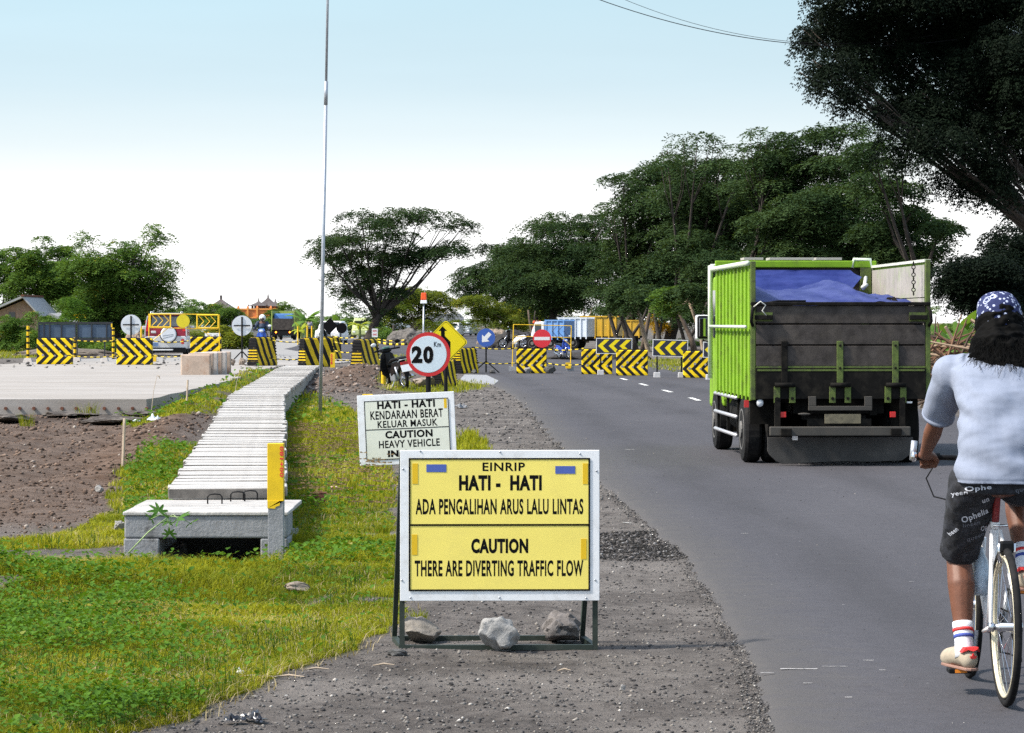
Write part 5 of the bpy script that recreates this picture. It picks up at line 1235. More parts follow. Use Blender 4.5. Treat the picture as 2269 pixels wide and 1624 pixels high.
btube('seat_tube', BB, ST, .016); btube('top_tube', ST, HT, .015); btube('down_tube', HB, BB, .018); btube('head_tube', HT + Vector((0, -.01, .03)), HB, .02)
for sx in (-1, 1):
    btube('seat_stay', ST + Vector((sx * .018, -.02, -.02)), RH + Vector((sx * .062, 0, 0)), .0085); btube('chain_stay', BB + Vector((sx * .03, -.03, 0)), RH + Vector((sx * .062, 0, 0)), .009)
    btube('fork_blade', HB + Vector((sx * .045, .02, -.02)), FH + Vector((sx * .05, 0, 0)), .012, r2=.008)
    btube('dropout', RH + Vector((sx * .05, 0, 0)), RH + Vector((sx * .07, .0, 0)), .02, m_chrome)
btube('seat_post', ST, Vector((.004, .205, .94)), .0155, m_bred); btube('seat_clamp', ST - Vector((0, 0, .012)), ST + Vector((0, -.004, .016)), .021); btube('clamp_bolt', ST + Vector((-.012, -.02, .0)), ST + Vector((.05, -.02, 0)), .006, m_chrome)
mb = MB(); mb.prism([(-.012, .30), (.012, .30), (.02, .18), (.07, .07), (.065, .03), (.03, .015), (-.03, .015), (-.065, .03), (-.07, .07), (-.02, .18)], .94, .975, 'z'); s_ = mb.build('saddle', m_black, bk, bevel=.012, seg=3); s_.location = (0, .07, 0)
mb = MB(); mb.box((0, -.03, Rw + .335), (.06, .03, .05)); mb.build('rear_brake', m_black, bk, bevel=.01)
for sx in (-1, 1): btube('brake_arm', Vector((sx * .03, -.03, Rw + .35)), Vector((sx * .028, -.02, Rw + .27)), .008, m_chrome)
btube('stem', HT + Vector((0, -.01, .03)), Vector((0, .86, .98)), .014, m_black)
mb = MB(); mb.tube([(-.275, .86, 1.0), (-.1, .88, .995), (0, .88, .99), (.1, .88, .995), (.275, .86, 1.0)], .013, 10); mb.build('handlebar', m_black, bk, smooth=True)
for sx in (-1, 1):
    btube('grip', Vector((sx * .275, .86, 1.0)), Vector((sx * .15, .868, 1.0)), .018, m_black); btube('bar_end', Vector((sx * .272, .85, .985)), Vector((sx * .262, .86, 1.07)), .014, m_steel)
    mb = MB(); mb.ell((sx * .266, .845, 1.0), (.016, .02, .024), 10, 8); mb.build('bar_end_plug', m_chrome, bk, smooth=True)
    btube('brake_lever', Vector((sx * .13, .89, .99)), Vector((sx * .23, .93, .975)), .007, m_black)
mb = MB(); mb.tube([(-.15, .9, .99), (-.2, .93, .9), (-.17, .9, .82), (-.08, .85, .80), (-.02, .8, .76)], .0035, 6); mb.build('brake_cable', m_black, bk, smooth=True)
mb = MB(); mb.cyl((.035, .41, .275), (.04, .41, .275), .095, 28); mb.build('chainring', m_black, bk)
mb = MB(); mb.cyl((.03, 0, Rw), (.055, 0, Rw), .05, 20, .032); mb.build('cassette', m_dirty, bk)
mb = MB(); mb.bar((.04, .0, Rw - .03), (.06, .03, Rw - .15), .02, .03); mb.build('derailleur', m_black, bk)
mb = MB(); mb.tube([(.045, .42, .37), (.045, .02, Rw + .048), (.045, -.045, Rw + .0), (.05, .02, Rw - .12), (.045, .42, .182)], .004, 5); mb.build('chain', m_dirty, bk)
for sx, e in ((-1, -1), (1, 1)):
    pe = Vector((sx * .075, .41 + .0, .275 + e * .17)); btube('crank', BB + Vector((sx * .06, 0, 0)), pe, .012, m_steel)
    mb = MB(); mb.box(pe + Vector((sx * .055, .0, 0)), (.1, .085, .022)); pd = mb.build('pedal', m_black, bk, bevel=.005)
    for yy in (-.045, .045): mb = MB(); mb.box(pe + Vector((sx * .055, yy, 0)), (.05, .004, .014)); mb.build('reflector', M('amber', (.8, .25, .02), .3), pd)
mb = MB(); mb.tube([(-.02, .5, .42), (-.02, .52, .5), (-.02, .535, .56), (-.02, .54, .6), (-.02, .545, .62)], [.034, .036, .034, .016, .016], 12); mb.build('water_bottle', M('bottle', (.5, .62, .75), .3, var=.3, scale=30), bk, smooth=True)

# ================================================================ CYCLIST
def person_body(J, hand_grip=None, voxel=.008, head_r=.1, fine=True, skin=m_skin, parent=None, name='person', k=1.):
    """one continuous body from joints J; limbs taper and meet at the joints"""
    mb = MB(); v = {a: Vector(b_) for a, b_ in J.items()}
    def limb(pts, rs, n=12): mb.tube(pts, rs, n); [mb.ell(p, r_ * .98, 10, 8) for p, r_ in zip(pts, rs)]
    for s_ in 'LR':
        h_, kn, an, to = v['hip' + s_], v['knee' + s_], v['ankle' + s_], v['toe' + s_]
        limb([h_, h_.lerp(kn, .5), kn], [.088 * k, .075 * k, .057 * k])
        cdir = (an - kn).normalized(); back = (kn - h_).normalized() - (kn - h_).normalized().dot(cdir) * cdir
        calf = kn.lerp(an, .32) - back.normalized() * .018 if back.length > .05 else kn.lerp(an, .32) + Vector((0, -.015, 0))
        limb([kn, calf, kn.lerp(an, .68), an], [.053 * k, .06 * k, .043 * k, .034 * k])
        limb([an, an.lerp(to, .5) + Vector((0, 0, -.015)), to], [.036 * k, .035 * k, .025 * k])
        sh, el, wr, hn = v['sh' + s_], v['el' + s_], v['wr' + s_], v['hand' + s_]
        limb([sh, sh.lerp(el, .5), el], [.054 * k, .048 * k, .038 * k]); limb([el, el.lerp(wr, .3), wr], [.038 * k, .041 * k, .026 * k])
        hd = (hn - wr).normalized(); side = hd.cross(Vector((0, 0, 1))).normalized(); 
        if side.length < .1: side = Vector((1, 0, 0))
        palm = wr.lerp(hn, .6); mb.ell(palm, (.04 * k, .045 * k, .024 * k), 10, 8); mb.ell(wr.lerp(hn, .25), (.03 * k,) * 3, 10, 8)
        if fine:
            for i, ln in enumerate((.9, 1.0, .95, .78)):
                o = side * (-.030 + .02 * i); a = hn + o; b1 = a + hd * .03 * ln + Vector((0, 0, -.008)); b2 = b1 + hd * .01 + Vector((0, 0, -.03 * ln)); b3 = b2 - hd * .026 + Vector((0, 0, -.008))
                mb.tube([wr.lerp(hn, .7) + o * .8, a, b1, b2, b3], [.011, .0105, .0095, .009, .008], 7)
            ts = 1 if s_ == 'L' else -1; a = palm + side * .032 * ts; mb.tube([a, a + hd * .03 + side * .014 * ts + Vector((0, 0, -.018)), a + hd * .045 + side * .0 + Vector((0, 0, -.045))], [.013, .011, .009], 7)
    p, c, n_, hd_ = v['pelvis'], v['chest'], v['neck'], v['head']
    limb([p, p.lerp(c, .5), c], [.125 * k, .115 * k, .135 * k]); mb.ell(p, (.155 * k, .12 * k, .12 * k), 14, 10); mb.ell(c, (.17 * k, .12 * k, .14 * k), 14, 10)
    limb([v['shL'], c.lerp(n_, .7), v['shR']], [.06 * k, .075 * k, .06 * k]); limb([c.lerp(n_, .6), n_, hd_ - Vector((0, 0, .06))], [.07 * k, .055 * k, .052 * k])
    mb.ell(hd_, (.075 * k, .092 * k, .112 * k), 16, 12); mb.ell(hd_ + Vector((0, .03, -.06)), (.05 * k, .06 * k, .05 * k), 12, 8)
    f = J.get('face', (0, 1, 0)); f = Vector(f).normalized(); sd2 = Vector((f.y, -f.x, 0))
    mb.tube([hd_ + f * .085 * k + Vector((0, 0, .02)), hd_ + f * .108 * k + Vector((0, 0, -.025)), hd_ + f * .08 * k + Vector((0, 0, -.035))], [.009, .014, .012], 6)
    for sg in (-1, 1): mb.ell(hd_ + sd2 * sg * .078 * k, (.014, .02, .03), 8, 6)
    mb.ell(hd_ + f * .082 * k + Vector((0, 0, -.058)), (.022, .022, .01), 8, 6)
    o = remeshed(mb, name, skin, parent, voxel, 4)
    for sg in (-1, 1):
        e = MB(); e.ell(hd_ + f * .083 * k + sd2 * sg * .03 + Vector((0, 0, .01)), .011, 8, 6); e.build('eye', m_whiteplain, o, smooth=True)
    return o
J = dict(pelvis=(.01, .20, 1.0), chest=(.02, .34, 1.30), neck=(.035, .42, 1.50), head=(.045, .47, 1.635),
         hipL=(-.085, .24, .955), kneeL=(-.118, .52, .615), ankleL=(-.113, .375, .215), toeL=(-.15, .50, .150),
         hipR=(.1, .24, .955), kneeR=(.15, .62, .90), ankleR=(.135, .33, .56), toeR=(.14, .47, .51),
         shL=(-.17, .40, 1.40), elL=(-.205, .60, 1.175), wrL=(-.222, .79, 1.045), handL=(-.205, .86, 1.022),
         shR=(.22, .40, 1.40), elR=(.27, .60, 1.175), wrR=(.24, .79, 1.045), handR=(.205, .86, 1.022))
rider = person_body(J, voxel=.007); rider.location = (2.048, 12.36, .0)
tag(rider, 'cyclist from behind in grey shirt, patterned shorts and blue bandana over long hair', 'person')
m_shirt = M('grey_jersey', (.225, .26, .345), .9, var=.07, scale=60, dirt=(.17, .2, .28), dirtamt=.4, dscale=5, bmp=.12)
mb = MB()
def rings(mb, secs, n=28, sq=.85):
    """stack of oval sections (centre, half width x, half depth y) joined to a closed body"""
    vs = []; fs = []
    for (c, a, b_) in secs:
        for j in range(n):
            t_ = 2 * math.pi * j / n; cx, sy = math.cos(t_), math.sin(t_)
            vs.append(Vector(c) + Vector((math.copysign(abs(cx) ** sq, cx) * a, math.copysign(abs(sy) ** sq, sy) * b_, 0)))
    for i in range(len(secs) - 1):
        for j in range(n): fs.append((i * n + j, i * n + (j + 1) % n, (i + 1) * n + (j + 1) % n, (i + 1) * n + j))
    fs += [tuple(range(n))[::-1], tuple((len(secs) - 1) * n + j for j in range(n))]
    mb.add(vs, fs)
rings(mb, [((.02, .17, .945), .198, .155), ((.02, .175, .99), .2, .155), ((.02, .19, 1.1), .186, .145), ((.022, .23, 1.22), .178, .135), ((.025, .29, 1.33), .2, .14), ((.03, .35, 1.42), .21, .12), ((.033, .39, 1.475), .14, .09), ((.036, .41, 1.505), .085, .075)])
for s_, sg in (('L', -1), ('R', 1)):
    a, b_ = Vector(J['sh' + s_]), Vector(J['el' + s_]); mb.tube([a + Vector((-sg * .06, -.02, .0)), a, a.lerp(b_, .45), a.lerp(b_, .82)], [.09, .082, .072, .07], 16); mb.ell(a, .083, 14, 10)
def shirt_fold(c):
    x, y, z = c[:, 0], c[:, 1], c[:, 2]; wv = fbm(x * 3 + 2, z * 3, 1.2, 3, 4) * 6
    low = .0075 * np.sin(z * 34 + x * 26 + wv) * np.exp(-((z - 1.03) / .07) ** 2)
    arm = .007 * np.sin((x * .8 + z * 1.1) * 62 + wv) * np.exp(-((np.abs(x - .02) - .17) / .055) ** 2 - ((z - 1.27) / .10) ** 2)
    mid = .005 * np.sin(x * 30 - z * 16 + wv * 1.4) * np.exp(-((z - 1.2) / .14) ** 2)
    hem = -.004 * np.exp(-((z - .957 ) / .006) ** 2)
    return low + arm + mid + hem
shirt = remeshed(mb, 'shirt', m_shirt, rider, .007, 5, noise=.010, nscale=.16, fold=shirt_fold)
for s_ in 'LR':
    a, b_ = Vector(J['sh' + s_]), Vector(J['el' + s_]); MB().tube([a.lerp(b_, .79), a.lerp(b_, .83)], .073, 20).build('sleeve_hem', m_shirt, shirt, smooth=True)
m_short, t, b = newmat('patterned_shorts'); n = noise_n(t, 22, 5, .7); lk(t, mixc(t, ramp(t, n.outputs[0], .45, .65), (.008, .009, .013), (.028, .031, .042)), b.inputs['Base Color']); b.inputs['Roughness'].default_value = .85; bump(t, b, noise_n(t, 12, 4).outputs[0], .4, .02)
mb = MB(); rings(mb, [((.01, .2, .9), .165, .15), ((.01, .19, 1.02), .17, .15)])
for s_, e in (('L', .97), ('R', .62)):
    a, b_ = Vector(J['hip' + s_]), Vector(J['knee' + s_]); mb.tube([a + Vector((0, 0, .04)), a, a.lerp(b_, .35), a.lerp(b_, .7), a.lerp(b_, e)], [.1, .112, .104, .09, .084], 20)
shorts = remeshed(mb, 'shorts', m_short, rider, .008, 4, noise=.008, nscale=.08)
# words printed on the shorts, laid onto the cloth
def wrap_text(s, cx, cz, w_, h_, ang, tgt, mat):
    o = text(s, -w_ / 2, -h_ / 2, w_ / 2, h_ / 2, 0, mat, tgt, .02, 'printed_word')
    me = o.data; c_, s_2 = math.cos(ang), math.sin(ang)
    from mathutils.bvhtree import BVHTree
    bm = bmesh.new(); bm.from_mesh(me); bmesh.ops.subdivide_edges(bm, edges=[e for e in bm.edges if e.calc_length() > .008], cuts=2, use_grid_fill=False); bm.to_mesh(me); bm.free()
    bv = BVHTree.FromPolygons([v.co for v in tgt.data.vertices], [p.vertices[:] for p in tgt.data.polygons])
    for v in me.vertices:
        x, z = v.co.x * c_ - v.co.z * s_2 + cx, v.co.x * s_2 + v.co.z * c_ + cz
        h = bv.ray_cast(Vector((x, -1, z)), Vector((0, 1, 0)))[0]; v.co = (x, (h.y if h else .3) - .0025, z)
    return o
m_print = M('pale_print', (.55, .58, .66), .8, var=.1); m_print2 = M('dim_print', (.11, .12, .15), .8, var=.1)
for s, cx, cz, w_, h_, an, mt in (('Ophelia', -.088, .80, .115, .036, R(24), m_print), ('Op', -.038, .742, .032, .032, R(18), m_print), ('heen', -.168, .728, .04, .02, R(48), m_print), ('Ophe', -.1, .925, .1, .026, R(8), m_print),
                                 ('yeen', -.165, .895, .055, .02, R(15), m_print), ('un', -.055, .87, .03, .016, R(20), m_print), ('queen', -.07, .70, .08, .022, R(18), m_print2), ('lineen', -.1, .765, .07, .018, R(15), m_print2), ('queen', .09, .92, .08, .02, R(10), m_print2)):
    wrap_text(s, cx, cz, w_, h_, an, shorts, mt)
# hair and bandana
m_hair = M('black_hair', (.002, .002, .002), .8, var=.3, scale=30, spec=.1)
mb = MB(); mb.ell((.045, .43, 1.60), (.105, .11, .12), 18, 12); mb.ell((.055, .38, 1.51), (.145, .11, .11), 18, 12); mb.ell((.09, .33, 1.42), (.165, .09, .11), 16, 12); mb.ell((.0, .345, 1.455), (.1, .08, .08), 14, 10); mb.ell((.12, .31, 1.37), (.11, .065, .075), 14, 10)
hair = remeshed(mb, 'hair', m_hair, rider, .008, 2, noise=.02, nscale=.03)
r_ = np.random.default_rng(3); V = []; F = []
for i in range(3200):
    a = r_.random() * 2 * math.pi; x0_, y0_, z0_ = .08 + .17 * math.cos(a) * (.6 + .4 * r_.random()), .33 - .05 * abs(math.sin(a)), 1.36 + .2 * r_.random(); p = Vector((x0_, y0_, z0_)); dr_ = Vector((r_.normal(.15, .6), r_.normal(-.35, .3), -1)).normalized(); pr = p; w2 = .0009
    for s2 in range(int(r_.integers(2, 7))):
        q2 = pr + dr_ * (.026); dr_ = (dr_ + Vector((r_.normal(0, .35), r_.normal(0, .2), -.1))).normalized(); k0 = len(V)
        V += [pr + Vector((-w2, 0, 0)), pr + Vector((w2, 0, 0)), q2 + Vector((w2 * .8, 0, 0)), q2 + Vector((-w2 * .8, 0, 0))]; F.append((k0, k0 + 1, k0 + 2, k0 + 3)); pr = q2
mesh_np('hair_strands', V, F, m_hair, rider)['kind'] = 'stuff'
m_band, t, b = newmat('paisley_bandana')
tcn = t.nodes.new('ShaderNodeTexCoord'); vo = t.nodes.new('ShaderNodeTexVoronoi'); vo.inputs['Scale'].default_value = 52; lk(t, tcn.outputs['Object'], vo.inputs[0])
vo2 = t.nodes.new('ShaderNodeTexVoronoi'); vo2.inputs['Scale'].default_value = 17; lk(t, tcn.outputs['Object'], vo2.inputs[0]); wv = noise_n(t, 30, 3)
d1 = mathn(t, 'LESS_THAN', vo.outputs['Distance'], .3); rg = mathn(t, 'LESS_THAN', mathn(t, 'ABSOLUTE', mathn(t, 'SUBTRACT', mathn(t, 'ADD', vo2.outputs['Distance'], mathn(t, 'MULTIPLY', wv.outputs[0], .25)), .46)), .035)
rg2 = mathn(t, 'LESS_THAN', mathn(t, 'ABSOLUTE', mathn(t, 'SUBTRACT', vo2.outputs['Distance'], .2)), .03)
pr_ = mathn(t, 'MAXIMUM', mathn(t, 'MAXIMUM', mathn(t, 'MULTIPLY', d1, ramp(t, vo2.outputs['Distance'], .3, .5)), rg), mathn(t, 'MULTIPLY', rg2, .8))
lk(t, mixc(t, pr_, (.012, .02, .085), (.42, .47, .62)), b.inputs['Base Color']); b.inputs['Roughness'].default_value = .9
mb = MB(); mb.ell((.045, .455, 1.672), (.095, .108, .083), 22, 14); rings(mb, [((.045, .44, 1.605), .092, .1), ((.045, .445, 1.65), .098, .108), ((.045, .45, 1.69), .092, .1)], sq=1); mb.ell((.05, .345, 1.615), (.03, .02, .02), 10, 8)
remeshed(mb, 'bandana', m_band, rider, .006, 3, noise=.006, nscale=.06)
# socks and shoes
m_sock = M('white_sock', (.72, .74, .8), .9, var=.06, scale=60); m_shoe = M('beige_suede', (.36, .31, .24), .9, var=.15, scale=30, bmp=.1); m_sred = M('shoe_red', (.6, .03, .03), .6, var=.05); m_sblu = M('sock_blue', (.05, .08, .35), .8, var=.05)
for s_ in 'LR':
    an, kn, to = Vector(J['ankle' + s_]), Vector(J['knee' + s_]), Vector(J['toe' + s_]); dn = (kn - an).normalized()
    f_ = (to - an); f_.z = 0; f_.normalize(); sd3 = Vector((f_.y, -f_.x, 0))
    sk = MB().tube([an - dn * .03, an, an + dn * .05, an + dn * .10, an + dn * .125], [.044, .041, .04, .044, .045], 18).build('sock', m_sock, rider, smooth=True)
    MB().tube([an + dn * .083, an + dn * .097], .0452, 20).build('red_stripe', m_sred, sk, smooth=True); MB().tube([an + dn * .055, an + dn * .069], .0428, 20).build('blue_stripe', m_sblu, sk, smooth=True)
    sole = an.z - .075; mb = MB(); heel = an - f_ * .045; toe = an + f_ * .19
    mb.ell((heel.x, heel.y, sole + .045), (.038, .045, .045), 14, 10); mb.tube([(heel.x, heel.y, sole + .05), (an + f_ * .05)[:2] + ((sole + .055),) if False else Vector(((an + f_ * .05).x, (an + f_ * .05).y, sole + .05)), Vector((toe.x, toe.y, sole + .032)) - f_ * .04, Vector((toe.x, toe.y, sole + .028))], [.04, .044, .042, .028], 14); mb.ell(an + Vector((0, 0, -.02)), (.045, .05, .04), 12, 8)
    sh_ = remeshed(mb, 'shoe', m_shoe, rider, .006, 3)
    mb = MB(); pts = []
    for k_, (fa, wd) in enumerate(((-.088, .012), (-.075, .03), (0, .036), (.1, .042), (.16, .036), (.185, .015))): pts.append((an + f_ * fa + sd3 * wd))
    for fa, wd in ((.185, .015), (.16, .036), (.1, .04), (0, .035), (-.075, .03), (-.088, .012)): pts.append((an + f_ * fa - sd3 * wd))
    mb.prism([(p.x, p.y) for p in pts], sole - .002, sole + .010, 'z'); so = mb.build('sole', M('pink_sole', (.26, .15, .12), .8), sh_, bevel=.003)
    hb = an - f_ * .088; yq = -.001
    mb = MB(); bs = [(-.042, .075), (-.03, .098), (.03, .098), (.042, .075), (.02, .088), (0, .1 - .018), (-.02, .088)]
    vs = [Vector((hb.x, hb.y, 0)) + sd3 * a + f_ * (.0 + 14 * a * a) + Vector((0, 0, sole + z)) for a, z in bs]; vs2 = [p + f_ * .03 for p in vs]; n7 = len(vs)
    mb.add(vs + vs2, [tuple(range(n7)), tuple(range(2 * n7 - 1, n7 - 1, -1))] + [(i, (i + 1) % n7, n7 + (i + 1) % n7, n7 + i) for i in range(n7)]); mb.build('heel_tab', m_sred, sh_)
    for a_ in (-.9, 0, .9):
        mb = MB(); ln_ = .024 if a_ == 0 else .019; c = Vector((hb.x, hb.y, sole + .05)); dd = sd3 * math.sin(a_) + Vector((0, 0, math.cos(a_))); pp = sd3 * math.cos(a_) - Vector((0, 0, math.sin(a_)))
        vs = [c - f_ * .002, c + dd * ln_ * .6 + pp * .006 - f_ * .001, c + dd * ln_ - f_ * .001 , c + dd * ln_ * .6 - pp * .006 - f_ * .001]; mb.add(vs + [p + f_ * .01 for p in vs], [(0, 1, 2, 3), (7, 6, 5, 4), (0, 4, 5, 1), (1, 5, 6, 2), (2, 6, 7, 3), (3, 7, 4, 0)]); mb.build('heel_emblem', m_sred, sh_)
# ================================================================ RED AND SILVER CAR WITH SPARE WHEEL
kd = 119 / FPX; g_ = Vector(((367 - CX) * kd, 119., .28)); car = thing('parked_car', 'red and silver four-wheel-drive car with covered spare wheel on its back door', 'car', g_, R(4))
m_cred = M('car_maroon', (.30, .015, .04), .25, var=.06); m_csil = M('car_silver', (.62, .62, .64), .3, .3, var=.05)
CXp, CZp = (lambda px: (px - 367) * kd), (lambda py: CAMH - .28 + (714 - py) * kd)
def carbody(mb, secs):
    n = len(secs[0][1]); vs = []; fs = []
    for y, pr in secs: vs += [(x, y, z) for x, z in pr]
    for i in range(len(secs) - 1):
        for j in range(n): fs.append((i * n + j, i * n + (j + 1) % n, (i + 1) * n + (j + 1) % n, (i + 1) * n + j))
    fs += [tuple(range(n)), tuple((len(secs) - 1) * n + j for j in range(n))[::-1]]
    mb.add(vs, fs)
def sec(wb, wt, z0, z1): return [(-wb, z0), (wb, z0), (wb * 1.02, (z0 + z1) / 2), (wt, z1 - .04), (wt - .07, z1), (-wt + .07, z1), (-wt, z1 - .04), (-wb * 1.02, (z0 + z1) / 2)]
mb = MB(); carbody(mb, [(0, sec(.84, .82, .3, .78)), (.1, sec(.86, .84, .27, .8)), (3.6, sec(.86, .84, .27, .8)), (3.9, sec(.8, .76, .3, .72))]); mb.build('lower_body', m_csil, car, smooth=False, bevel=.03)
mb = MB(); carbody(mb, [(.03, sec(.82, .80, .78, 1.15)), (3.0, sec(.83, .81, .78, 1.1)), (3.75, sec(.76, .72, .7, .92))]); mb.build('upper_body', m_cred, car, bevel=.03)
mb = MB(); carbody(mb, [(.10, sec(.80, .64, 1.12, 1.63)), (.3, sec(.80, .66, 1.12, 1.67)), (2.1, sec(.80, .66, 1.1, 1.66)), (2.8, sec(.78, .6, 1.05, 1.12))]); mb.build('cabin', m_cred, car, bevel=.03)
mb = MB(); carbody(mb, [(.0, sec(.66, .6, 1.645, 1.71)), (2.0, sec(.66, .62, 1.645, 1.70))]); mb.build('roof', m_csil, car, bevel=.02)
mb = MB(); mb.prism([(-.60, 1.17), (.60, 1.17), (.53, 1.57), (-.53, 1.57)], .06, .085); w_ = mb.build('rear_window', M('tinted_glass', (.12, .14, .16), .1, var=.3, scale=3), car, bevel=.01)
mb = MB(); mb.prism([(-.64, 1.15), (.64, 1.15), (.57, 1.6), (-.57, 1.6)], .088, .094); mb.build('window_surround', m_black, car)
for sx in (-1, 1):
    mb = MB(); mb.prism([(sx * .80, .98), (sx * .68, .98), (sx * .64, 1.2), (sx * .6, 1.58), (sx * .67, 1.58), (sx * .76, 1.2)], .0, .09); mb.build('tail_lamp', M('red_lamp', (.7, .02, .02), .2, var=.1), car)
    mb = MB(); mb.prism([(sx * .845, .8), (sx * .80, .8), (sx * .80, 1.0), (sx * .70, 1.6), (sx * .74, 1.6), (sx * .83, 1.1)], -.005, .25); mb.build('side_pillar', m_csil, car)
    mb = MB(); mb.tube([(sx * .6, .15, 1.7), (sx * .6, .25, 1.76), (sx * .6, 1.9, 1.76), (sx * .6, 2.0, 1.7)], .02, 8); mb.build('roof_rail', m_csil, car, smooth=True)
    mb = MB(); mb.box((sx * .96, 2.3, 1.12), (.18, .1, .15)); mb.build('door_mirror', m_csil, car, bevel=.03)
    wheel(car, sx * .76, .75, .32, .2, face=sx); wheel(car, sx * .76, 3.1, .32, .2, face=sx)
mb = MB(); mb.bx(.62, .73, -.02, .0, .47, .67); mb.build('reflector', _MC['red_lamp'], car, bevel=.005); mb = MB(); mb.bx(-.73, -.62, -.02, 0, .47, .67); mb.build('reflector', _MC['red_lamp'], car, bevel=.005)
mb = MB(); mb.cyl((.12, -.2, .86), (.12, .0, .86), .315, 32); sp = mb.build('spare_wheel', M('spare_cover', (.68, .7, .74), .35, var=.06), car, bevel=.05, seg=3); mb = MB(); mb.ring((.12, -.14, .86), .325, .022, 'y', 36, 6); mb.build('spare_tyre', m_rubber, sp, smooth=True)
text('TERUNA', -.06, .90, .30, .97, -.205, M('grey_print', (.25, .27, .3), .6), sp, .02) if False else None
for za, zb_, n_ in ((.80, .86, 1), (.70, .80, 2)):
    mb = MB(); mb.bar((-.1, -.203, za), (.32, -.203, zb_), .003, .018, up=(0, 0, 1)); mb.build('cover_stripe', M('grey_print', (.2, .22, .25), .6), sp)
text('TRAKTOR', -.05, .92, .27, .975, -.203, _MC['grey_print'], sp, .02) if False else None
mb = MB(); mb.bx(-.62, -.30, -.02, .0, .38, .52); mb.build('number_plate', M('plate_blue', (.12, .2, .38), .5, var=.3), car)
mb = MB(); mb.bx(-.58, -.38, -.015, .04, .9, 1.0); mb.build('door_handle', m_csil, car, bevel=.02)
mb = MB(); mb.bx(-.8, .8, -.06, .1, .12, .33); mb.build('bumper', m_black, car, bevel=.03); mb = MB(); mb.bx(-.52, .3, -.08, -.05, .22, .27); mb.build('bumper_strip', m_whiteplain, car)
mb = MB(); mb.bx(-.7, .7, .3, 3.6, .16, .3); mb.build('underbody', m_black, car)

# ================================================================ FAR TRUCKS, CARS
def small_truck(label, loc, rz, boxcol, cabcol, cs=1., cl=1., sc=1., L=3.4, Wd=1.9, Hb=1.25, zb=.85, tarp=None, rearlamps=False, side=True, group=None, ribs=9, cover=None):
    r_ = thing('parked_truck' if not rearlamps else 'distant_truck', label, 'truck', loc, rz, group); r_.scale = (sc,) * 3; hw = Wd / 2
    for sx in (-1, 1):
        mb = MB(); mb.bx(sx * hw - .02, sx * hw + .02, 0, L, zb, zb + Hb); mb.build('side_wall', boxcol, r_)
        for i in range(ribs):
            y = .05 + (L - .1) * i / (ribs - 1); mb = MB(); mb.bx(sx * (hw + .04) - .025, sx * (hw + .04) + .025, y - .035, y + .035, zb - .12, zb + Hb - .02); mb.build('side_rib', boxcol, r_)
        mb = MB(); mb.bx(sx * (hw + .02) - .05, sx * (hw + .02) + .05, -.02, L + .02, zb + Hb - .02, zb + Hb + .06); mb.build('top_rail', boxcol, r_)
    mb = MB(); mb.bx(-hw, hw, L - .05, L, zb, zb + Hb + .05); mb.build('front_wall', boxcol if cover is None else m_plank, r_)
    mb = MB(); mb.bx(-hw + .02, hw - .02, -.03, .02, zb, zb + Hb * (.62 if tarp else 1)); mb.build('tailgate', m_plank if tarp else boxcol, r_, bevel=.01)
    mb = MB(); mb.bx(-hw, hw, 0, L, zb - .1, zb); mb.build('bed_floor', m_dirty, r_)
    if tarp: mb = MB(); mb.box((0, 1.3, zb + Hb * .47), (Wd - .14, 2.5, Hb * .84), top=.94, topy=.8); mb.build('tarpaulin', tarp, r_, bevel=.09, seg=3)
    else: mb = MB(); mb.bx(-hw + .03, hw - .03, .03, L - .06, zb, zb + Hb * .9); mb.build('load', _MC['dark_soil_load'], r_)
    cb = MB().prism([(L + .1, .6), (L + .1, 1.95), (L + .1 + .15 * cl, 2.05), (L + .1 + 1.1 * cl, 2.0), (L + .1 + 1.5 * cl, 1.35), (L + .1 + 1.55 * cl, .5)], -.85, .85, 'x').build('cab', cabcol, r_, bevel=.04); cb.scale = (1, 1, cs)
    MB().box((0, L + .1 + 1.34 * cl, 1.65), (1.4, .02, .6), rot=(R(-31), 0, 0)).build('windscreen', m_glass, cb)
    for sx in (-1, 1):
        MB().bx(sx * .855 - .003, sx * .855 + .003, L + .1 + .35 * cl, L + .1 + 1.1 * cl, 1.3, 1.85).build('door_window', m_glass, cb); MB().bx(sx * .62 - .12, sx * .62 + .12, L + .1 + 1.54 * cl, L + .1 + 1.58 * cl, .62, .75).build('headlamp', m_whiteplain, cb)
        wheel(r_, sx * .8, .85, .38, .24, face=sx); wheel(r_, sx * .78, L + .8, .38, .2, face=sx)
        MB().bx(sx * .4 - .04, sx * .4 + .04, .1, L + 1.3, .55, .75).build('chassis_rail', m_dirty, r_)
    MB().bx(-.7, .7, .3, L, .45, .72).build('underbody', m_dirty, r_)
    if rearlamps:
        MB().bx(-.92, .92, -.04, .02, .35, zb - .1).build('rear_panel', m_black, r_)
        for sx in (-1, 1): MB().cyl((sx * .55, -.07, .62), (sx * .55, -.03, .62), .07, 12).build('tail_lamp', emis('lit_lamp', (1, .22, .02), 2.5), r_); MB().bx(sx * .75 - .2, sx * .75 + .2, .6, .65, .1, .6).build('mud_flap', m_black, r_)
    return r_
kd = 228 / FPX
g_ = gnd(628, 758); g_ = Vector(((627 - CX) * 235 / FPX, 235, float(smooth_h(0, 235)) + .02))
small_truck('distant green tipper with blue tarpaulin and two lit amber tail lamps', g_, R(-4), M('truck_green', (.3, .38, .08), .6, dirt=(.2, .2, .15)), M('truck_green', (.3, .38, .08), .6), tarp=M('tarp_mid', (.05, .16, .42), .5, var=.2), rearlamps=True, Wd=1.75, Hb=1.45, zb=.8)
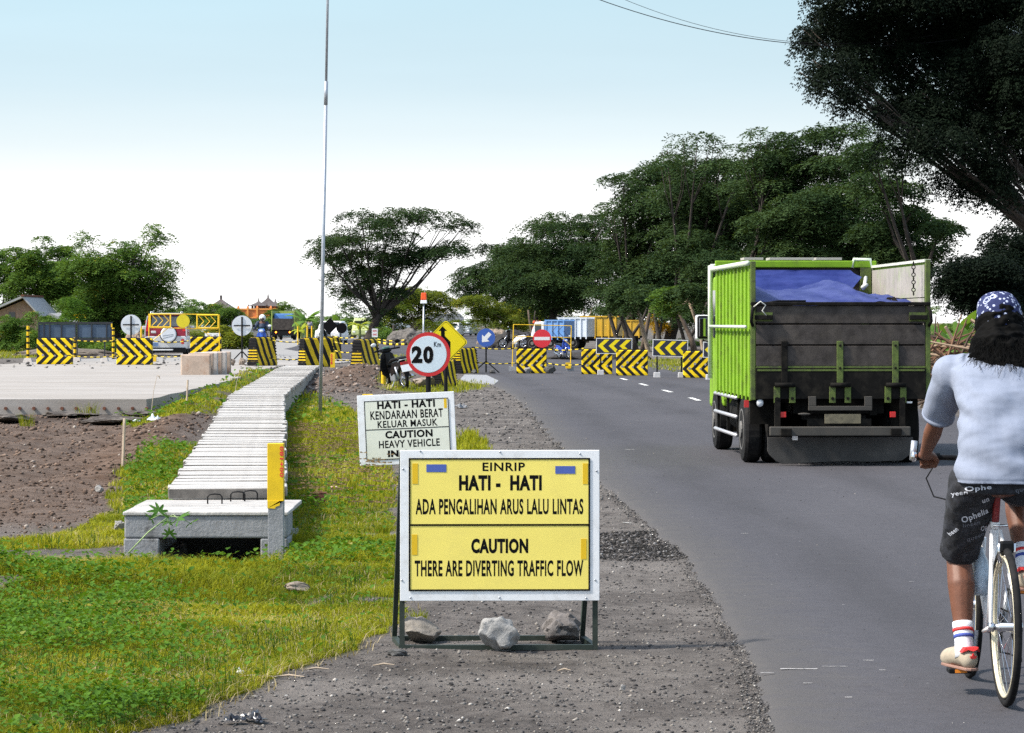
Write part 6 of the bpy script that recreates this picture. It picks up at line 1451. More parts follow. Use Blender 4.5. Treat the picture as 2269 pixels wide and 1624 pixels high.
m_lb = M('light_blue_paint', (.13, .3, .62), .5, var=.12, dirt=(.3, .35, .4)); m_tw = M('truck_white', (.66, .72, .8), .5, var=.06, dirt=(.45, .5, .55), dirtamt=.4); m_ty = M('truck_yellow', (.62, .38, .03), .5, var=.12, dirt=(.35, .22, .05), dirtamt=.6)
def atx(px, d): x = (px - CX) / FPX * d; return Vector((x, d, float(smooth_h(x, d)) + .005))
small_truck('light blue tipper with a pale cab, leftmost of the three parked trucks', atx(1262, 146), R(72), m_lb, M('cab_white', (.7, .72, .75), .4), cs=.8, cl=.5, sc=.86, L=1.15, Hb=.95, zb=.72, ribs=4, group='trucks parked under the trees')
small_truck('white tipper truck parked between the blue and yellow ones', atx(1309, 150), R(76), m_tw, m_tw, cs=.7, sc=.88, L=1.7, Hb=1.05, zb=.72, ribs=6, group='trucks parked under the trees')
small_truck('mustard yellow tipper truck parked beneath the leaning trees', atx(1373, 153), R(78), m_ty, m_ty, cs=.7, sc=.9, L=2.1, Hb=1.1, zb=.72, ribs=6, group='trucks parked under the trees')
small_truck('far mustard truck mostly hidden among the tree trunks', atx(1424, 170), R(76), m_ty, m_ty, L=1.2, Hb=1.0, zb=.7, ribs=3, cs=.7, sc=.85)
def small_car(label, loc, rz, col, name='distant_car', h=1.45, w_=.82, van=False):
    r_ = thing(name, label, 'car' if not van else 'van', loc, rz)
    mb = MB(); carbody(mb, [(0, sec(w_ * .97, w_ * .95, .28, .85)), (.15, sec(w_, w_ * .98, .22, .9)), (3.7, sec(w_, w_ * .98, .22, .88)), (4.0, sec(w_ * .93, w_ * .88, .3, .75))]); mb.build('body', col, r_, bevel=.04)
    mb = MB(); carbody(mb, [(.35 if not van else .05, sec(w_ * .95, w_ * .78, .85, h)), (2.2 if not van else 3.0, sec(w_ * .95, w_ * .78, .85, h)), (3.0 if not van else 3.7, sec(w_ * .93, w_ * .7, .8, .95))]); cb = mb.build('cabin', col, r_, bevel=.04)
    y0 = .34 if not van else .04
    MB().prism([(-w_ * .8, .95), (w_ * .8, .95), (w_ * .68, h - .1), (-w_ * .68, h - .1)], y0 - .02, y0).build('rear_window', m_glass, cb)
    yw = 2.62 if not van else 3.38; MB().box((0, yw, (h + .95) / 2), (w_ * 1.45, .03, .62), rot=(R(-57 if not van else -50), 0, 0)).build('windscreen', m_glass, cb)
    for sx in (-1, 1):
        MB().bx(sx * .6 - .13, sx * .6 + .13, -.03, .0, .6, .75).build('tail_lamp', m_redlamp, r_); MB().bx(sx * .6 - .13, sx * .6 + .13, 3.98, 4.02, .5, .66).build('headlamp', m_whiteplain, r_)
        MB().prism([(.6, .98), (2.3, .98), (2.1, h - .12), (.7, h - .12)], sx * w_ * .9 - .02, sx * w_ * .9 + .02, 'x').build('side_window', m_glass, cb)
        wheel(r_, sx * (w_ - .1), .7, .3, .18, face=sx); wheel(r_, sx * (w_ - .1), 3.2, .3, .18, face=sx)
    return r_
small_car('white car approaching behind the black covered signs', atx(744, 190), R(176), m_whiteplain)
small_car('pale green and yellow minibus with blue windscreen left of the tree trunk', atx(806, 290), R(178), M('bus_green', (.42, .48, .2), .5), 'distant_van', 1.9, .85, True)
small_car('white car far away down the road under the trees', atx(1010, 300), R(172), m_whiteplain); small_car('second small far white car right of the speed sign', atx(1043, 330), R(168), M('far_grey', (.3, .34, .38), .4))
small_car('white van far behind the parked motorcycle', atx(905, 330), R(110), m_whiteplain, 'distant_van', 1.8, .85, True)

# ================================================================ MOTORCYCLES
def motorbike(label, loc, rz, col, panel=None, lean=0, scale=1., name='motorcycle'):
    r_ = thing(name, label, 'motorcycle', loc, group=None); r_.rotation_euler = (0, lean, rz); r_.scale = (scale,) * 3; panel = panel or col
    for y in (0, 1.22):
        w_ = MB().ring((0, y, .29), .25, .045, 'x', 30, 8).build('wheel', m_rubber, r_, smooth=True); MB().ring((0, y, .29), .2, .014, 'x', 24, 6).build('rim', m_chrome, w_, smooth=True)
        MB().cyl((-.06, y, .29), (.06, y, .29), .05, 14).build('hub', m_steel, w_)
        for i in range(6): a = i * 1.047; MB().bar((0, y, .29), (0, y + .2 * math.cos(a), .29 + .2 * math.sin(a)), .014).build('spoke', m_steel, w_)
    MB().prism([(-.2, .62), (-.05, .78), (.35, .72), (.62, .45), (.55, .33), (.3, .42), (.0, .5)], -.11, .11, 'x').build('rear_body', col, r_, bevel=.03)
    MB().prism([(-.18, .79), (-.1, .85), (.35, .81), (.58, .72), (.5, .68), (.3, .74), (-.05, .78)], -.13, .13, 'x').build('seat', m_black, r_, bevel=.03)
    MB().prism([(-.2, .42), (-.24, .62), (-.17, .9), (-.08, .97), (.08, .97), (.17, .9), (.24, .62), (.2, .42), (.1, .3), (-.1, .3)], .86, .91).build('leg_shield', panel, r_, bevel=.02); MB().prism([(.82, .95), (1.0, .95), (1.03, .7), (.95, .45), (.8, .6)], -.07, .07, 'x').build('steering_cover', panel, r_, bevel=.03); MB().prism([(.3, .42), (.86, .42), (.84, .56), (.62, .52), (.45, .62), (.3, .66)], -.06, .06, 'x').build('frame_tunnel', panel, r_, bevel=.02)
    MB().prism([(.98, .62), (1.25, .64), (1.48, .45), (1.42, .43), (1.22, .58), (.98, .55)], -.06, .06, 'x').build('front_mudguard', panel, r_, bevel=.02)
    MB().prism([(-.1, .6), (-.32, .46), (-.34, .34), (-.28, .44), (-.05, .54)], -.07, .07, 'x').build('rear_mudguard', m_black, r_, bevel=.01)
    MB().box((0, .92, 1.01), (.32, .2, .11), top=.75).build('headlamp_cowl', panel, r_, bevel=.04); MB().ell((0, 1.03, .98), (.09, .04, .06), 12, 8).build('headlamp', M('lamp_glass', (.6, .65, .7), .1), r_, smooth=True)
    MB().box((0, .84, 1.075), (.17, .06, .04)).build('dial', M('dial', (.1, .25, .2), .2), r_)
    MB().tube([(-.36, .8, 1.02), (-.2, .86, 1.02), (0, .9, 1.02), (.2, .86, 1.02), (.36, .8, 1.02)], .024, 8).build('handlebar', m_black, r_, smooth=True)
    for sx in (-1, 1):
        MB().tube([(sx * .22, .86, 1.03), (sx * .3, .84, 1.16)], .011, 6).build('mirror_stem', m_black, r_); MB().ell((sx * .33, .84, 1.19), (.075, .02, .05), 12, 8).build('mirror', m_white if sx < 0 else m_black, r_, smooth=True)
        MB().tube([(sx * .085, .95, .75), (sx * .09, 1.22, .29)], .024, 8).build('fork', m_chrome, r_, smooth=True); MB().tube([(sx * .13, .1, .6), (sx * .12, .0, .3)], .028, 8).build('shock_absorber', m_steel, r_, smooth=True)
    MB().tube([(.1, .55, .3), (.15, .3, .22), (.16, -.05, .3), (.16, -.25, .34)], [.02, .025, .045, .05], 10).build('exhaust', m_chrome, r_, smooth=True)
    MB().box((0, .5, .32), (.2, .32, .22)).build('engine', m_steel, r_, bevel=.03); MB().box((0, -.24, .68), (.2, .05, .08)).build('tail_lamp', m_redlamp, r_, bevel=.01)
    MB().box((0, -.33, .56), (.27, .01, .18), rot=(R(-20), 0, 0)).build('number_plate', m_white, r_); MB().tube([(-.12, -.1, .72), (-.12, -.26, .78), (.12, -.26, .78), (.12, -.1, .72)], .012, 6).build('grab_rail', m_steel, r_, smooth=True)
    MB().tube([(-.05, .45, .25), (-.22, .42, .02)], .014, 6).build('side_stand', m_steel, r_)
    return r_
p = gnd(893, 863); motorbike('black motorcycle parked leaning on its stand behind the speed sign', p + Vector((0.05, 0, 0)), R(24), M('glossy_black', (.006, .006, .007), .25, spec=.3), lean=R(-10), scale=.95)
MB_ = motorbike('blue motorcycle ridden by a helmeted person behind the striped barrier', atx(577, 121) + Vector((-.0, 1.3, .03)), R(181), M('moto_blue', (.03, .08, .42), .25), M('moto_bluewhite', (.04, .12, .5), .25, var=.3, scale=2))
motorbike('blue motorcycle parked on the road right of the no entry sign', atx(1240, 117) + Vector((0, 0, .06)), R(205), M('moto_blue', (.03, .08, .42), .25), lean=R(6), scale=.72)
motorbike('white and black motorcycle parked beside the dark soil heap', atx(1160, 152) + Vector((0, 0, .03)), R(75), m_white, m_black, lean=R(6), scale=.9)
motorbike('far dark motorcycle by the white car behind the black signs', atx(722, 185) + Vector((0, 0, .03)), R(170), m_black, scale=.95)
# rider of the blue motorcycle (faces the camera)
Jm = dict(pelvis=(0, 0, .85), chest=(0, -.08, 1.18), neck=(0, -.09, 1.36), head=(0, -.11, 1.49), hipL=(-.1, -.02, .82), kneeL=(-.22, -.42, .72), ankleL=(-.18, -.22, .33), toeL=(-.2, -.38, .27),
          hipR=(.1, -.02, .82), kneeR=(.22, -.42, .72), ankleR=(.18, -.22, .33), toeR=(.2, -.38, .27), shL=(-.18, -.08, 1.3), elL=(-.3, -.25, 1.1), wrL=(-.33, -.43, 1.02), handL=(-.33, -.5, 1.03),
          shR=(.18, -.08, 1.3), elR=(.3, -.25, 1.1), wrR=(.33, -.43, 1.02), handR=(.33, -.5, 1.03), face=(0, -1, 0))
def clothed(J, loc, label, shirt, trouser, helmet=None, hairmat=None, sarong=None):
    o = person_body(J, voxel=.018, fine=False); o.location = loc; tag(o, label, 'person'); v = {a: Vector(b_) for a, b_ in J.items()}
    mb = MB(); mb.tube([v['pelvis'] + Vector((0, 0, -.03)), v['pelvis'].lerp(v['chest'], .5), v['chest'], v['neck'] - Vector((0, 0, .06))], [.16, .15, .175, .1], 16)
    for s_ in 'LR': mb.tube([v['sh' + s_], v['el' + s_], v['el' + s_].lerp(v['wr' + s_], .85)], [.085, .065, .055], 12); mb.ell(v['sh' + s_], .088, 10, 8); mb.ell(v['el' + s_], .065, 10, 8)
    remeshed(mb, 'jacket', shirt, o, .018, 3, noise=.008)
    mb = MB()
    if sarong: mb.tube([v['pelvis'] + Vector((0, 0, .05)), v['kneeL'].lerp(v['kneeR'], .5), v['ankleL'].lerp(v['ankleR'], .5) + Vector((0, 0, .2))], [.17, .18, .2], 14)
    else:
        for s_ in 'LR': mb.tube([v['hip' + s_] + Vector((0, 0, .03)), v['knee' + s_], v['ankle' + s_] + Vector((0, 0, .05))], [.11, .078, .06], 12); mb.ell(v['knee' + s_], .078, 10, 8)
        mb.ell(v['pelvis'], (.17, .13, .12), 12, 8)
    remeshed(mb, 'trousers' if not sarong else 'sarong', trouser, o, .018, 3)
    for s_ in 'LR':
        a, b_ = v['ankle' + s_], v['toe' + s_]; mb = MB(); mb.tube([a + Vector((0, 0, -.03)), b_], [.05, .035], 10); mb.build('shoe', m_black, o, smooth=True)
    h_ = v['head']; f = Vector(J.get('face', (0, 1, 0)))
    if helmet:
        mb = MB(); mb.ell(h_ + Vector((0, 0, .03)) - f * .02, (.135, .15, .14), 18, 12); mb.build('helmet', helmet, o, smooth=True); mb = MB(); mb.ell(h_ + f * .075 + Vector((0, 0, -.02)), (.1, .09, .07), 14, 10); mb.build('visor', M('visor', (.09, .07, .06), .15), o, smooth=True)
    else: mb = MB(); mb.ell(h_ + Vector((0, 0, .025)) - f * .015, (.086, .1, .108), 14, 10); mb.build('hair', m_hair, o, smooth=True)
    return o
clothed(Jm, MB_.location + Vector((0, -.25, 0)), 'motorcycle rider in dark jacket and white helmet facing the camera', M('dark_jacket', (.02, .035, .07), .8, var=.2), M('dark_trousers', (.03, .03, .03), .8), helmet=m_whiteplain)
Js = dict(pelvis=(0, 0, .92), chest=(0, .0, 1.25), neck=(0, 0, 1.45), head=(0, .02, 1.58), hipL=(-.09, 0, .9), kneeL=(-.1, .03, .5), ankleL=(-.1, 0, .1), toeL=(-.11, .15, .04), hipR=(.09, 0, .9), kneeR=(.1, .03, .5), ankleR=(.1, 0, .1), toeR=(.11, .15, .04),
          shL=(-.17, 0, 1.38), elL=(-.22, .02, 1.12), wrL=(-.22, .06, .88), handL=(-.22, .08, .8), shR=(.17, 0, 1.38), elR=(.22, .02, 1.12), wrR=(.22, .06, .88), handR=(.22, .08, .8))
clothed(Js, atx(523, 165), 'pedestrian in a brown sarong half hidden by the left round sign', M('dark_shirt', (.05, .04, .04), .8), M('brown_sarong', (.12, .05, .045), .85, var=.5, scale=20), sarong=True)
Jk = dict(Js); clothed(Jk, atx(685, 240), 'far pedestrian in grey shirt beside the banana plants', M('mauve_shirt', (.3, .28, .38), .8), M('dark_trousers', (.03, .03, .03), .8))
clothed(Jk, atx(1190, 180), 'far worker in an orange shirt by the dark soil heap', M('orange_shirt', (.7, .1, .03), .8), M('dark_trousers', (.03, .03, .03), .8))

# ================================================================ SOIL HEAPS
def heap(label, px, d, rx, ry, rz, mat, seed):
    b = bmesh.new(); bmesh.ops.create_icosphere(b, subdivisions=5, radius=1)
    for v in b.verts:
        q_ = 1 + .5 * (float(fbm(v.co.x * 2 + seed, v.co.y * 2 + v.co.z, 1.5, 4)) - .5); v.co = Vector((v.co.x * rx * q_, v.co.y * ry * q_, max(-.1, v.co.z) * rz * q_ * (1 if v.co.z > 0 else 1)))
    me = bpy.data.meshes.new('soil_heap'); b.to_mesh(me); b.free(); me.materials.append(mat); o = bpy.data.objects.new('soil_heap', me); COL.objects.link(o); o.location = atx(px, d); return tag(o, label, 'soil heap')
m_hb = M('black_soil', (.028, .026, .026), .95, var=.4, scale=5, bmp=.9); m_hbr = M('brown_soil', (.25, .19, .14), .95, var=.3, scale=4, bmp=.9)
heap('black soil heap right of the blue arrow sign', 1140, 156, 1.35, 1.2, .85, m_hb, 1); heap('low black soil heap spreading right towards the parked trucks', 1195, 158, 1.1, 1.0, .55, m_hb, 5)
heap('brown soil heap beyond the blue arrow sign', 1098, 185, 1.1, 1.4, .9, m_hbr, 3); heap('grey rubble heap behind the round speed sign', 905, 175, 1.5, 1.2, .95, M('grey_rubble', (.12, .11, .1), .95, var=.5, scale=6, bmp=.9), 7)
heap('brown soil heap behind the left round sign', 302, 130, .8, .7, .95, m_hbr, 9)
heap('low soil bank behind the dark blue panel', 150, 122, 2.2, .9, .28, M('bank_soil', (.13, .11, .09), .95, var=.4, bmp=.8), 12)
heap('low dark soil ridge on the road behind the striped barriers', 1330, 118, 2.0, 1.2, .3, m_hb, 14)

# ================================================================ BUILDINGS
m_brickw = M('brick_wall', (.36, .22, .17), .9, var=.25, scale=6, dirt=(.5, .42, .35), dirtamt=.5); m_roofm = M('metal_roof', (.34, .34, .35), .6, .0, var=.12, dirt=(.3, .25, .2), dirtamt=.4)
d_ = 156; kd = d_ / FPX; h = thing('brick_house', 'small brick house with grey metal gable roof behind the left bushes', 'house', atx(18, d_)); z_ = lambda py: CAMH + (714 - py) * kd - .25
x_ = lambda px: (px - 18) * kd
mb = MB(); mb.prism([(x_(-45), 0), (x_(82), 0), (x_(82), z_(694)), (x_(56), z_(664)), (x_(-45), z_(706))], 0, 5); mb.build('wall', m_brickw, h)
mb = MB(); mb.prism([(x_(53), z_(655)), (x_(93), z_(700)), (x_(93), z_(704)), (x_(53), z_(660))], -.5, 6); rf = mb.build('roof', m_roofm, h)
mb = MB(); mb.prism([(x_(53), z_(655)), (x_(-60), z_(704)), (x_(-60), z_(709)), (x_(53), z_(660))], -.5, 6); mb.build('roof', m_roofm, h)
mb = MB(); mb.bx(x_(50), x_(57), -.55, 6, z_(657), z_(653)); mb.build('ridge_cap', m_rust, rf)
MB().bx(x_(20), x_(34), -.05, .0, .8, 1.9).build('window', m_glass, h)
d_ = 158; kd = d_ / FPX; h = thing('shed', 'low shed with a pale metal roof between the left trees', 'shed', atx(130, d_)); x_ = lambda px: (px - 130) * kd
MB().bx(x_(108), x_(150), 0, 3, 0, z_(712)).build('wall', M('shed_wall', (.2, .17, .14), .9), h); MB().prism([(x_(97), z_(701)), (x_(112), z_(694)), (x_(168), z_(716)), (x_(150), z_(716))], -.3, 3.3).build('roof', m_roofm, h)
# dark thatched/tiled roof house
m_tile = M('old_tile', (.085, .07, .068), .9, var=.4, scale=4, dirt=(.2, .19, .18), dirtamt=.5, bmp=.6)
d_ = 330; kd = d_ / FPX; Z_ = lambda py: CAMH + (714 - py) * kd - .15
def hiproof(mb, cx, cy, zb_, zt_, hw, hd, curve=.25, n=6):
    prev = None; vs = []
    for i in range(n + 1):
        t_ = i / n; s_ = (1 - t_) ** (1 + curve); z = zb_ + (zt_ - zb_) * t_; vs += [(cx - hw * s_, cy - hd * s_, z), (cx + hw * s_, cy - hd * s_, z), (cx + hw * s_, cy + hd * s_, z), (cx - hw * s_, cy + hd * s_, z)]
    fs = [(i * 4 + j, i * 4 + (j + 1) % 4, i * 4 + 4 + (j + 1) % 4, i * 4 + 4 + j) for i in range(n) for j in range(4)]
    mb.add(vs, fs + [(0, 3, 2, 1)])
h = thing('tiled_house', 'house with dark pyramid roof behind bushes left of the temple', 'house', atx(484, d_)); x_ = lambda px: (px - 484) * kd
MB().bx(x_(444), x_(524), 1, 5, 0, Z_(694)).build('wall', m_white, h); mb = MB(); hiproof(mb, 0, 3, Z_(697), Z_(661), 50 * kd, 3.4, .05); rf = mb.build('roof', m_tile, h); MB().box((0, 3, Z_(658)), (.25, .25, .45)).build('roof_finial', m_tile, rf)
# orange temple on a terrace
d_ = 360; kd = d_ / FPX; x_ = lambda px: (px - 580) * kd; m_orange = M('orange_brick', (.62, .2, .06), .85, var=.15, scale=2, dirt=(.4, .2, .12), dirtamt=.5); m_orange2 = M('orange_trim', (.8, .33, .08), .8, var=.15)
h = thing('temple', 'small orange brick temple with curved grey tiled roofs behind a wall', 'temple', atx(580, d_))
MB().bx(x_(500), x_(640), 0, 8, 0, Z_(703)).build('base_wall', M('temple_grey', (.25, .25, .27), .9), h)
for a, b_ in ((527, 549), (550, 569), (570, 600), (601, 628)): MB().bx(x_(a), x_(b_), -.1, .3, Z_(703), Z_(686)).build('wall_panel', m_orange, h)
MB().bx(x_(525), x_(628), -.2, .35, Z_(686), Z_(683)).build('wall_coping', m_orange2, h); MB().bx(x_(526), x_(600), -.15, .3, Z_(705), Z_(702)).build('wall_plinth', m_orange2, h)
for px in (528, 549, 570, 600, 627):
    MB().bx(x_(px - 2), x_(px + 2), -.25, .4, Z_(703), Z_(681)).build('wall_pier', m_orange2, h); MB().box((x_(px), .1, Z_(679)), (5 * kd, .3, 4 * kd), top=.4).build('pier_cap', m_orange, h)
for cx, hw, zt_, zb_, nm in ((570, 20, 668, 677, 'l'), (588, 22, 658, 676, 'c'), (607, 17, 669, 678, 'r')):
    cy = 4 if nm == 'c' else 2
    mb = MB(); hiproof(mb, x_(cx), cy, Z_(zb_), Z_(zt_ - 3), hw * kd, 1.6, .5); rf = mb.build('roof', m_tile, h)
    MB().cyl((x_(cx), cy, Z_(zt_)), (x_(cx), cy, Z_(zt_ - 9)), .12, 6, .02).build('roof_finial', m_tile, rf)
    for q_ in (-.62, 0, .62): MB().bx(x_(cx + q_ * hw) - .12, x_(cx + q_ * hw) + .12, cy - 1, cy - .7, Z_(686), Z_(zb_)).build('column', m_orange2 if nm != 'l' else m_tile, h)
    MB().bx(x_(cx - hw * .55), x_(cx + hw * .55), cy + .6, cy + .9, Z_(686), Z_(zb_)).build('shrine_wall', m_brickw, h)
    for sg in (-1, 1): MB().tube([(x_(cx + sg * hw * .95), cy - 1.5, Z_(zb_)), (x_(cx + sg * hw * 1.04), cy - 1.6, Z_(zb_ - 2.2))], .07, 5).build('eave_horn', m_tile, h)
MB().cyl((x_(595), 4, Z_(668)), (x_(595), 4, Z_(650)), .03, 5).build('aerial', m_steel, h)
for i, (px, d_, w_, hh, col, lab) in enumerate([(655, 300, 2.6, 1.9, m_orange2, 'low orange roofed hut beside the banana plants'), (985, 380, 4.5, 2.6, m_concg, 'far grey hut with flat roof behind the diamond sign'), (2235, 120, 2.6, 2.0, m_white, 'white wall of a building behind the cyclist')]):
    b_ = thing('hut', lab, 'hut', atx(px, d_)); MB().bx(-w_ / 2, w_ / 2, 0, 3, 0, hh * .7).build('wall', m_white if i < 2 else m_white, b_); MB().prism([(-w_ / 2 - .3, hh * .7), (w_ / 2 + .3, hh * .7), (w_ / 2 - .3, hh), (-w_ / 2 + .3, hh)], -.4, 3.4).build('roof', col, b_)
b_ = thing('grey_wall', 'long pale block wall seen between the leaning tree trunks', 'wall', atx(1545, 190)); kd = 190 / FPX
for i in range(4):
    for j in range(14): MB().bx((-120 + j * 18.2) * kd + (i % 2) * .2, (-120 + j * 18.2 + 17.6) * kd + (i % 2) * .2, 0, .2, .02 + i * .34, .02 + i * .34 + .325).build('block', M('block_wall', (.3, .28, .26), .9, var=.25), b_)

# ================================================================ TREES
m_leafd = leafmat('dark_leaf', (.007, .022, .009), (.07, .115, .04), .25)
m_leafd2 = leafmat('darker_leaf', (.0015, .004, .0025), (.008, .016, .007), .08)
m_leafm = leafmat('mid_leaf', (.018, .055, .012), (.15, .25, .045), .32, yellow=(.35, .28, .03), yamt=.015)
m_leafy = leafmat('yellowish_leaf', (.035, .08, .012), (.22, .24, .035), .4, yellow=(.5, .38, .04), yamt=.06)
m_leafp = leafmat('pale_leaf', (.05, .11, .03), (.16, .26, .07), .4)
def crown(name, clumps, n, leaf, mat, parent, seed, droop=.3, sprig=8, wide=.34, pads=1.0):
    """leaf sprays laid out on many flat pads of twigs inside and around each clump: (cx, cy, cz, rx, ry, rz)"""
    r = np.random.default_rng(seed); C = np.array(clumps, float); vol = (C[:, 3] * C[:, 4] * C[:, 5]) ** .66
    npad = max(12, int(n / 42)); k = r.choice(len(C), npad, p=vol / vol.sum())
    d = r.normal(0, 1, (npad, 3)); d[:, 2] += .15; d /= np.linalg.norm(d, axis=1)[:, None]; rad = np.clip(r.random(npad) ** .42 * 1.12, .1, 1.12)
    PC = C[k, :3] + d * C[k, 3:6] * rad[:, None]
    pr = (C[k, 3] * C[k, 4]) ** .5 * r.uniform(.22, .52, npad) * pads; pr = np.maximum(pr, leaf * 1.2)
    wt = pr ** 1.6; q = r.choice(npad, n, p=wt / wt.sum())
    th = r.random(n) * 2 * np.pi; rr = r.random(n) ** .6; cs, sn = np.cos(th), np.sin(th)
    P = PC[q] + np.c_[cs * rr * pr[q], sn * rr * pr[q], pr[q] * (.20 * (1 - rr ** 2) - .22 * droop * rr + r.normal(0, .075, n))]
    # pads tip outwards with the crown
    P[:, 2] -= .25 * (d[q, 0] * cs + d[q, 1] * sn) * rr * pr[q] * (.5 + droop)
    out = np.c_[cs, sn, -.15 - .6 * droop * rr] + .4 * d[q] * np.array([1, 1, .2]) + r.normal(0, .3, (n, 3)); out /= np.linalg.norm(out, axis=1)[:, None]
    side = np.cross(out, np.array([0, 0, 1.])); side /= np.linalg.norm(side, axis=1)[:, None] + 1e-6; up = np.cross(side, out)
    V = []; L = leaf * .8; T = []; pt = np.clip(.5 + .28 * r.normal(0, 1, npad), 0, 1)
    t0 = np.clip(pt[q] * .75 + .12 * (P[:, 2] - PC[q, 2]) / pr[q] + .12 * r.normal(0, 1, n), 0, 1)
    for s_ in range(sprig):
        t_ = (s_ // 2 + .6) * L * .75; sg = 1 if s_ % 2 else -1
        base = P + out * t_ + np.c_[np.zeros(n), np.zeros(n), -droop * .5 * t_ * t_ / L * np.ones(n)]
        la = side * sg * .8 + out * .5 + r.normal(0, .25, (n, 3)); la[:, 2] -= droop * .6; la /= np.linalg.norm(la, axis=1)[:, None]
        ln = L * (.7 + .5 * r.random(n))[:, None]; wd = np.cross(la, up + r.normal(0, .5, (n, 3))); wd /= np.linalg.norm(wd, axis=1)[:, None] + 1e-6; wd *= L * wide / 2 * 1.2
        V.append(np.stack([base, base + la * ln * .5 + wd, base + la * ln, base + la * ln * .5 - wd], 1)); T.append(np.repeat(np.clip(t0 + .1 * r.normal(0, 1, n), 0, 1)[:, None], 4, 1))
    V = np.stack(V, 1).reshape(-1, 3); T = np.stack(T, 1).reshape(-1); F = np.arange(len(V)).reshape(-1, 4)
    return mesh_np(name, V, F, mat, parent, attr={'tint': T})
def tree(name, label, basepx, d, clumps_px, n, leaf, mat, trunk_r=.25, seed=1, group=None, cat='tree', lean=0, bark=m_bark, depth=1.0, extra=None, limbs=True, straight=False, **kw):
    kd = d / FPX; b_ = atx(basepx, d); r_ = thing(name, label, cat, b_, group=group); rr = random.Random(seed); cl = []
    for c in clumps_px:
        px, py, rx, ry = c[:4]; dy = c[4] if len(c) > 4 else rr.uniform(-1, 1) * depth * 2.2
        x = (px - CX) * (d + dy) / FPX - b_.x; z = CAMH + (HZ - py) * (d + dy) / FPX - b_.z; cl.append((x, dy, z, rx * kd, max(rx * kd * .8, .4) * depth, ry * kd))
    crown('crown', cl, n, leaf, mat, r_, seed, **kw)
    zt = min(c[2] - c[5] for c in cl) ; top = Vector(((sum(c[0] for c in cl) / len(cl) * .5 if limbs and not straight else 0) + lean, 0, max(1.2, min(zt + .6, 3.2))))
    mb = MB(); pts = [Vector((0, 0, -.2)), Vector((0, 0, 0)), Vector((top.x * .3 + rr.uniform(-.1, .1), 0, top.z * .35)), Vector((top.x * .6, .05, top.z * .7)), top]
    mb.tube(pts, [trunk_r * 1.5, trunk_r * 1.15, trunk_r, trunk_r * .85, trunk_r * .7], 10); tk = mb.build('trunk', bark, r_, smooth=True)
    if limbs:
        for c in cl[:14]:
            e = Vector(c[:3]); mid = top.lerp(e, .45) + Vector((0, 0, -.12 * (e - top).length * .6)) + Vector((rr.uniform(-.15, .15), rr.uniform(-.2, .2), 0)); st = pts[3].lerp(top, rr.random())
            mb = MB(); mb.tube([st, st.lerp(mid, .55) + Vector((rr.uniform(-.08, .08), 0, .0)), mid, mid.lerp(e, .55), e], [trunk_r * .45, trunk_r * .33, trunk_r * .25, trunk_r * .15, trunk_r * .05], 6); mb.build('limb', bark, tk, smooth=True)
            for q_ in range(3):
                e2 = e + Vector((rr.uniform(-1, 1) * c[3] * .8, rr.uniform(-1, 1) * c[4] * .6, rr.uniform(.0, .6) * c[5])); mb = MB(); mb.tube([mid.lerp(e, .4), mid.lerp(e2, .7), e2], [trunk_r * .12, trunk_r * .07, .012], 5); mb.build('twig', bark, tk, smooth=True)
    return r_
# umbrella tree in the middle
tree('rain_tree', 'wide umbrella-shaped dark tree standing alone in the middle distance', 818, 262, [(800, 480, 50, 20), (860, 490, 60, 24), (930, 478, 60, 20), (990, 487, 45, 16), (1025, 503, 30, 12), (745, 520, 50, 17), (700, 541, 42, 14), (780, 530, 60, 20), (850, 520, 55, 22), (740, 562, 45, 18), (800, 570, 60, 24), (870, 565, 60, 25), (940, 555, 55, 18), (1000, 548, 55, 14), (1060, 547, 50, 12), (1098, 542, 26, 9), (890, 588, 50, 16), (820, 610, 65, 28), (760, 610, 40, 20), (780, 650, 55, 28), (850, 650, 60, 28), (765, 685, 35, 18), (830, 690, 45, 22)],
     6600, .32, m_leafd, .42, 3, limbs=True, depth=1.3, sprig=8, pads=1.15)
# trees behind it, lit through from behind
tree('leafy_tree', 'yellow-green tree glowing behind the orange lamp', 915, 300, [(900, 665, 55, 28), (950, 670, 45, 30), (880, 700, 40, 22), (985, 690, 22, 22), (930, 705, 40, 18), (860, 730, 35, 18), (965, 720, 35, 14)], 4200, .3, m_leafy, .3, 5, bark=m_bark2)
tree('leafy_tree', 'small bright bush tree at the foot of the umbrella tree', 872, 210, [(868, 738, 28, 16), (850, 750, 24, 14), (885, 752, 20, 12)], 900, .22, m_leafp, .1, 6, limbs=False)
# avenue on the right, back to front
AV = 'dark avenue trees along the right side'
tree('avenue_tree', 'farthest avenue tree at the left tip of the dark row', 1100, 330, [(1060, 610, 50, 28), (1020, 640, 30, 18), (1110, 600, 60, 40), (1150, 570, 60, 40), (1100, 650, 55, 26), (1160, 640, 50, 34), (1040, 665, 40, 16), (1150, 690, 50, 25)], 6500, .34, m_leafd, .3, 11, AV, bark=m_bark2)
tree('avenue_tree', 'far avenue tree with yellow lower leaves above the blue arrow sign', 1150, 300, [(1080, 690, 50, 20), (1130, 700, 55, 22), (1180, 700, 45, 24), (1215, 690, 40, 26), (1050, 668, 40, 14)], 3600, .28, m_leafy, .28, 12, AV, bark=m_bark2)
tree('avenue_tree', 'second avenue tree with rounded top left of the tallest ones', 1215, 240, [(1200, 520, 60, 28), (1260, 500, 70, 26), (1330, 500, 60, 28), (1170, 560, 70, 34), (1250, 560, 80, 40), (1330, 570, 70, 44), (1190, 620, 80, 40), (1280, 630, 90, 44), (1200, 670, 70, 22), (1300, 672, 60, 20), (1140, 600, 50, 30), (1345, 480, 30, 22)], 11000, .30, m_leafd, .36, 13, AV, depth=1.3)
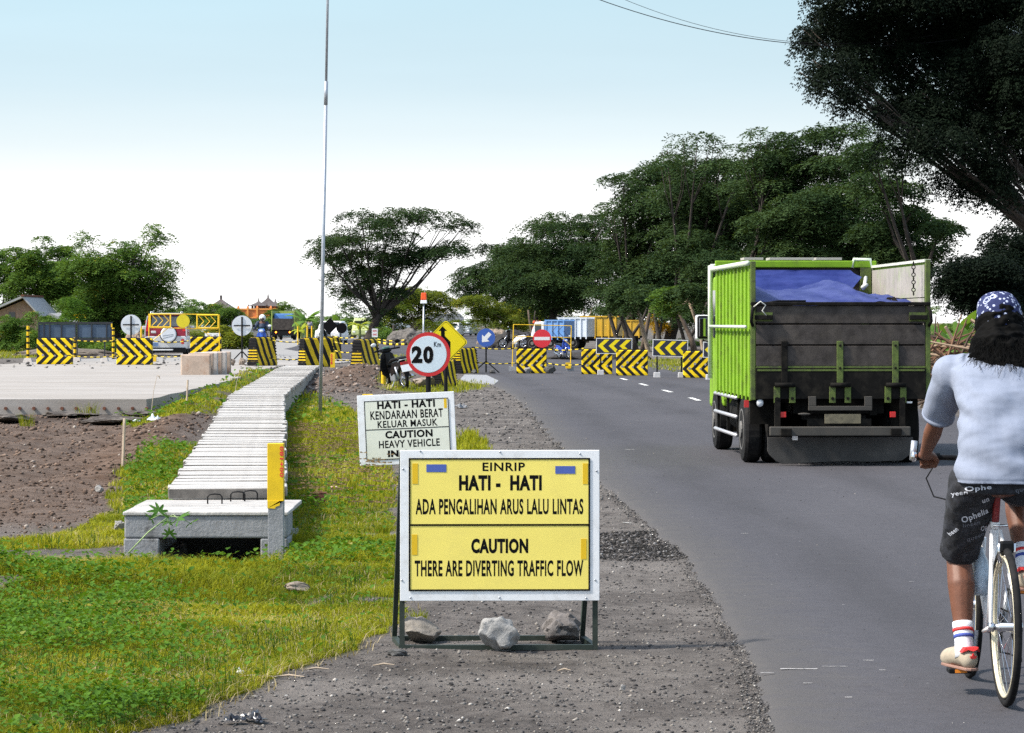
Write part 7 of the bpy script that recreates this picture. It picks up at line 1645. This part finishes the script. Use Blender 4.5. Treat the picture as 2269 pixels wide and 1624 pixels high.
tree('avenue_tree', 'tall avenue tree above the parked trucks', 1390, 170, [(1380, 400, 36, 14), (1430, 405, 60, 20), (1480, 380, 60, 22), (1400, 450, 55, 28), (1470, 450, 80, 36), (1540, 440, 70, 36), (1390, 510, 50, 30), (1460, 520, 90, 44), (1550, 520, 80, 44), (1400, 580, 70, 40), (1490, 600, 90, 46), (1420, 640, 80, 30), (1510, 668, 80, 30), (1360, 480, 30, 30), (1390, 688, 60, 16)], 14000, .25, m_leafd, .32, 14, AV, depth=1.3, lean=-.4)
tree('avenue_tree', 'tallest avenue tree with layered top behind the green truck', 1480, 150, [(1500, 335, 50, 16), (1545, 315, 55, 20), (1600, 335, 55, 20), (1480, 370, 60, 20), (1570, 370, 70, 26), (1640, 370, 70, 26), (1540, 420, 90, 34), (1640, 430, 90, 40), (1560, 490, 100, 46), (1660, 500, 100, 50), (1580, 570, 100, 50), (1680, 590, 100, 50), (1590, 655, 90, 40), (1520, 694, 70, 16)], 15000, .23, m_leafd, .3, 15, AV, depth=1.2, lean=-.5)
tree('avenue_tree', 'broad avenue tree rising right behind the truck body', 1570, 128, [(1700, 300, 50, 12), (1750, 320, 60, 20), (1820, 300, 60, 22), (1880, 290, 50, 24), (1700, 350, 70, 26), (1780, 370, 90, 34), (1870, 370, 80, 40), (1720, 420, 90, 40), (1830, 450, 100, 46), (1760, 510, 100, 44), (1880, 520, 90, 44), (1740, 580, 100, 40), (1860, 580, 100, 34), (1670, 640, 60, 30), (1930, 480, 60, 40)], 16000, .2, m_leafd, .28, 16, AV, depth=1.2, lean=-.2)
tree('avenue_tree', 'avenue tree with feathery low branches right of the truck body', 2060, 100, [(1990, 430, 60, 30), (1960, 500, 60, 36), (2030, 490, 60, 26), (2080, 510, 45, 18), (2000, 560, 70, 26), (2060, 545, 50, 14), (1940, 400, 50, 30), (1930, 330, 50, 30), (1980, 360, 40, 26)], 5200, .17, m_leafd, .22, 17, AV, depth=1.0)
for px, lab, d_ in ((1395, 'leaning trunk with sparse leaves behind the first arrow board', 140), (1437, 'twin trunk tree between the arrow boards', 138), (1522, 'slender leaning tree left of the truck mirror', 132), (1560, 'thin tree directly behind the truck mirror', 128)):
    tree('avenue_tree', lab, px, d_, [(px - 34, 655, 36, 18), (px - 10, 645, 40, 20), (px - 40, 676, 24, 10)], 1000, .2, m_leafd if px != 1522 else m_leafm, .10 if px < 1500 else .08, 60 + px, AV, bark=m_bark2 if px in (1437, 1560) else m_bark, lean=-.45 if px < 1500 else -.5)
    b_ = COL.objects[-1] if False else None
# the near dark tree that fills the upper right corner
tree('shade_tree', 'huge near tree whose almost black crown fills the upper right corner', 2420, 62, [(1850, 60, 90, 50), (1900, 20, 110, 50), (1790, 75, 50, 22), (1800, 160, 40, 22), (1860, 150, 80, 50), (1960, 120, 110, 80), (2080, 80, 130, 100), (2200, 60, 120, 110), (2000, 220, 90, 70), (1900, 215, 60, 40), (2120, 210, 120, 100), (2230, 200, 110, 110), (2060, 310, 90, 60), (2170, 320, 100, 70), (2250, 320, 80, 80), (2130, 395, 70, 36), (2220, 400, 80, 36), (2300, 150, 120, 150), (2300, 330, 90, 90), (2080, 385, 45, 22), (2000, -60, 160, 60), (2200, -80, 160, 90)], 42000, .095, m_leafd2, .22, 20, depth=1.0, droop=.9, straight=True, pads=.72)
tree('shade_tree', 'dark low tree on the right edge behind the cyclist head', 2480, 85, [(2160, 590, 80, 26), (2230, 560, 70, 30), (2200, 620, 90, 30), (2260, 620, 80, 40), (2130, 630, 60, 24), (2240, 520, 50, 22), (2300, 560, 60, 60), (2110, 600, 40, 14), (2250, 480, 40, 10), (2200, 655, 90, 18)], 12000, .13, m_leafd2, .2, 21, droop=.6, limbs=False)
# left side
LG = 'green trees behind the left bushes'
tree('leafy_tree', 'big rounded green tree on the left with a dark shaded middle', 250, 165, [(190, 545, 26, 34), (255, 560, 40, 24), (300, 545, 30, 20), (335, 525, 30, 26), (200, 600, 60, 40), (270, 610, 70, 44), (340, 600, 40, 36), (370, 620, 20, 30), (230, 670, 80, 40), (310, 665, 70, 40), (360, 660, 32, 34), (260, 720, 90, 24), (180, 690, 50, 30), (375, 585, 14, 14)], 13000, .21, m_leafm, .3, 30, LG, depth=1.1, pads=1.1)
tree('leafy_tree', 'tall lighter tree with yellow tips above the brick house', 95, 170, [(70, 580, 26, 22), (40, 565, 20, 18), (98, 540, 14, 30), (140, 565, 24, 24), (110, 610, 46, 34), (50, 615, 36, 30), (140, 640, 36, 34), (100, 650, 30, 20)], 5200, .22, m_leafm, .15, 31, LG)
tree('leafy_tree', 'green tree cut by the left picture edge', -10, 175, [(5, 560, 20, 18), (-20, 600, 50, 50), (20, 610, 30, 40), (-30, 680, 60, 50), (30, 655, 30, 16)], 2400, .22, m_leafm, .2, 32, LG)
def bush(label, px, d, cl, n, leaf, mat, seed, **k): return tree('bush', label, px, d, cl, n, leaf, mat, .06, seed, cat='bush', limbs=False, depth=.8, **k)
bush('bright green bush in front of the brick house', 40, 140, [(40, 738, 36, 30), (15, 752, 30, 26), (70, 755, 26, 24), (104, 712, 18, 22), (82, 705, 22, 20), (12, 722, 24, 20)], 2400, .16, m_leafm, 40)
bush('leafy bush with yellow flowers left of the big tree', 160, 145, [(160, 690, 30, 40), (140, 740, 40, 30), (180, 745, 40, 26)], 1800, .16, leafmat('flowering_leaf', (.03, .08, .012), (.12, .22, .03), .35, yellow=(.75, .5, .02), yamt=.05), 41)
bush('low dark hedge behind the dark blue panel', 230, 138, [(200, 770, 60, 16), (270, 765, 50, 18), (310, 750, 30, 26), (340, 730, 30, 26)], 2200, .16, m_leafm, 42)
bush('pale green bush behind the yellow disc', 410, 200, [(405, 690, 30, 26), (435, 680, 26, 24), (380, 700, 20, 16)], 1500, .18, m_leafp, 43)
bush('dark green bush in front of the pyramid roof', 490, 230, [(490, 700, 40, 26), (520, 705, 26, 22), (460, 700, 26, 20)], 1900, .2, m_leafm, 44)
bush('yellow-green leafy planting right of the red car', 470, 150, [(440, 745, 34, 16), (480, 740, 34, 18), (515, 742, 26, 16), (550, 760, 20, 8)], 1500, .22, m_leafy, 45)
bush('dark shrub beside the temple wall', 636, 320, [(636, 678, 16, 20), (645, 695, 20, 12), (610, 700, 26, 14)], 900, .26, m_leafm, 46)
bush('hedge of shrubs behind the distant truck', 600, 300, [(590, 715, 40, 8), (640, 712, 40, 10), (560, 718, 20, 8)], 1000, .26, m_leafm, 47)
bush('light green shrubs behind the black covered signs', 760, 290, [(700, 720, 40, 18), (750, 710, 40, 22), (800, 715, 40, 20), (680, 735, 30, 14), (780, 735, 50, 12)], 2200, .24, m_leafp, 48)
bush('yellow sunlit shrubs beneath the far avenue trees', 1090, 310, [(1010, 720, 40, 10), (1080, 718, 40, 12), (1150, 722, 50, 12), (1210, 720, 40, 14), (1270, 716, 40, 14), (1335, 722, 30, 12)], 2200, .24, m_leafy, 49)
bush('green shrubs along the wall behind the arrow boards', 1480, 175, [(1420, 762, 50, 8), (1500, 760, 60, 8), (1570, 762, 50, 9)], 1000, .16, m_leafm, 50)
bush('yellow leaved bush between the two leaning trunks', 1452, 150, [(1455, 710, 16, 14), (1470, 722, 10, 12)], 350, .14, leafmat('amber_leaf', (.3, .2, .02), (.6, .4, .03), .4), 51)
bush('low green hedge at the right edge behind the cyclist', 2200, 78, [(2120, 740, 60, 26), (2190, 750, 60, 26), (2250, 745, 40, 26)], 1500, .1, m_leafm, 52)
for px, d_, dx, lab in ((1370, 150, -.5, 'dark leaning bare trunk left of the first arrow board'), (1410, 146, -.9, 'dark trunk leaning left above the first arrow board'), (1425, 143, .35, 'pale trunk leaning right above the first arrow board'), (1463, 148, -.3, 'upright dark trunk between the first two arrow boards'), (1540, 138, -.8, 'thin pale trunk leaning left above the middle arrow board'), (1300, 200, .3, 'far pale forked trunk behind the yellow truck'), (1180, 230, -.3, 'far pale forked trunk behind the soil heap'), (1215, 240, .3, 'far pale trunk right of the soil heap')):
    r_ = thing('tree_trunk', lab, 'tree', atx(px, d_), group='trunks under the avenue canopy'); pale = 'pale' in lab; rr = random.Random(px)
    MB().tube([(0, 0, -.1), (dx * .2, 0, .6), (dx * .5, .05, 1.1), (dx * .85, 0, 1.7), (dx * 1.15, 0, 2.35)], [.17, .12, .10, .085, .06], 8).build('trunk', M('trunk_pale', (.13, .095, .07), .95, var=.5, scale=5, bmp=.8) if pale else m_bark, r_, smooth=True)
    MB().tube([(dx * .25, 0, .7), (-dx * .3, .1, 1.4), (-dx * .7, .1, 2.3)], [.09, .065, .04], 7).build('limb', m_bark, r_, smooth=True)
# banana plants
def banana(label, px, d, zt_py, n, seed, mat, spread=1.0, width=.17, group=None):
    kd = d / FPX; b_ = atx(px, d); hgt = CAMH + (HZ - zt_py) * kd - b_.z; r_ = thing('banana_plant', label, 'banana plant', b_, group=group); rr = random.Random(seed)
    MB().tube([(0, 0, 0), (.03, 0, hgt * .3), (0, 0, hgt * .5)], [.12, .1, .07], 8).build('stem', M('banana_stem', (.2, .24, .08), .7), r_, smooth=True)
    for i in range(n):
        a = 2 * math.pi * i / n + rr.uniform(-.3, .3); el = rr.uniform(.5, 1.35); ln = hgt * rr.uniform(.5, .66); dr = Vector((math.cos(a) * spread, math.sin(a) * .8, 0)); V = []; F = []; T = []
        p = Vector((0, 0, hgt * .45)); wmax = ln * width; N = 9; ang = el
        for s_ in range(N + 1):
            t_ = s_ / N; w_ = wmax * math.sin(math.pi * min(1, .06 + t_ * .94)) ** .6 * (1 if t_ > .12 else .15); sdv = Vector((-dr.y, dr.x, 0)).normalized(); upn = Vector((0, 0, 1))
            V += [p - sdv * w_ + Vector((0, 0, -w_ * .35 + rr.uniform(-.01, .01))), p, p + sdv * w_ + Vector((0, 0, -w_ * .35 + rr.uniform(-.01, .01)))]; T += [.3 + .5 * rr.random()] * 3
            if s_ < N: k0 = s_ * 3; F += [(k0, k0 + 1, k0 + 4, k0 + 3), (k0 + 1, k0 + 2, k0 + 5, k0 + 4)]
            p = p + (dr * math.cos(ang) + Vector((0, 0, math.sin(ang)))) * ln / N; ang -= rr.uniform(.1, .22) * (1.25 - el * .5) * 1.3
        mesh_np('leaf', V, F, mat, r_, attr={'tint': T}, smooth=True)
    return r_
m_ban = leafmat('banana_leaf', (.06, .14, .03), (.16, .28, .06), .35); m_bany = leafmat('banana_leaf_yellow', (.2, .28, .03), (.38, .42, .05), .45)
BG = 'banana plants by the road'
banana('tall banana plant right of the distant blue-tarped truck', 678, 225, 668, 10, 1, m_ban, group=BG); banana('yellowish banana plant beside the far yellow posts', 668, 215, 706, 8, 2, m_bany, group=BG)
banana('bright banana plant between the black covered signs and tree trunk', 797, 250, 690, 8, 3, m_bany, group=BG); banana('pale banana plant behind the black diamond', 745, 270, 686, 8, 4, m_ban, group=BG)
banana('banana plant in front of the temple wall', 618, 300, 690, 7, 5, m_ban, group=BG); banana('sunlit banana plant right of the open arrow panel', 502, 160, 712, 8, 6, m_bany, group=BG); banana('sunlit banana plant behind the yellow frame', 455, 165, 722, 7, 7, m_bany, group=BG)
banana('large banana plant just right of the truck tailgate', 2112, 66, 655, 8, 8, m_ban, .9, .2, group=BG); banana('small banana plant between truck and cyclist', 2150, 62, 690, 6, 9, m_ban, .9, .22, group=BG); banana('banana plant low behind the brushwood', 2095, 70, 700, 7, 10, m_ban, .9, .2, group=BG)
# a hazy belt of far vegetation closing the horizon
r_ = np.random.default_rng(77); cl = []
for i in range(150):
    x = -330 + 660 * i / 150 + r_.normal(0, 2); y = 620 + 40 * r_.random(); hgt = 2.5 + 3.5 * float(fbm(x, 0, .05, 3, 9)); cl.append((x, y, hgt * .4, 4.5, 3, hgt * .6))
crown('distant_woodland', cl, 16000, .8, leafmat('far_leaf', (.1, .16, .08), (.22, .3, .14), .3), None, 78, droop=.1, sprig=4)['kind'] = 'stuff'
# ================================================================ SMALL THINGS ON THE GROUND
def put(mb, name, mat, p, label, cat, rz=0, **k):
    o = mb.build(name, mat, None, **k); o.location = p; o.rotation_euler = (0, 0, rz); return tag(o, label, cat)
def gh(px, py): v = gnd(px, py, False); return v
p = gh(709, 1119); r = thing('metal_box', 'small rusty metal box lying in the grass right of the yellow post', 'box', p)
MB().box((0, 0, .055), (.115, .09, .10)).build('case', m_rust, r, bevel=.006); MB().box((0, 0, .108), (.12, .095, .008)).build('lid', m_rust, r); MB().box((0, 0, .118), (.03, .02, .014)).build('knob', m_rust, r)
def crumple(name, px, py, s, mat, label, cat, seed, flat=.4, asp=.5):
    b = bmesh.new(); bmesh.ops.create_grid(b, x_segments=16, y_segments=12, size=1); rr = random.Random(seed)
    for v in b.verts: e_ = max(abs(v.co.x), abs(v.co.y)); q_ = 1 - .35 * float(vnoise(v.co.x * 2 + seed, v.co.y * 2, 1)) * (e_ > .7); v.co = Vector((v.co.x * s * q_ + rr.uniform(-.04, .04) * s, v.co.y * s * asp * q_ + rr.uniform(-.04, .04) * s, max(0, float(fbm(v.co.x * 1.6 + seed * 3, v.co.y * 1.6, 1.2, 4)) - .25) * (1.1 - .8 * e_) * s * flat * 1.6 + .004))
    me = bpy.data.meshes.new(name); b.to_mesh(me); b.free(); me.materials.append(mat); o = bpy.data.objects.new(name, me); COL.objects.link(o); p_ = gh(px, py); o.location = (p_.x, p_.y, p_.z + .008); o.rotation_euler = (rr.uniform(-.1, .3), 0, rr.uniform(0, 3)); return tag(o, label, cat)
m_paper = M('litter_white', (.7, .7, .68), .8, var=.15); m_pl = M('clear_plastic', (.55, .6, .64), .25, var=.2); m_blk = M('black_plastic', (.02, .022, .03), .3, var=.3)
crumple('wrapper', 740, 1086, .1, M('wrapper_print', (.7, .5, .45), .6, var=.3, scale=30, dirt=(.6, .05, .05), dirtamt=.9, dscale=30), 'torn red and white wrapper in the grass beside the rusty box', 'litter', 1)
crumple('plastic_bag', 765, 972, .09, M('bag_yellow', (.75, .72, .5), .6, var=.2), 'crumpled pale yellow bag in the grass left of the tilted sign', 'litter', 2, 1.2, .8)
crumple('plastic_bag', 560, 1603, .1, m_blk, 'dark crumpled plastic strip on the gravel at the bottom edge', 'litter', 3, .7, .4)
crumple('plastic_bag', 520, 1606, .05, m_blk, 'small dark plastic knot left of the crumpled strip', 'litter', 33, 1.2, .8)
crumple('paper_scrap', 210, 1571, .03, m_paper, 'white scrap in the grass near the bottom left corner', 'litter', 4, .7, .5)
crumple('paper_scrap', 531, 1500, .022, m_paper, 'upright pale scrap at the grass edge', 'litter', 5, 2.0, .9)
crumple('paper_scrap', 565, 1549, .018, m_paper, 'flat white scrap on the gravel, left of two', 'litter', 6, .1, .35)
crumple('paper_scrap', 634, 1549, .011, m_paper, 'tiny flat white scrap on the gravel, right of two', 'litter', 7, .1, .4)
crumple('plastic_bag', 600, 948, .16, m_blk, 'black plastic scrap lying on the drain covers', 'litter', 8, .15, .3).location.z += .33
crumple('plastic_bag', 340, 934, .12, m_pl, 'clear crumpled plastic bag on the grassy bank, right one', 'litter', 9, 1.1, .8); crumple('plastic_bag', 305, 937, .08, m_pl, 'smaller clear plastic bag on the grassy bank, left one', 'litter', 10, 1.1, .8)
crumple('plastic_bag', 1022, 905, .13, M('grey_litter', (.2, .21, .23), .6, var=.5, scale=30), 'grey crumpled litter on gravel right of the tilted sign', 'litter', 11, 1.1, .9)
crumple('paper_scrap', 1390, 1163, .05, m_paper, 'whitish scraps on the gravel right of the yellow board', 'litter', 12, .2, .3)
rr = random.Random(8)
for i, (px, py, ln, a) in enumerate([(290, 1530, .1, .5), (310, 1522, .12, .3), (330, 1517, .1, .45), (560, 1512, .22, .05), (500, 1525, .16, .2), (640, 1508, .14, -.1), (700, 1493, .12, .1), (850, 1482, .1, .1), (330, 1600, .12, .3), (1250, 1492, .06, .1), (610, 1335, .07, .1), (180, 1325, .06, .2)]):
    p = gh(px, py); d = Vector((math.cos(a), math.sin(a), 0)) * ln / 2; mb = MB(); mb.tube([-d + Vector((0, 0, .012)), Vector((0, .008, .02)), d + Vector((0, 0, .014))], [.003, .005, .002], 5)
    put(mb, 'dry_stalk', m_wood, p, ['left one of three pale crossed stalks in the lower left grass', 'middle one of three pale crossed stalks in the lower left grass', 'right one of three pale crossed stalks in the lower left grass', 'long pale stalk at the grass edge below the upright scrap', 'shorter stalk at the grass edge left of the upright scrap', 'stalk on the gravel above the two flat white scraps', 'stalk at the grass edge right of the flat white scraps', 'pale stalk on dark gravel left of the sign base', 'stalk at the grass edge near the bottom left corner', 'short orange-brown stalk on the gravel under the yellow board', 'short dry stalk in the grass above the half-buried rubble', 'short pale stalk on the bare soil patch at far left'][i], 'stalk')['group'] = 'dry stalks along the grass edge'
rockat('boulder', 343, 1120, .19, .2, .17, 71, 'smooth grey boulder behind the left end of the drain head', d=21.9, mat=m_stone, sink=.02).location.z = 0.02
rockat('rock', 355, 1038, .13, .1, .04, 72, 'flat grey stone in the grass left of the drain', mat=m_stone); rockat('rock', 219, 1093, .045, .04, .04, 73, 'small grey stone on the brown soil', mat=m_stone)
rockat('rock', 655, 1310, .1, .07, .035, 74, 'flat grey rubble half buried in the foreground grass', mat=m_stoneb, sink=.012); rockat('rock', 940, 858, .3, .25, .16, 75, 'brown rock beneath the parked motorcycle tail', mat=m_stoneb)
rockat('rock', 878, 1458, .05, .04, .022, 76, 'dark flat stone left of the sign base', mat=M('dark_rock', (.09, .09, .09), .95)); rockat('rock', 1380, 1533, .018, .015, .014, 77, 'small round pebble standing on the shoulder right of the sign', mat=m_stone)
rockat('rock', 262, 1180, .05, .05, .05, 78, 'pale stone at the edge of the brown soil', mat=m_stone)
# papaya seedling in front of the drain head
p = at(365, 1175, 20.55); p.z = 0.03; r = thing('papaya_seedling', 'papaya seedling with lobed leaves leaning against the drain head', 'plant', Vector((at(283, 1225, 20.6).x, 20.6, .02)))
top = Vector(((370 - 283) * 20.6 / FPX, .1, .25)); MB().tube([(0, 0, 0), top * .5 + Vector((0, 0, .02)), top], [.006, .0055, .004], 6).build('stem', M('green_stem', (.3, .42, .18), .6), r, smooth=True)
def lobed(name, c, s, rz, tilt, seed):
    rr = random.Random(seed); pts = [Vector((0, 0, 0))]
    for i in range(7):
        a = -2.2 + i * .733
        pts.append(Vector((math.sin(a - .28) * .42, math.cos(a - .28) * .42, 0))); pts.append(Vector((math.sin(a - .12) * .82, math.cos(a - .12) * .82, -.06))); pts.append(Vector((math.sin(a) * (1.0 + rr.uniform(-.1, .1)), math.cos(a), -.16))); pts.append(Vector((math.sin(a + .14) * .78, math.cos(a + .14) * .78, -.06)))
    m_ = Euler((tilt, 0, rz)).to_matrix(); V = [m_ @ (p_ * s) + c for p_ in pts]; F = [(0, i, i + 1) for i in range(1, len(pts) - 1)]
    return mesh_np(name, V, F, leafmat('papaya_leaf', (.05, .14, .03), (.12, .24, .05), .35), r, attr={'tint': [.5 + rr.uniform(-.2, .2)] * len(V)})
for i, (px, py, s, rz, tl) in enumerate([(352, 1133, .085, .5, 1.0), (335, 1150, .07, 1.6, .9), (395, 1150, .1, -1.2, .7), (420, 1160, .07, -1.5, .6), (374, 1185, .06, 3.0, 1.2), (368, 1160, .05, .2, .6)]):
    c = Vector(((px - 283) * 20.6 / FPX, -.02 + .02 * i, CAMH + (HZ - py) * 20.6 / FPX - .02)); MB().tube([top, top.lerp(c, .5) + Vector((0, 0, .02)), c], .0028, 5).build('leaf_stalk', _MC['green_stem'], r, smooth=True); lobed('leaf', c, s, rz, tl, i)
# tufts of taller weeds
def tuft(label, px, py, n, h_, spread, seed, name='grass_tuft', mat=m_grass):
    rr = random.Random(seed); V = []; F = []; T = []
    for i in range(n):
        a = rr.uniform(0, 6.28); q_ = spread * rr.random(); x, y = q_ * math.cos(a), q_ * math.sin(a); hh = h_ * rr.uniform(.5, 1); le = rr.uniform(.1, .7) * hh; b_ = rr.uniform(0, 6.28) if rr.random() < .3 else a; w_ = .0035; k0 = len(V)
        V += [(x - w_, y, 0), (x + w_, y, 0), (x + math.cos(b_) * le * .4 + w_ * .6, y + math.sin(b_) * le * .4, hh * .65), (x + math.cos(b_) * le * .4 - w_ * .6, y + math.sin(b_) * le * .4, hh * .65), (x + math.cos(b_) * le, y + math.sin(b_) * le, hh)]
        F += [(k0, k0 + 1, k0 + 2), (k0, k0 + 2, k0 + 3), (k0 + 3, k0 + 2, k0 + 4)]; T += [rr.random() * .8] * 5
    o = mesh_np(name, V, F, mat, attr={'tint': T}); o.location = gh(px, py); return tag(o, label, 'grass tuft')
tuft('dark grass tuft between sign leg and left rock', 925, 1392, 70, .11, .05, 1); tuft('grass tuft in the lawn left of the yellow board', 850, 1190, 80, .11, .05, 2); tuft('grass tuft left of the yellow board middle', 868, 1290, 60, .1, .04, 3)
tuft('tall grass tuft in front of the yellow survey post', 640, 1215, 160, .17, .12, 4); tuft('grass tuft at the foot of the tall pole', 706, 930, 60, .2, .12, 5); tuft('tall grass in the mouth of the drain', 470, 1235, 110, .12, .22, 6); tuft('tall grass right of the drain head leg', 560, 1222, 150, .15, .16, 7)
tuft('small tuft by the tilted sign post', 815, 1060, 60, .14, .08, 8); tuft('tuft against the slab front face', 195, 925, 60, .3, .2, 9); tuft('pale weed tuft on the dark ridge at left', 60, 945, 50, .25, .12, 10)
for px, py, h_, lab in ((335, 918, .65, 'tall dry weed stem with a drooping head by the slab'), (520, 880, .5, 'thin weed stem standing beside the drain covers')):
    p = gh(px, py); mb = MB(); mb.tube([(0, 0, 0), (.04, 0, h_ * .6), (.1, 0, h_), (.13, 0, h_ - .01), (.15, 0, h_ - .06)], [.006, .005, .004, .012, .004], 5); put(mb, 'weed_stem', m_wood, p, lab, 'weed')
# dark drift of scraped soil along the slab foot
rr = random.Random(5)
for i, (px, py, w_, h_) in enumerate([(60, 915, 1.0, .14), (150, 925, .8, .1), (10, 935, .7, .12), (250, 940, .9, .14), (320, 925, .6, .12)]):
    o = rock('soil_lump', (w_ * .7, .5, h_ * .55), 90 + i, M('dark_soil_lump', (.05, .038, .03), .95, var=.5, scale=8, dirt=(.3, .27, .24), dirtamt=.7, dscale=6, bmp=1.0)); o.location = gh(px, py); tag(o, ['scraped dark soil ridge at the foot of the slab, first from left', 'scraped dark soil ridge below the dowel bars', 'scraped dark soil ridge cut by the left edge', 'scraped dark soil ridge below the grassy bank', 'dark soil lump at the start of the grassy bank'][i], 'soil lump')
